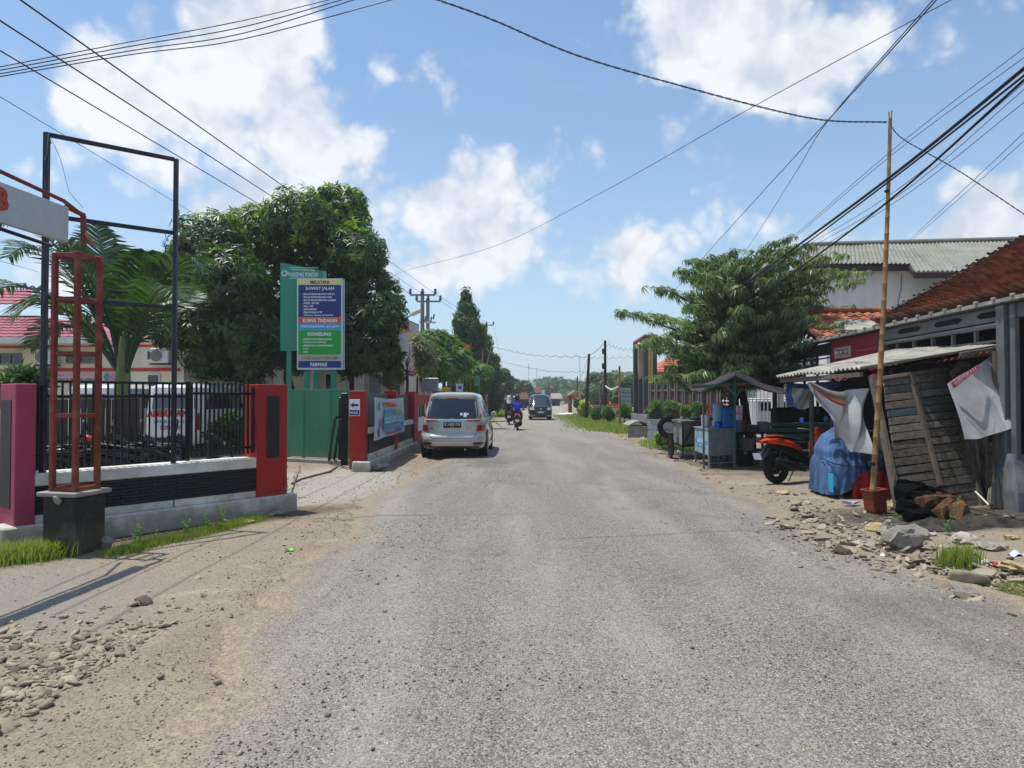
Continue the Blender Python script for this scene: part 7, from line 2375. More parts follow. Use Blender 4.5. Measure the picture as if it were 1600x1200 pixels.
# broken roof tiles heap
hb = G(1020, 683)
for k in range(9):
    me = MB().grid(lambda u_, v_: V((u_ - .5) * .5, (v_ - .5) * .22, .05 * math.sin(math.pi * v_)), 3, 5, .014)
    o = solo('broken_tile', me, m_terranew, ['broken clay tile at the bottom left of the tile heap', 'broken clay tile lying flat in front of the tile heap', 'broken clay tile in the middle of the heap', 'broken clay tile tilted up at the right of the heap', 'broken clay tile on the top of the heap', 'broken clay tile at the back of the heap', 'broken clay tile at the far right of the heap',
                                              'broken clay tile half under the heap on the left', 'broken clay tile propped upright behind the heap'][k], 'tile', group='heap of broken clay tiles')
    o.location = (hb.x + rnd.uniform(-.35, .45), hb.y + rnd.uniform(-.2, .5), .05 + .045 * k)
    o.rotation_euler = (rnd.uniform(-.4, .4), rnd.uniform(-.7, .5), rnd.uniform(0, 3.1))
# cement block stacks and culvert
def blockwall(name, label, p0, p1, rows, z0=0., bl=.42, bh=.2, th=.12, mat=m_blockgrey, cat='wall', cap=None, gx_=.012):
    p0, p1 = Vector(p0), Vector(p1); d = p1 - p0; n = max(1, round(d.length / bl)); L_ = d.length / n
    t = thing(name, label, cat, (p0 + p1) / 2)
    me = MB().box((0, 0, 0), (L_ - gx_, th, bh - gx_), .006).data('block'); me.materials.append(mat)
    mo = part('mortar', slab(MB(), p0, p1, z0 - .05, z0 + rows * bh - .01, -th / 2 + .012, th / 2 - .012), m_concrete, t, True)
    a = math.atan2(d.y, d.x)
    for r in range(rows):
        for k in range(n - (r % 2)):
            c = p0 + d.normalized() * (L_ * (k + .5 + .5 * (r % 2))) + Z * (z0 + bh * (r + .5))
            piece('block', me, t, c - MW[t].translation, (0, 0, a))
    if cap:
        part('cap', slab(MB(), p0, p1, z0 + rows * bh, z0 + rows * bh + .06, -th / 2 - .03, th / 2 + .03), cap, t, True)
    return t
def g2(px, d): return Vector((P(px, 600, d).x, d, 0))
blockwall('block_stack', 'unfinished grey cement-block wall left of the handcart', g2(1013, 27), g2(1034, 26), 4, mat=M('blue_grey_block', '7c828a', .9, var=.1, bump=.3, rand=.2))
blockwall('block_stack', 'second low run of grey blocks behind the handcart', g2(1036, 27.5), g2(1066, 27), 4, mat=M('blue_grey_block', '7c828a', .9))
blockwall('garden_wall', 'long pale low wall behind the roadside shrubs', g2(918, 62), g2(985, 47), 4, bl=.8, bh=.24, cap=m_terranew)
blockwall('garden_wall', 'grey low wall piece at the foot of the tiled gateway', g2(985, 40), g2(1012, 36), 3, bl=.6, bh=.25)
t = thing('culvert', 'round-topped cracked concrete culvert mouth at the end of the grass verge', 'culvert', (P(995, 600, 29).x, 29, 0))
part('arch', MB().grid(lambda u_, v_: V(P(978 + 34 * u_, 600, 29).x, 28.4 + 1.6 * v_, .50 + .18 * math.sin(math.pi * u_)), 14, 3, .05), m_concrete, t, True, smooth=50)
part('wall', MB().hexa([g2(981, 28.4), g2(1010, 28.2), g2(1011, 29.8), g2(982, 30)] + [p + Z * .46 for p in (g2(981, 28.4), g2(1010, 28.2), g2(1011, 29.8), g2(982, 30))]), m_concrete, t, True)
solo('paved_apron', MB().hexa([g2(985, 38), g2(1100, 30), g2(1130, 40), g2(1010, 47)] + [p + Z * .12 for p in (g2(985, 38), g2(1100, 30), g2(1130, 40), g2(1010, 47))]), m_concrete, 'pale concrete apron in front of the brick fence', 'paving') if False else struct('paved_apron', MB().hexa([g2(990, 33), g2(1085, 27), g2(1120, 36), g2(1010, 44)] + [p + Z * .10 for p in (g2(990, 33), g2(1085, 27), g2(1120, 36), g2(1010, 44))]), m_concrete)
struct('planting_bed', MB().hexa([g2(1012, 41), g2(1140, 31), g2(1145, 33), g2(1015, 44)] + [p + Z * .22 for p in (g2(1012, 41), g2(1140, 31), g2(1145, 33), g2(1015, 44))]), M('red_soil', '8a5a3a', .95, bump=.4))

# --- tall tiled gateway and brick fence
D6 = 46
t = thing('gateway_tower', 'tall grey-tiled gateway tower with arched niche and red flat top beyond the shade tree', 'gateway', (P(1012, 600, D6).x, D6, 0))
def col6(px0, px1, py0, d, dep, mat, name='column', z0=0.):
    a, b = P(px0, 600, d).x, P(px1, 600, d).x
    part(name, MB().box(((a + b) / 2, d + dep / 2, (z0 + P(0, py0, d).z) / 2), (b - a, dep, P(0, py0, d).z - z0), .02), mat, t, True)
col6(990.5, 997, 536, D6 + 1.5, .35, m_darkgrey); col6(1006, 1012, 527, D6, .5, m_darkgrey); col6(1012.4, 1020.6, 527, D6 + .02, .5, m_yellowpaint); col6(1021, 1027, 527, D6 + .1, .5, m_darkgrey)
col6(998, 1005, 592, D6 + 1.2, .3, m_darkgrey, 'panel')
col6(998, 1005.5, 540, D6 + 1.4, .2, m_yellowpaint, 'back_wall', P(0, 592, D6).z)
part('niche', MB().prism([(-.12, -.5), (.12, -.5), (.12, .3), (.06, .5), (0, .55), (-.06, .5), (-.12, .3)], P(1001.5, 577, D6 + 1.15), V(1, 0, 0), Z, V(0, -.04, 0)), flat('c3a878'), t, True)
part('cornice', MB().hexa([P(989, 537, D6 + 1.7), P(1007, 525.5, D6 - .1), P(1028, 525.5, D6 - .1), P(1027, 530, D6 + 2.2), P(989, 534, D6 + 1.7), P(1007, 522.5, D6 - .1), P(1028, 522.5, D6 - .1), P(1027, 527, D6 + 2.2)]), m_terranew, t, True)
col6(1014, 1030, 597, D6 - .3, .3, m_yellowpaint, 'sign_panel', P(0, 606, D6).z)
t = thing('brick_fence', 'brick panel fence with pairs of slim grey columns behind the shrubs', 'fence', (P(1070, 600, 40).x, 40, 0))
fa, fb = g2(1018, 44.5), g2(1160, 31.5)
fL = (fb - fa).length; fdv = (fb - fa).normalized()
# brick panels
npan = 11
bk = MB().box((0, 0, 0), (.22, .10, .062), .004).data('brick'); bk.materials.append(m_brick)
a = math.atan2(fdv.y, fdv.x)
part('plinth', slab(MB(), fa, fb, 0, .78, -.1, .1), m_blockgrey, t, True)
part('ledge', slab(MB(), fa, fb, .785, .86, -.14, .14), M('salmon_ledge', 'a8695a', .8, bump=.1), t, True)
part('ledge', slab(MB(), fa, fb, 2.02, 2.09, -.12, .12), M('salmon_ledge', 'a8695a', .8), t, True)
part('coping', slab(MB(), fa, fb, 2.55, 2.66, -.16, .16), m_yellowpaint, t, True)
part('backing', slab(MB(), fa, fb, .86, 2.02, -.03, .03), M('dark_brick_joint', '3d2b28', .9, bump=.2), t, True)
part('panel', slab(MB(), fa, fb, 2.09, 2.55, -.05, .05), m_darkgrey, t, True)
bv6, bf6 = [], []
for r in range(15):
    n = int(fL / .26)
    for k in range(n):
        c = fa + fdv * (k * .26 + .13 + (.13 if r % 2 else 0)) + Z * (.90 + r * .076)
        mb_ = MB().box(tuple(c), (.23, .11, .06), 0, a)
        o_ = len(bv6); bv6 += mb_.v; bf6 += [tuple(i + o_ for i in f) for f in mb_.f]
mb = MB(); mb.add(bv6, bf6)
part('bricks', mb, m_brick, t, True, stuff=True)
cm = MB().box((0, 0, 1.3), (.14, .36, 2.6), .01).data('column'); cm.materials.append(m_greysteel)
for k in range(npan + 1):
    s = k * fL / npan
    for o_ in (0, .32):
        piece('column', cm, t, fa + fdv * (s + o_) - MW[t].translation, (0, 0, a))
# house behind with orange roof glimpses
t = thing('school_house', 'low house with orange tile roof glimpsed between the shade tree leaves', 'house', (P(1080, 600, 55).x, 55, 0))
xa, xb_ = P(1030, 600, 55).x, P(1110, 600, 55).x
part('wall', MB().box(((xa + xb_) / 2, 58, 1.8), (xb_ - xa, 5, 3.6)), m_yellowpaint, t, True)
z0_, z1_ = P(0, 582, 55).z, P(0, 556, 58).z
quadroof(t, 'roof_course', V(xa - .5, 54.5, z0_), V(xb_ + .5, 54.5, z0_), V(xb_ - 1.5, 58, z1_), V(xa + 1.5, 58, z1_), m_terranew, rows=8, nu=60)
part('roof', MB().add([V(xa + 1.5, 58, z1_), V(xb_ - 1.5, 58, z1_), V(xb_ + .5, 61.5, z0_), V(xa - .5, 61.5, z0_), V(xa - .5, 54.5, z0_ - .03), V(xb_ + .5, 54.5, z0_ - .03)], [(0, 1, 2, 3), (0, 3, 4), (1, 5, 2), (4, 3, 2, 5)]), m_terranew, t, True)
# small grey kiosk and red bench by the wood post
t = thing('grey_kiosk', 'small grey slatted kiosk behind the wooden post', 'kiosk', g2(975, 56))
xk0, xk1 = P(968, 600, 56).x, P(984, 600, 56).x
for k in range(6):
    part('slat', MB().box(((xk0 + xk1) / 2, 56, .5 + k * .34), (xk1 - xk0, 1.2, .30), .02), m_galv, t, True)
t = thing('red_stall', 'low red stand behind the garden wall between the poles', 'stand', g2(955, 58))
part('top', MB().box((P(956, 600, 58).x, 58, 1.05), (1.2, .5, .12), .02), m_redstripe, t, True); part('back', MB().box((P(949, 600, 58).x, 58, 1.3), (.25, .4, .6), .02), m_redstripe, t, True)
part('leg', MB().box((P(951, 600, 58).x, 58, .5), (.08, .3, 1.0)), m_redstripe, t, True); part('leg', MB().box((P(962, 600, 58).x, 58, .5), (.08, .3, 1.0)), m_redstripe, t, True)
# little arched gate
D7 = 72
t = thing('arched_gate', 'small ochre arched gateway with a red board at the start of the right verge', 'gateway', g2(902, D7))
xa, xb_ = P(889, 600, D7).x, P(914, 600, D7).x
zt7 = P(0, 618, D7).z; zc7 = P(0, 610, D7).z
part('arch', MB().grid(lambda u_, v_: V(xa + (xb_ - xa) * u_, D7 + 1.2 * v_, zt7 + (zc7 - zt7) * math.sin(math.pi * (.06 + .88 * u_))), 14, 2, .18), m_yellowpaint, t, True, smooth=60)
for x in (xa + .15, xb_ - .15):
    part('pillar', MB().box((x, D7 + .6, zt7 / 2), (.3, 1.1, zt7)), m_brick, t, True)
part('red_board', MB().box((xa + .35, D7 + .3, 1.7), (1.0, .3, .42), .02), m_redstripe, t, True)
solo('concrete_ramp', MB().hexa([g2(868, 66), g2(892, 62), g2(896, 70), g2(885, 72)] + [p + Z * .12 for p in (g2(868, 66), g2(892, 62), g2(896, 70), g2(885, 72))]), m_whitegrey, 'pale concrete ramp in front of the little arched gateway', 'ramp')
# distant buildings at the bend
def farhouse(name, label, px0, px1, pyt, d, dep, mat, roof=None, win=0):
    xa, xb_ = P(px0, 600, d).x, P(px1, 600, d).x; h = P(0, pyt, d).z
    t = thing(name, label, 'building', ((xa + xb_) / 2, d, 0))
    part('wall', MB().box(((xa + xb_) / 2, d + dep / 2, h / 2), (xb_ - xa, dep, h), .03), mat, t, True)
    if roof:
        part('roof', MB().hexa([V(xa - .5, d - .8, h - .1), V(xb_ + .5, d - .8, h - .1), V(xb_ + .5, d + dep + .5, h + .1), V(xa - .5, d + dep + .5, h + .1), V(xa - .5, d - .8, h + .05), V(xb_ + .5, d - .8, h + .05), V(xb_ + .2, d + dep * .5, h + 1.1), V(xa - .2, d + dep * .5, h + 1.1)]), roof, t, True)
    for k in range(win):
        xw = xa + (xb_ - xa) * (k + .7) / (win + .4)
        part('window', MB().box((xw, d - .03, h * .62), ((xb_ - xa) / win * .3, .06, h * .22), .01), m_glasswin, t, True)
    return t
farhouse('tower_house', 'narrow pale two-storey house with a dark window left of the black van', 830, 838, 597, 150, 6, m_whitegrey, None, 1)
farhouse('ochre_house', 'ochre house beside the narrow pale tower house', 821, 830, 603, 155, 6, m_yellowpaint, m_asbestos, 1)
farhouse('brick_shed', 'low red-brown roofed shed below the pale tower house', 820, 843, 614, 140, 4, m_brick, m_brick)
farhouse('market_stalls', 'low grey-roofed roadside stalls beyond the motorcyclists', 806, 822, 624, 112, 3, m_darkwood, m_brick)
farhouse('market_stalls', 'low pale-roofed stalls far beyond the black van at the road bend', 864, 875, 623, 140, 4, m_darkwood, m_concrete)
farhouse('pale_hut', 'tiny white hut front between the tower house and the black van', 846, 851, 610, 150, 3, m_whitemetal, None)
farhouse('brown_wall_house', 'brown wall at the end of the pink fence behind the motorcyclists', 777, 800, 624, 88, 3, M('brown_wall_plaster', '5f4a3c', .85, dirt='3c3028', dirt_amt=.4), None)
farhouse('hill_house', 'red-roofed house among the trees on the far ridge', 852, 862, 606, 205, 5, m_yellowpaint, m_terranew)
for i, (px, pt_) in enumerate([(826, 568), (838, 575)]):
    b = g2(px, 150)
    t = thing('antenna_mast', ['thin antenna mast left of the pale tower house', 'thin curved antenna mast right of the pale tower house'][i], 'mast', b)
    part('mast', MB().tube([b, P(px, 595, 150), P(px + (1 if i else 0), pt_, 150)], .05, 6), m_greysteel, t, True)
    part('whip', MB().tube([P(px - 1.5, pt_ + 6, 150), P(px + 1.5, pt_ + 6, 150)], .04, 4), m_greysteel, t, True)

# ================================================================== VEHICLES
class Shell:
    """car body as stacked rounded outlines; local frame: rear at y=0, front at +y, x to the right"""
    def __init__(s, z, w, yr, yf, n=5.5):
        s.z, s.w, s.yr, s.yf, s.n = z, w, yr, yf, n
    def prm(s, z):
        return [float(np.interp(z, s.z, a)) for a in (s.w, s.yr, s.yf)]
    def mesh(s, sub=3, m=88):
        zs = []
        for a, b in zip(s.z, s.z[1:]):
            k = max(1, min(sub, int((b - a) / .02)))
            zs += [a + (b - a) * i / k for i in range(k)]
        zs.append(s.z[-1])
        rings = []
        for z in zs:
            w, yr, yf = s.prm(z); yc, b = (yr + yf) / 2, (yf - yr) / 2
            ring = []
            for k in range(m):
                th = 2 * math.pi * k / m
                c, d = math.cos(th), math.sin(th)
                ring.append(V(w * math.copysign(abs(c) ** (2 / s.n), c), yc + b * math.copysign(abs(d) ** (2 / s.n), d), z))
            rings.append(ring)
        return MB().loft(rings)
    def rear(s, x, z, o=0.):
        w, yr, yf = s.prm(z); yc, b = (yr + yf) / 2, (yf - yr) / 2
        return V(x, yc - b * max(0, 1 - min(1, abs(x / w)) ** s.n) ** (1 / s.n) - o, z)
    def front(s, x, z, o=0.):
        p = s.rear(x, z); w, yr, yf = s.prm(z)
        return V(x, yr + yf - p.y + o, z)
    def side(s, y, z, sg=1, o=0.):
        w, yr, yf = s.prm(z); yc, b = (yr + yf) / 2, (yf - yr) / 2
        return V(sg * (w * max(0, 1 - min(1, abs((y - yc) / b)) ** s.n) ** (1 / s.n) + o), y, z)
    def patch(s, face, q, nu=10, nv=6, o=.006, sg=1, th=.012):
        """q = 4 corners (h, z) bl, br, tr, tl on the given face"""
        bl, br, tr, tl = [Vector((*c, 0)) for c in q]
        def f(u_, v_):
            p = bl.lerp(br, u_).lerp(tl.lerp(tr, u_), v_)
            if face == 'rear': return s.rear(p.x, p.y, o)
            if face == 'front': return s.front(p.x, p.y, o)
            return s.side(p.x, p.y, sg, o)
        mb = MB().grid(f, nu, nv, th if (face == 'rear' or (face == 'side' and sg > 0)) else -th)
        return mb
def wheel(t, x, y, r, w, rim=m_alloy):
    sg = 1 if x > 0 else -1
    o = part('wheel', MB().lathe([(r * .62, -w / 2), (r * .92, -w / 2), (r, -w * .36), (r, w * .36), (r * .92, w / 2), (r * .62, w / 2)], 28, (x, y, r), axis='X'), m_tyre, t, smooth=40)
    mb = MB().lathe([(r * .62, 0), (r * .58, sg * .03), (r * .2, sg * .01), (.02, sg * .02)], 20, (x + sg * w * .36, y, r), axis='X')
    for k in range(5):
        a = 2 * math.pi * k / 5
        d = V(0, math.cos(a), math.sin(a))
        mb.bar(V(x + sg * w * .42, y, r) + d * .03, V(x + sg * w * .42, y, r) + d * r * .6, .02, .05, up=(1, 0, 0))
    p_ = part('rim', mb, rim, o, smooth=40)

# silver people carrier seen from behind
t = thing('parked_car', 'champagne silver seven-seat car parked half on the left verge, seen from behind', 'car', (-1.56, 18.35, 0), rz=R(-1.0))
S = Shell([.27, .30, .42, .52, .60, .66, .70, .95, 1.02, 1.06, 1.30, 1.56, 1.66, 1.71, 1.745, 1.76],
          [.80, .85, .875, .885, .885, .88, .875, .872, .855, .835, .765, .685, .655, .61, .50, .30],
          [.10, .03, .0, -.02, .0, .05, .075, .06, .07, .09, .17, .26, .24, .26, .40, .8],
          [4.42, 4.50, 4.55, 4.56, 4.55, 4.52, 4.48, 4.30, 4.05, 3.55, 3.1, 2.65, 2.5, 2.4, 2.2, 1.8], 6.5)
part('body', S.mesh(3, 96), m_silver, t, smooth=38)
rw = part('rear_window', S.patch('rear', [(-.69, 1.06), (.69, 1.06), (.60, 1.58), (-.60, 1.58)], 16, 8), m_glassdark, t, smooth=50)
for q_, n_ in (((-.09, 1.10), 'sticker'),):
    pass
for (x0, x1, z0, z1) in ((.20, .26, 1.15, 1.21), (.29, .37, 1.11, 1.215), (.39, .42, 1.155, 1.21)):
    part('sticker', S.patch('rear', [(x0, z0), (x1, z0), (x1, z1), (x0, z1)], 2, 2, .02, th=.003), flat('d9dcde'), rw)
part('spoiler', S.patch('rear', [(-.56, 1.60), (.56, 1.60), (.53, 1.69), (-.53, 1.69)], 14, 3, .05, th=.06), m_silver, t, smooth=50)
part('brake_light', S.patch('rear', [(-.16, 1.575), (.16, 1.575), (.16, 1.60), (-.16, 1.60)], 4, 1, .03), m_redlens, t)
for sg in (-1, 1):
    l = [(sg * .635, .74), (sg * .855, .74), (sg * .785, 1.22), (sg * .715, 1.19)]
    def seg(v0, v1, a0=0., a1=1.):
        bl, br, tr, tl = [Vector((*c, 0)) for c in l]
        q_ = [bl.lerp(tl, v0).lerp(br.lerp(tr, v0), a0), bl.lerp(tl, v0).lerp(br.lerp(tr, v0), a1), bl.lerp(tl, v1).lerp(br.lerp(tr, v1), a1), bl.lerp(tl, v1).lerp(br.lerp(tr, v1), a0)]
        q_ = [(p.x, p.y) for p in q_]
        return q_ if sg > 0 else [q_[1], q_[0], q_[3], q_[2]]
    tl_ = part('tail_light', S.patch('rear', seg(0, .33), 8, 4, .014), m_redlens, t, smooth=50)
    part('lens', S.patch('rear', seg(.34, .74), 8, 4, .014), m_whitelens, tl_, smooth=50)
    part('lens', S.patch('rear', seg(.75, 1.), 8, 4, .014), m_redlens, tl_, smooth=50)
    part('reflector', S.patch('rear', sorted([(sg * .36, .985), (sg * .70, .985)])[:2] + sorted([(sg * .36, 1.025), (sg * .72, 1.03)], reverse=True), 6, 1, .02), m_redlens, t)
    part('bumper_reflector', S.patch('rear', sorted([(sg * .56, .36), (sg * .78, .36)]) + sorted([(sg * .56, .385), (sg * .78, .385)], reverse=True), 6, 1, .012), m_redlens, t)
part('chrome_strip', S.patch('rear', [(-.38, 1.0), (.38, 1.0), (.38, 1.035), (-.38, 1.035)], 8, 1, .028, th=.03), m_chrome, t)
part('plate_recess', S.patch('rear', [(-.36, .74), (.36, .74), (.30, .985), (-.30, .985)], 6, 4, .010), m_whitecar, t)
pp = S.rear(0, .895, .03)
pl_ = part('number_plate', MB().box((0, pp.y, .90), (.46, .012, .15), .004), m_plastic_black, t)
M0 = MW[t]
text_on(pl_, 'E 1429 PG', M0 @ V(0, pp.y - .008, .915), V(1, 0, 0), Z, width=.40, height=.075, mat=flat('d8d8d8'), bold=.02)
text_on(pl_, '04 26', M0 @ V(0, pp.y - .008, .848), V(1, 0, 0), Z, width=.1, height=.025, mat=flat('d8d8d8'))
part('emblem', MB().tube([V(.05 * math.cos(a), S.rear(0, 1.045).y - .012, 1.045 + .028 * math.sin(a)) for a in [2 * math.pi * k / 16 for k in range(17)]], .006, 5, False), m_chrome, t)
for (x0, x1, z) in ((-.60, -.42, .80), (.48, .62, .80)):
    part('badge', S.patch('rear', [(x0, z), (x1, z), (x1, z + .018), (x0, z + .018)], 3, 1, .008, th=.004), m_chrome, t)
for q_ in (((-.50, .555), (.50, .555)), ):
    part('tailgate_seam', S.patch('rear', [(-.50, .553), (.50, .553), (.50, .563), (-.50, .563)], 8, 1, .004, th=.006), m_plastic_black, t)
for sg in (-1, 1):
    part('tailgate_seam', MB().tube([S.rear(sg * x_, z_, .003) for x_, z_ in ((.50, .558), (.58, .60), (.63, .70), (.655, .76))], .005, 5), m_plastic_black, t)
part('bumper_trim', S.patch('rear', [(-.52, .425), (.52, .425), (.50, .447), (-.50, .447)], 10, 1, .02, th=.02), m_chrome, t)
part('lower_bumper', S.patch('rear', [(-.84, .27), (.84, .27), (.80, .345), (-.80, .345)], 14, 2, .012, th=.03), m_plastic_black, t, smooth=50)
for sg in (-1, 1):
    part('bumper_vent', S.patch('rear', sorted([(sg * .52, .40), (sg * .82, .39)]) + sorted([(sg * .58, .44), (sg * .80, .45)], reverse=True), 6, 1, .012), m_plastic_black, t)
wp = S.rear(.18, 1.08, .02)
part('wiper', MB().tube([S.rear(.2, 1.05, .03), S.rear(.14, 1.09, .035), S.rear(-.22, 1.10, .03)], .012, 6), m_plastic_black, t)
for sg in (-1, 1):
    part('side_window', S.patch('side', [(.45, 1.06), (3.35, 1.06), (2.75, 1.52), (.62, 1.52)], 16, 6, .006, sg), m_glassdark, t, smooth=50)
    for y_ in (1.25, 2.25):
        part('pillar', S.patch('side', [(y_, 1.04), (y_ + .07, 1.04), (y_ + .05, 1.54), (y_ - .02, 1.54)], 2, 6, .011, sg), m_silver, t, smooth=50)
    part('door_handle', MB().box((sg * .885, 1.9, .95), (.03, .18, .03), .008), m_chrome, t)
    mr_ = part('mirror', MB().lathe([(.02, -.06), (.07, -.05), (.085, 0), (.06, .05), (.01, .07)], 12, (sg * .95, 3.0, 1.12), axis='Y'), m_silver, t, smooth=50)
    part('mirror_glass', MB().disc((sg * .95, 2.935, 1.12), .06, (0, 1, 0), .006, 12), m_whitelens, mr_)
    part('rocker', MB().box((sg * .86, 2.3, .29), (.05, 2.2, .1), .02), m_silver, t)
    for y_ in (.92, 3.62):
        part('wheel_arch', MB().disc((sg * .872, y_, .36), .40, (1, 0, 0), .03, 28), m_plastic_black, t)
for x in (-.76, .76):
    for y in (.92, 3.62):
        wheel(t, x, y, .335, .22)
part('underbody', MB().box((0, 2.3, .30), (1.5, 4.0, .14), .03), m_plastic_black, t)
part('exhaust', MB().tube([(.32, .35, .27), (.34, .0, .26)], .028, 10), m_alloy, t, smooth=40)
part('tow_hook', MB().tube([(-.35, .25, .27), (-.35, .12, .26)], .02, 8), m_alloy, t)
part('windscreen', S.patch('front', [(-.70, 1.08), (.70, 1.08), (.58, 1.56), (-.58, 1.56)], 12, 6), m_glassdark, t, smooth=50)

# black minibus coming towards us
t = thing('black_van', 'black minibus with tinted windscreen driving towards the camera in the middle distance', 'van', (2.02, 53.4, 0), rz=R(180))
S = Shell([.25, .32, .5, .75, .98, 1.05, 1.45, 1.68, 1.76, 1.84, 1.88], [.74, .80, .83, .84, .83, .81, .76, .70, .64, .5, .3],
          [.1, .02, 0, 0, .02, .03, .08, .12, .2, .35, .6], [3.95, 4.02, 4.05, 4.02, 3.9, 3.78, 3.36, 3.1, 2.95, 2.7, 2.4], 6)
part('body', S.mesh(3, 72), m_blackcar, t, smooth=38)
part('windscreen', S.patch('front', [(-.72, 1.12), (.72, 1.12), (.62, 1.64), (-.62, 1.64)], 12, 6), m_glassdark, t, smooth=50)
for sg in (-1, 1):
    part('headlight', S.patch('front', sorted([(sg * .46, .76), (sg * .80, .78)]) + sorted([(sg * .46, .93), (sg * .79, .95)], reverse=True), 5, 3, .012), m_whitelens, t, smooth=50)
    part('side_window', S.patch('side', [(.5, 1.12), (3.3, 1.12), (2.9, 1.6), (.6, 1.6)], 14, 5, .006, sg), m_glassdark, t, smooth=50)
    part('mirror', MB().box((sg * .95, 3.2, 1.22), (.14, .08, .24), .03), m_plastic_black, t)
    part('fog_trim', S.patch('front', sorted([(sg * .42, .36), (sg * .68, .30)]) + sorted([(sg * .40, .40), (sg * .74, .37)], reverse=True), 4, 1, .015), m_whitelens, t)
part('number_plate', MB().box((0, 4.075, .60), (.42, .012, .14), .004), M('pale_number_plate', 'b5bcc4', .5, bump=0), t)
part('emblem', MB().disc((0, 4.07, .84), .055, (0, 1, 0), .015, 12), m_chrome, t)
part('grille', S.patch('front', [(-.35, .36), (.35, .36), (.38, .5), (-.38, .5)], 6, 2, .01), m_plastic_black, t)
part('seam', S.patch('front', [(-.74, 1.035), (.74, 1.035), (.74, 1.05), (-.74, 1.05)], 10, 1, .008), m_alloy, t)
for x in (-.68, .68):
    for y in (.8, 3.3):
        wheel(t, x, y, .31, .2)
part('underbody', MB().box((0, 2.0, .28), (1.4, 3.6, .14), .03), m_plastic_black, t)

# ambulance and white vehicle in the yard
def boxvan(name, label, px, d, mat, kind, rz=0.):
    t = thing(name, label, kind, (P(px, 600, d).x, d, 0), rz=rz)
    S = Shell([.38, .45, .6, 1.05, 1.15, 1.65, 1.88, 1.96, 2.0], [.70, .75, .78, .79, .78, .74, .70, .6, .4], [.05, 0, -.02, 0, .01, .06, .1, .2, .5], [4.0, 4.1, 4.12, 4.0, 3.8, 3.3, 3.1, 2.9, 2.6], 7)
    part('body', S.mesh(3, 64), mat, t, smooth=38)
    part('rear_window', S.patch('rear', [(-.62, 1.32), (.62, 1.32), (.60, 1.72), (-.60, 1.72)], 8, 4), m_glassdark, t, smooth=50)
    for sg in (-1, 1):
        part('tail_light', S.patch('rear', sorted([(sg * .68, .75), (sg * .765, .75)]) + sorted([(sg * .68, 1.2), (sg * .755, 1.2)], reverse=True), 2, 4, .012), m_redlens, t)
        part('side_window', S.patch('side', [(.4, 1.3), (3.1, 1.3), (2.9, 1.72), (.5, 1.72)], 10, 4, .006, sg), m_glassdark, t)
        part('mirror', MB().box((sg * .86, 3.1, 1.35), (.12, .08, .22), .03), m_plastic_black, t)
    part('bumper', S.patch('rear', [(-.76, .42), (.76, .42), (.76, .56), (-.76, .56)], 8, 2, .03, th=.04), m_plastic_black, t)
    for x in (-.62, .62):
        for y in (.8, 3.2):
            wheel(t, x, y, .31, .19, m_whitemetal)
    return t, S
t, S = boxvan('ambulance', 'white ambulance van seen from behind through the black bars, lettered AMBULANS', 266, 18.6, m_whitecar, 'ambulance')
M0 = MW[t]
text_on(t, 'AMBULANS', M0 @ V(0, -.02, 1.19), V(1, 0, 0), Z, width=1.22, height=.19, mat=flat('b0282e'), bold=.04)
text_on(t, 'PUSKESMAS', M0 @ V(.0, -.03, .98), V(1, 0, 0), Z, width=.8, height=.07, mat=flat('4f7f9a'), bold=.02)
text_on(t, 'PONDOH', M0 @ V(.05, -.04, .82), V(1, 0, 0), Z, width=.55, height=.12, mat=flat('a03a48'), bold=.03)
part('green_swoosh', S.patch('rear', [(-.5, 1.30), (.4, 1.25), (.35, 1.28), (-.5, 1.32)], 8, 1, .014, th=.004), flat('3a7f6a'), t)
boxvan('white_minibus', 'white minibus roof and windscreen showing above the brown gate leaf', 136, 19.5, m_whitecar, 'minibus')

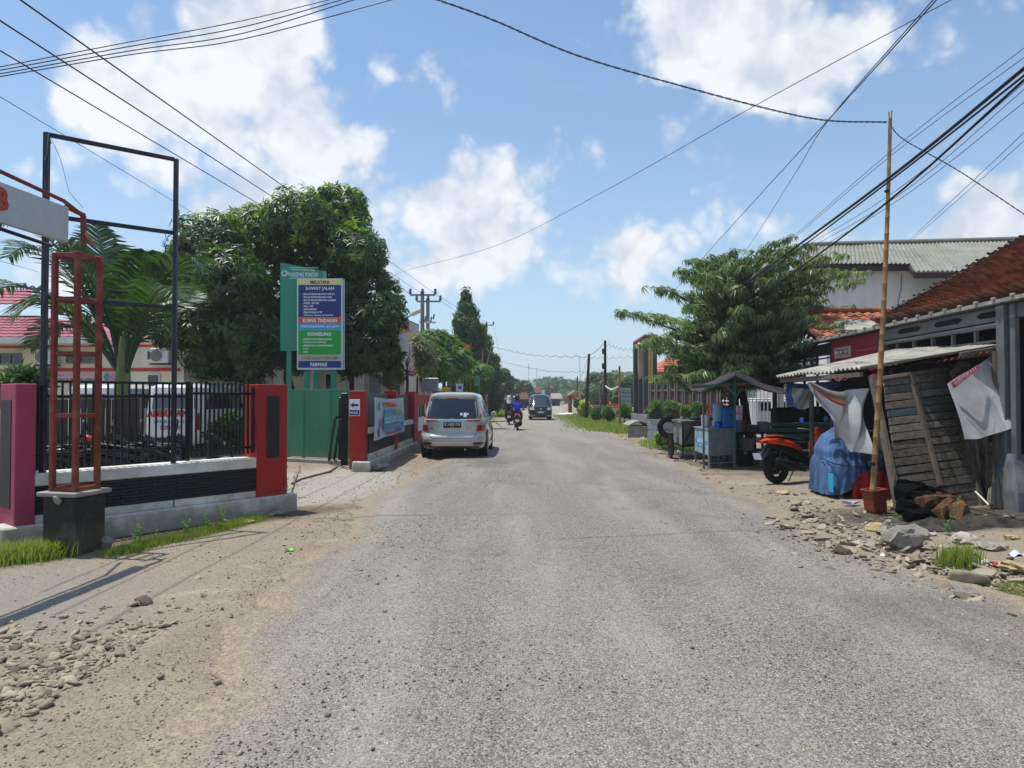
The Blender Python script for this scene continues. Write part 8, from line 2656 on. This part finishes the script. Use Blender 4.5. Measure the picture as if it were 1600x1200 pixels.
# --- scooters and motorcycles
def tyre_ring(c, r, rt, n=28):
    return MB().tube([Vector(c) + V(0, r * math.cos(a), r * math.sin(a)) for a in [2 * math.pi * k / n for k in range(n + 1)]], rt, 10, False)
def hull(secs, n=14, e=2.6):
    """fairing through sections (y, z, halfwidth, halfheight)"""
    rings = []
    for y, z, w, h in secs:
        ring = []
        for k in range(n):
            th = 2 * math.pi * k / n
            c, d = math.cos(th), math.sin(th)
            ring.append(V(w * math.copysign(abs(c) ** (2 / e), c), y, z + h * math.copysign(abs(d) ** (2 / e), d)))
        rings.append(ring)
    return MB().loft(rings)
def scooter(name, label, loc, rz, main, group=None, sport=False, plate=m_numberwhite, lean=0., cat='motorbike'):
    """rear wheel at y=0, front wheel at y=1.28"""
    t = thing(name, label, cat, loc, group=group, rot=(0, R(lean), rz))
    r = .29; rt = .068 if sport else .052
    for y in (0, 1.30):
        w = part('wheel', tyre_ring((0, y, r), r - rt, rt), m_tyre, t, smooth=60)
        mb = MB().tube([V(0, y + .175 * math.cos(a), r + .175 * math.sin(a)) for a in [2 * math.pi * k / 20 for k in range(21)]], .018, 6, False)
        mb.disc((0, y, r), .06, (1, 0, 0), .12, 14)
        for k in range(5):
            a = 2 * math.pi * k / 5 + .3
            mb.bar(V(0, y, r), V(0, y + .17 * math.cos(a), r + .17 * math.sin(a)), .03, .02)
        if y:
            mb.disc((.06, y, r), .11, (1, 0, 0), .006, 20)
        part('rim', mb, m_gunmetal, w, smooth=40)
    part('tail_cowl', hull([(-.34, .80, .02, .012), (-.22, .80, .09, .05), (0, .79, .13, .075), (.25, .74, .15, .085), (.5, .66, .14, .07), (.62, .60, .08, .03)]), main, t, smooth=50)
    part('under_cowl', hull([(-.20, .72, .05, .02), (0, .67, .12, .07), (.3, .58, .15, .12), (.6, .45, .15, .12), (.78, .40, .10, .06)]), m_plastic_black, t, smooth=50)
    part('seat', hull([(-.15, .865, .07, .02), (.05, .885, .11, .035), (.35, .83, .13, .04), (.6, .80, .12, .035), (.72, .78, .07, .02)]), m_plastic_black, t, smooth=50)
    part('grab_rail', MB().tube([(-.11, .12, .88), (-.12, -.12, .90), (0, -.2, .90), (.12, -.12, .90), (.11, .12, .88)], .013, 6), main if sport else m_gunmetal, t, smooth=50)
    part('floorboard', MB().box((0, .82, .33), (.30, .42, .07), .02), m_plastic_black, t)
    part('leg_shield', hull([(1.00, .58, .16, .30), (1.06, .60, .19, .33), (1.12, .64, .15, .26), (1.18, .68, .07, .12)]), main, t, smooth=50)
    part('front_cowl', hull([(.98, .98, .09, .04), (1.06, .96, .13, .09), (1.18, .88, .13, .10), (1.28, .80, .05, .05)]), main, t, smooth=50)
    hl = part('headlight', hull([(1.14, .90, .10, .05), (1.24, .87, .09, .05), (1.29, .85, .03, .02)]), m_whitelens, t, smooth=50)
    part('front_fender', MB().grid(lambda u_, v_: V((v_ - .5) * .13, 1.30 + .335 * math.cos(R(20) + R(140) * u_), .29 + .335 * math.sin(R(20) + R(140) * u_)), 10, 2, .01), main, t, smooth=50)
    part('fork', MB().tube([(-.06, 1.30, .29), (-.06, 1.12, .75)], .02, 8).tube([(.06, 1.30, .29), (.06, 1.12, .75)], .02, 8), m_gunmetal, t, smooth=50)
    part('rear_fender', MB().grid(lambda u_, v_: V((v_ - .5) * .12, .0 + .345 * math.cos(R(85) + R(85) * u_), .30 + .345 * math.sin(R(85) + R(85) * u_)), 8, 2, .012), m_plastic_black, t, smooth=50)
    part('fender_stay', MB().bar((0, -.20, .70), (0, -.40, .50), .10, .03), m_plastic_black, t)
    part('number_plate', MB().frame_box((0, -.43, .52), (.10, 0, 0), (0, .003, .0), (0, -.02, .06), .001), plate, t)
    part('tail_light', hull([(-.36, .78, .05, .012), (-.30, .785, .08, .03), (-.2, .79, .085, .035)]), m_redlens, t, smooth=50)
    part('exhaust', MB().tube([(.17, -.16, .42), (.17, -.13, .42), (.165, .28, .33), (.14, .45, .26), (.10, .62, .22)], [.055, .075, .072, .035, .022], 14), m_gunmetal if sport else m_plastic_black, t, smooth=50)
    part('engine', MB().box((.0, .30, .33), (.22, .42, .20), .04).disc((-.10, .05, .30), .13, (1, 0, 0), .08, 16), m_gunmetal, t, smooth=40)
    part('shock', MB().tube([(.11, -.04, .33), (.11, .06, .66)], .028, 10).tube([(-.11, -.04, .33), (-.11, .06, .66)], .028, 10), m_gunmetal, t, smooth=50)
    hb = part('handlebar', MB().tube([(-.34, .94, 1.02), (-.2, 1.0, 1.0), (0, 1.04, .98), (.2, 1.0, 1.0), (.34, .94, 1.02)], .017, 8), m_plastic_black, t, smooth=50)
    for sg in (-1, 1):
        part('grip', MB().tube([(sg * .24, .985, 1.005), (sg * .35, .935, 1.02)], .023, 8), m_plastic_black, hb, smooth=50)
        mi = part('mirror', MB().tube([(sg * .22, 1.0, 1.01), (sg * .28, 1.02, 1.16)], .008, 6).lathe([(.02, -.012), (.06, -.008), (.06, .008), (.02, .012)], 12, (sg * .30, 1.02, 1.19), axis='Y'), m_plastic_black, t, smooth=50)
        part('mirror_glass', MB().disc((sg * .30, 1.005, 1.19), .05, (0, 1, 0), .004, 12), m_bluepaint if sport else m_whitelens, mi)
    part('side_stand', MB().tube([(-.1, .55, .25), (-.2, .48, .02)], .012, 6), m_gunmetal, t)
    return t
wb_ = G(1216, 757)
scooter('orange_motorbike', 'orange and black sports scooter parked beside the blue-covered cart', (wb_.x + .02, wb_.y + .12, 0), R(-67), m_orange, sport=True, plate=m_numberwhite, lean=-4)
# parked row inside the yard
labs = ['dark motorcycle parked behind the fence next to the pink pillar', 'dark motorcycle parked behind the red gantry tower', 'dark motorcycle parked behind the fence left of the palm trunk', 'dark motorcycle parked behind the fence just right of the palm trunk', 'dark motorcycle parked behind the fence before the ambulance']
for i, (px, d, a, m_) in enumerate([(70, 10.3, -62, m_redbody), (118, 10.4, -58, m_blackcar), (165, 10.5, -64, m_blackcar), (222, 10.6, -60, m_blackcar), (275, 10.9, -66, m_plastic_black)]):
    scooter('motorcycle', labs[i], (P(px, 600, d).x - .6, d, 0), R(a), m_, group='motorcycles parked in the clinic yard', lean=-7)

# --- people
def skinned(name, chains, mat, parent):
    """chains: list of [(point, r), ...]; first point of later chains may repeat an earlier point to branch"""
    me = bpy.data.meshes.new(name)
    bm = __import__('bmesh').new()
    lay = bm.verts.layers.skin.verify()
    seen = {}
    first = True
    for ch in chains:
        prev = None
        for p, r in ch:
            k = tuple(round(c, 4) for c in p)
            if k in seen: v = seen[k]
            else:
                v = bm.verts.new(p); seen[k] = v
                v[lay].radius = (r, r) if isinstance(r, (int, float)) else r
                if first: v[lay].use_root = True; first = False
            if prev is not None and prev is not v and bm.edges.get((prev, v)) is None:
                bm.edges.new((prev, v))
            prev = v
    bm.to_mesh(me); bm.free()
    o = bpy.data.objects.new(name, me); COL.objects.link(o)
    md = o.modifiers.new('skin', 'SKIN'); md.branch_smoothing = .3
    sb = o.modifiers.new('sub', 'SUBSURF'); sb.levels = 2; sb.render_levels = 2
    dg = bpy.context.evaluated_depsgraph_get()
    m2 = bpy.data.meshes.new_from_object(o.evaluated_get(dg))
    bpy.data.objects.remove(o)
    m2.materials.clear()
    m2.polygons.foreach_set('use_smooth', [True] * len(m2.polygons))
    return part(name, m2, mat, parent)
def rider(label, loc, rz, shirt, trousers, head, back=0., pillion=False, scarf=False):
    """seated on a scooter whose rear wheel is at local y=0"""
    t = thing('person', label, 'person', loc, rz=rz)
    y0 = .48 - back
    hip, chest, neck = (0, y0, .93), (0, y0 + .06, 1.22), (0, y0 + .10, 1.42)
    waist = (0, y0 + .01, 1.05)
    hd = (0, y0 + .14, 1.55)
    ch = [[(hip, (.17, .13)), (waist, (.145, .11)), (chest, (.18, .115)), (neck, .06), (hd, .085), ((0, y0 + .15, 1.62), .075)]]
    sh, ar, lg, tr = [], [], [], []
    hx = .16 if pillion else .33
    hy = y0 + .34 if pillion else .95
    for sg in (-1, 1):
        s_, e_, h_ = (sg * .2, y0 + .07, 1.34), (sg * .27 if not pillion else sg * .24, y0 + .22, 1.10), (sg * hx, hy, 1.04)
        ch.append([(chest, (.18, .115)), (s_, .062), (e_, .045), (h_, .035), ((h_[0], h_[1] + .06, h_[2] - .01), .03)])
        k_, a_ = (sg * .19, y0 + .44, .80), (sg * (.17 if not pillion else .2), y0 + (.36 if not pillion else .30), .40)
        if pillion: a_ = (a_[0], a_[1], .42)
        ch.append([(hip, (.17, .13)), ((sg * .10, y0 + .03, .92), .10), (k_, .07), (a_, .045), ((a_[0], a_[1] + .14, a_[2] - .04), .035)])
        sh.append([(chest, (.21, .14)), ((sg * .195, y0 + .07, 1.345), .08), ((sg * .245, y0 + .16, 1.19), .07)])
        tr.append([(hip, (.19, .15)), ((sg * .11, y0 + .03, .92), .12), (k_, .092), ((a_[0], a_[1], a_[2] + .1), .065)])
        # fingers curled round the grip
        for f_ in range(4):
            fx_ = h_[0] + (f_ - 1.5) * .02
            ch.append([((h_[0], h_[1] + .06, h_[2] - .01), .03), ((fx_, h_[1] + .085, h_[2] - .005), .010), ((fx_, h_[1] + .09, h_[2] - .035), .009)])
    skinned('body', ch, m_skin, t)
    skinned('shirt', [[((0, y0 - .01, .90), (.17, .13)), (waist, (.175, .135)), (chest, (.21, .14)), ((0, y0 + .09, 1.385), .095)]] + sh, shirt, t)
    skinned('trousers', [[(hip, (.19, .15)), (waist, (.15, .12))]] + tr, trousers, t)
    hc = V(0, y0 + .14, 1.62)
    if scarf:
        part('headscarf', MB().lathe([(.02, .17), (.09, .15), (.125, .06), (.13, -.04), (.14, -.14), (.2, -.26), (.21, -.32)], 20, hc + V(0, 0, -.02)), m_hijab, t, smooth=60)
    else:
        part('helmet', MB().lathe([(.01, .17), (.08, .155), (.125, .09), (.14, .0), (.135, -.08), (.11, -.11)], 20, hc), head, t, smooth=60)
        part('visor', MB().grid(lambda u_, v_: hc + V(.146 * math.sin((u_ - .5) * 2.2), .146 * math.cos((u_ - .5) * 2.2), -.05 + .1 * v_), 10, 3, .006), m_glassdark, t, smooth=60)
    for sg in (-1, 1):
        a_ = (sg * .17, y0 + .36 + .04, .37)
        part('shoe', MB().box((sg * .17, y0 + .43, .365 if not pillion else .385), (.09, .25, .07), .025), m_plastic_black, t, smooth=50)
    return t
rb0 = G(808, 672)
loc = (rb0.x, 34.0, 0)
scooter('scooter', 'red scooter ridden away from the camera along the road by the rider in blue', loc, R(-1), m_redbody, cat='scooter')
rider('person in a royal blue shirt and black helmet riding the red scooter away', loc, R(-1), m_blueshirt, m_redbody if False else M('maroon_trousers', '4a1420', .85), m_helmet)
loc = (P(795.5, 600, 41).x, 41.0, 0)
scooter('scooter', 'dark scooter carrying two people near the left verge ahead of the red scooter', loc, R(0), m_plastic_black, cat='scooter')
rider('person in black with a dark helmet driving the dark scooter near the left verge', loc, R(0), m_darkcloth, m_darkcloth, m_helmet, back=-.06)
rider('pillion person in black with a pale grey headscarf on the dark scooter', loc, R(0), m_darkcloth, m_darkcloth, m_helmet, back=.32, pillion=True, scarf=True)
loc = (P(804, 600, 62).x, 62.0, 0)
scooter('scooter', 'small far scooter coming between the riders and the black van', loc, R(180), m_whitecar, cat='scooter')
rider('person in grey with a white helmet far ahead between the riders and the van', loc, R(180), M('grey_jacket', '3f4750', .8), m_darkcloth, m_whitemetal)

# ================================================================== POLES AND WIRES
def pole(name, label, px, d, pt_, r0, r1, mat, arms=(), lean=0., cat='pole', px_top=None):
    b = g2(px, d); top = P(px_top if px_top else px, pt_, d)
    t = thing(name, label, cat, b)
    part('shaft', MB().tube([b - Z * .2, b.lerp(top, .5), top], [r0, (r0 + r1) / 2, r1], 10), mat, t, True, smooth=50)
    for (py, x0, x1, ins) in arms:
        a, c = P(x0, py, d - .1), P(x1, py, d - .1)
        part('crossarm', MB().bar(a, c, .10, .10), m_greysteel, t, True)
        for x in ins:
            q_ = P(x, py, d - .1)
            part('insulator', MB().lathe([(.05, 0), (.10, .05), (.06, .10), (.11, .16), (.06, .22), (.09, .28), (.04, .34)], 8, q_ + Z * .05), M('brown_insulator', '33302e', .4), t, True, smooth=40)
    return t
pole('power_pole', 'nearer of the twin concrete power poles with a three-insulator crossarm', 660, 42, 456, .16, .11, m_polegrey, [(461, 641, 680, (641, 660, 680))])
pole('power_pole', 'second of the twin concrete power poles just right of the first', 668.5, 45, 465, .16, .11, m_polegrey, [(471, 651, 688, (651, 669, 688))])
t = pole('power_pole', 'further concrete power pole behind the column trees', 760, 74, 505, .16, .11, m_polegrey, [(508, 750, 771, (760, 771))])
part('crossarm', MB().bar(P(754, 527, 74), P(766, 527, 74), .15, .25), m_greysteel, t, True)
c = P(661, 500, 42)
t = thing('pole_equipment', 'bracket with switchgear fixed low on the twin power poles', 'equipment', c)
part('bracket', MB().bar(P(655, 503, 42), P(681, 504, 42), .1, .1), m_whitemetal, t, True)
for px, py in ((658, 499), (664, 497), (673, 498), (677, 494)):
    part('fuse', MB().tube([P(px, py + 5, 41.8), P(px + 1.5, py - 3, 41.8)], .05, 6), m_greysteel, t, True)
t = thing('street_lamp', 'street lamp with a pale flat head on a thin curved arm behind the mango tree', 'lamp', g2(632, 33))
part('arm', MB().tube([g2(628, 33), P(628, 510, 33), P(634, 497, 33), P(645, 491, 33)], .035, 6), m_greysteel, t, True, smooth=60)
part('head', MB().frame_box(P(650.5, 488.5, 33), V(.21, 0, .10), V(0, .12, 0), V(-.03, 0, .06), .01), M('lamp_head_cream', 'a8a692', .5), t, True)
t = pole('utility_pole', 'dark utility pole leaning right beside the yellow-green shrub', 915, 50, 553, .14, .09, m_poleblack, px_top=920.5)
t = pole('utility_pole', 'straight dark utility pole with two black boxes on the right verge', 945.5, 46, 532, .12, .08, m_poleblack)
for py in (549, 572):
    part('junction_box', MB().box(tuple(P(943, py, 45.8)), (.2, .2, .38), .05), m_plastic_black, t, True)
pole('wooden_post', 'plain brown wooden post in front of the tiled gateway', 968, 38, 572, .07, .055, m_bamboo)
pole('far_pole', 'thin far utility pole left of the leaning dark pole', 902, 110, 588, .13, .1, m_poleblack, [(592, 896, 906, ())])
pole('far_pole', 'thin bent bamboo antenna pole between the far pole and the leaning pole', 908, 80, 556, .04, .02, m_bamboo, px_top=905.5)
pole('fence_post', 'slim grey post behind the garden shrubs left of the wooden post', 938, 56, 600, .1, .09, m_woodv)

NW = 0
def wire(label, pts, r, sag=0., mat=None, name='power_line', n=24, group=None, twist=False, cat='cable'):
    """cable hanging through 3-D points"""
    r *= .75
    out = []
    if len(pts) > 2:       # smooth curve through the given points
        q_ = [Vector(p) for p in pts]
        q_ = [q_[0] * 2 - q_[1]] + q_ + [q_[-1] * 2 - q_[-2]]
        sm = []
        for k in range(1, len(q_) - 2):
            for i in range(6):
                u_ = i / 6
                a, b, c, d = q_[k - 1:k + 3]
                sm.append((b * 2 + (c - a) * u_ + (a * 2 - b * 5 + c * 4 - d) * u_ ** 2 + (b * 3 - a - c * 3 + d) * u_ ** 3) * .5)
        pts, n = sm + [q_[-2]], max(1, n // 6)
    for a, b in zip(pts, pts[1:]):
        a, b = Vector(a), Vector(b)
        for i in range(n):
            u_ = i / n
            out.append(a.lerp(b, u_) - Z * sag * 4 * u_ * (1 - u_))
    out.append(Vector(pts[-1]))
    if twist:
        mb = MB()
        fine = []
        for a, b in zip(out, out[1:]):
            for i in range(7):
                fine.append(a.lerp(b, i / 7))
        for k in range(2):
            tw = []
            for i, p in enumerate(fine):
                th = i * .8 + math.pi * k
                tw.append(p + V(0, math.cos(th) * r * .8, math.sin(th) * r * .8))
            mb.tube(tw, r * .62, 5)
        t = thing(name, label, cat, out[0])
        part('twisted_pair', mb, mat or m_cable, t, True, smooth=60, stuff=False)
        return t
    return solo(name, MB().tube(out, r, 6), mat or m_cable, label, cat, smooth=60, group=group)
twinL, twinM, twinR = P(641, 459, 42), P(660, 459, 42), P(680, 459, 42)
def thru(px0, py0, d0, end, sag=0):
    return P(px0, py0, d0)
# three lines from overhead left to the twin poles
wire('topmost of the three cables falling from the upper left edge behind the mango tree', [P(-130, -115, 5.0), twinR], .011, .0, m_cable)
wire('middle of the three cables falling from the left edge behind the mango tree', [P(-130, -52, 5.6), twinM], .011, .0, m_cable)
wire('lowest of the three cables falling from the left edge behind the mango tree', [P(-130, 2, 6.2), twinL], .010, .0, m_cable)
wire('thin grey wire crossing behind the empty billboard frame', [P(-60, 115, 9), P(430, 410, 30)], .007, .0, m_cablegrey)
wire('thin grey wire low at the left edge above the palm', [P(-60, 390, 12), P(60, 425, 22)], .008, .0, m_cablegrey)
# bundle across the top left
for i, (y0, x1, y1, lab) in enumerate([(98, 560, -12, 'uppermost wire of the bundle crossing the top left corner'), (103, 575, -12, 'second wire of the bundle crossing the top left corner'), (108, 590, -12, 'third wire of the bundle crossing the top left corner'), (112, 640, -8, 'lowest wire of the bundle crossing the top left corner')]):
    wire(lab, [P(-60, y0 + 18, 9.5), P(200, y0 - 32 + i * 2, 9.8), P(380, y0 - 66 + i * 5, 9.9), P(x1, y1, 10)], .009, .0, m_cable)
# twisted drop cable to the bamboo pole and beyond
ptop = P(1388, 191, 9.8)
wire('twisted black cable swooping from the top edge down to the tip of the bamboo pole', [P(620, -22, 8.2), P(760, 27, 8.4), P(900, 86, 8.7), P(1060, 133, 9.0), P(1200, 170, 9.4), P(1290, 188, 9.6), ptop], .013, .0, m_cable, twist=True, n=10)
wire('twisted cable falling from the bamboo tip to the right edge of the picture', [ptop, P(1412, 218, 9.8), P(1490, 262, 9.7), P(1560, 308, 9.5), P(1660, 375, 9.2)], .009, .0, m_cable, twist=True, n=10)
# long line from the upper right to the twin poles
wire('long thin cable crossing the whole sky from upper right down to the twin poles', [P(1560, -40, 12), P(1180, 165, 18), P(960, 290, 25), P(780, 382, 33), P(636, 422, 42)], .012, .0, m_cable, n=12)
wire('thin cable joining the sky-crossing line to the twin poles behind the mango tree', [P(636, 422, 42), P(560, 452, 52)], .012, .0, m_cable)
p2 = P(946, 536, 46)
wire('left of two lines descending steeply from the top edge to the shade tree', [P(1490, -30, 8), P(1290, 192, 13), P(1110, 390, 27), P(1040, 470, 40)], .012, .0, m_cable, n=12)
wire('right of two lines descending steeply from the top edge to the shade tree', [P(1484, -30, 8), P(1293, 190, 13), P(1240, 275, 17), P(1170, 385, 27), P(1130, 440, 40)], .010, .0, m_cable, n=12)
# heavy bundle on the right
wire('thickest black cable running from the right edge through the shade tree', [P(1680, 40, 6), P(1600, 107, 6.8), P(1380, 285, 9.8), P(1180, 432, 16), P(1080, 505, 26)], .026, .0, m_cable, n=10)
wire('second thick black cable just under the thickest one', [P(1680, 50, 6), P(1600, 118, 6.9), P(1378, 292, 9.9), P(1190, 432, 16), P(1085, 508, 26)], .016, .0, m_cable, n=10)
wire('third thick black cable lower and roughly parallel to the thickest', [P(1680, 62, 6), P(1600, 125, 6.9), P(1375, 325, 9.9), P(1205, 450, 16), P(1090, 530, 26)], .019, .0, m_cable, n=10)
for i, (y0, ym, ye, lab) in enumerate([(75, 238, 402, 'uppermost thin wire of the right-hand fan'), (90, 245, 405, 'second thin wire of the right-hand fan'), (130, 305, 425, 'third thin wire of the right-hand fan below the thick cables'), (140, 315, 430, 'fourth thin wire of the right-hand fan'), (160, 322, 440, 'fifth thin wire of the right-hand fan')]):
    wire(lab, [P(1680, y0 - 62, 8), P(1600, y0, 9), P(1390, ym, 12), P(1225, ye - 20, 20), P(1180, ye + 15, 28)], .0065, .0, m_cablegrey, n=8)
wire('upper of two grey wires dropping to the mossy cement roof', [P(1680, 120, 12), P(1600, 207, 14), P(1418, 378, 30)], .010, 0, m_cablegrey)
wire('lower of two grey wires dropping to the mossy cement roof', [P(1680, 135, 12), P(1600, 220, 14), P(1422, 378, 30)], .009, 0, m_cablegrey)
# far wires across the road
pA, pB = P(920, 556, 50), P(945, 535, 46)
wire('slack cable from the further power pole across the road to the leaning dark pole', [P(766, 540, 74), P(830, 553, 68), pA], .025, .15, m_cable)
wire('lower slack cable across the far road from the left trees to the leaning pole', [P(775, 562, 70), P(850, 578, 60), P(919, 580, 50)], .018, .1, m_cablegrey)
wire('short cable between the leaning and the straight dark pole', [pA, pB], .02, .1, m_cable)
wire('cable from the straight dark pole towards the tiled gateway', [pB, P(985, 543, 46), P(1040, 530, 46)], .016, .2, m_cable)
wire('lower cable from the leaning pole towards the tiled gateway', [pA, P(980, 555, 46), P(1060, 540, 46)], .014, .2, m_cablegrey)
wire('guy wire slanting left from the top of the leaning pole', [pA, P(908, 590, 60)], .015, 0, m_cablegrey)
wire('guy wire from the further power pole down to the road', [P(771, 508, 74), P(785, 575, 74)], .015, 0, m_cablegrey)
wire('pale cable loop between the straight dark pole and the wooden post', [P(946, 602, 45), P(955, 607, 42), P(967, 602, 38)], .022, .1, m_whitegrey)
wire('upper line joining the twin poles to the further power pole', [twinR, P(771, 507, 74)], .013, .2, m_cablegrey)
wire('lower line joining the twin poles to the further power pole', [P(688, 470, 45), P(760, 507, 74)], .013, .2, m_cablegrey)
wire('line leaving the left arm of the twin poles behind the mango crown', [twinL, P(560, 425, 36)], .010, .1, m_cablegrey)

# ================================================================== AIR
hz = solo('haze', MB().hexa([V(-420, -60, -1.2), V(420, -60, -1.2), V(420, 470, -1.2), V(-420, 470, -1.2), V(-420, -60, 24), V(420, -60, 24), V(420, 470, 24), V(-420, 470, 24)]), None, 'thin dusty noon haze over the whole street', 'haze', stuff=True)
hm = bpy.data.materials.new('pale_air')
hm.use_nodes = True
hm.node_tree.nodes.clear()
ho = hm.node_tree.nodes.new('ShaderNodeOutputMaterial')
hv = hm.node_tree.nodes.new('ShaderNodeVolumePrincipled')
hv.inputs['Color'].default_value = (.80, .86, .93, 1)
hv.inputs['Density'].default_value = .0009
hv.inputs['Anisotropy'].default_value = .2
hm.node_tree.links.new(hv.outputs[0], ho.inputs['Volume'])
hz.data.materials.append(hm)
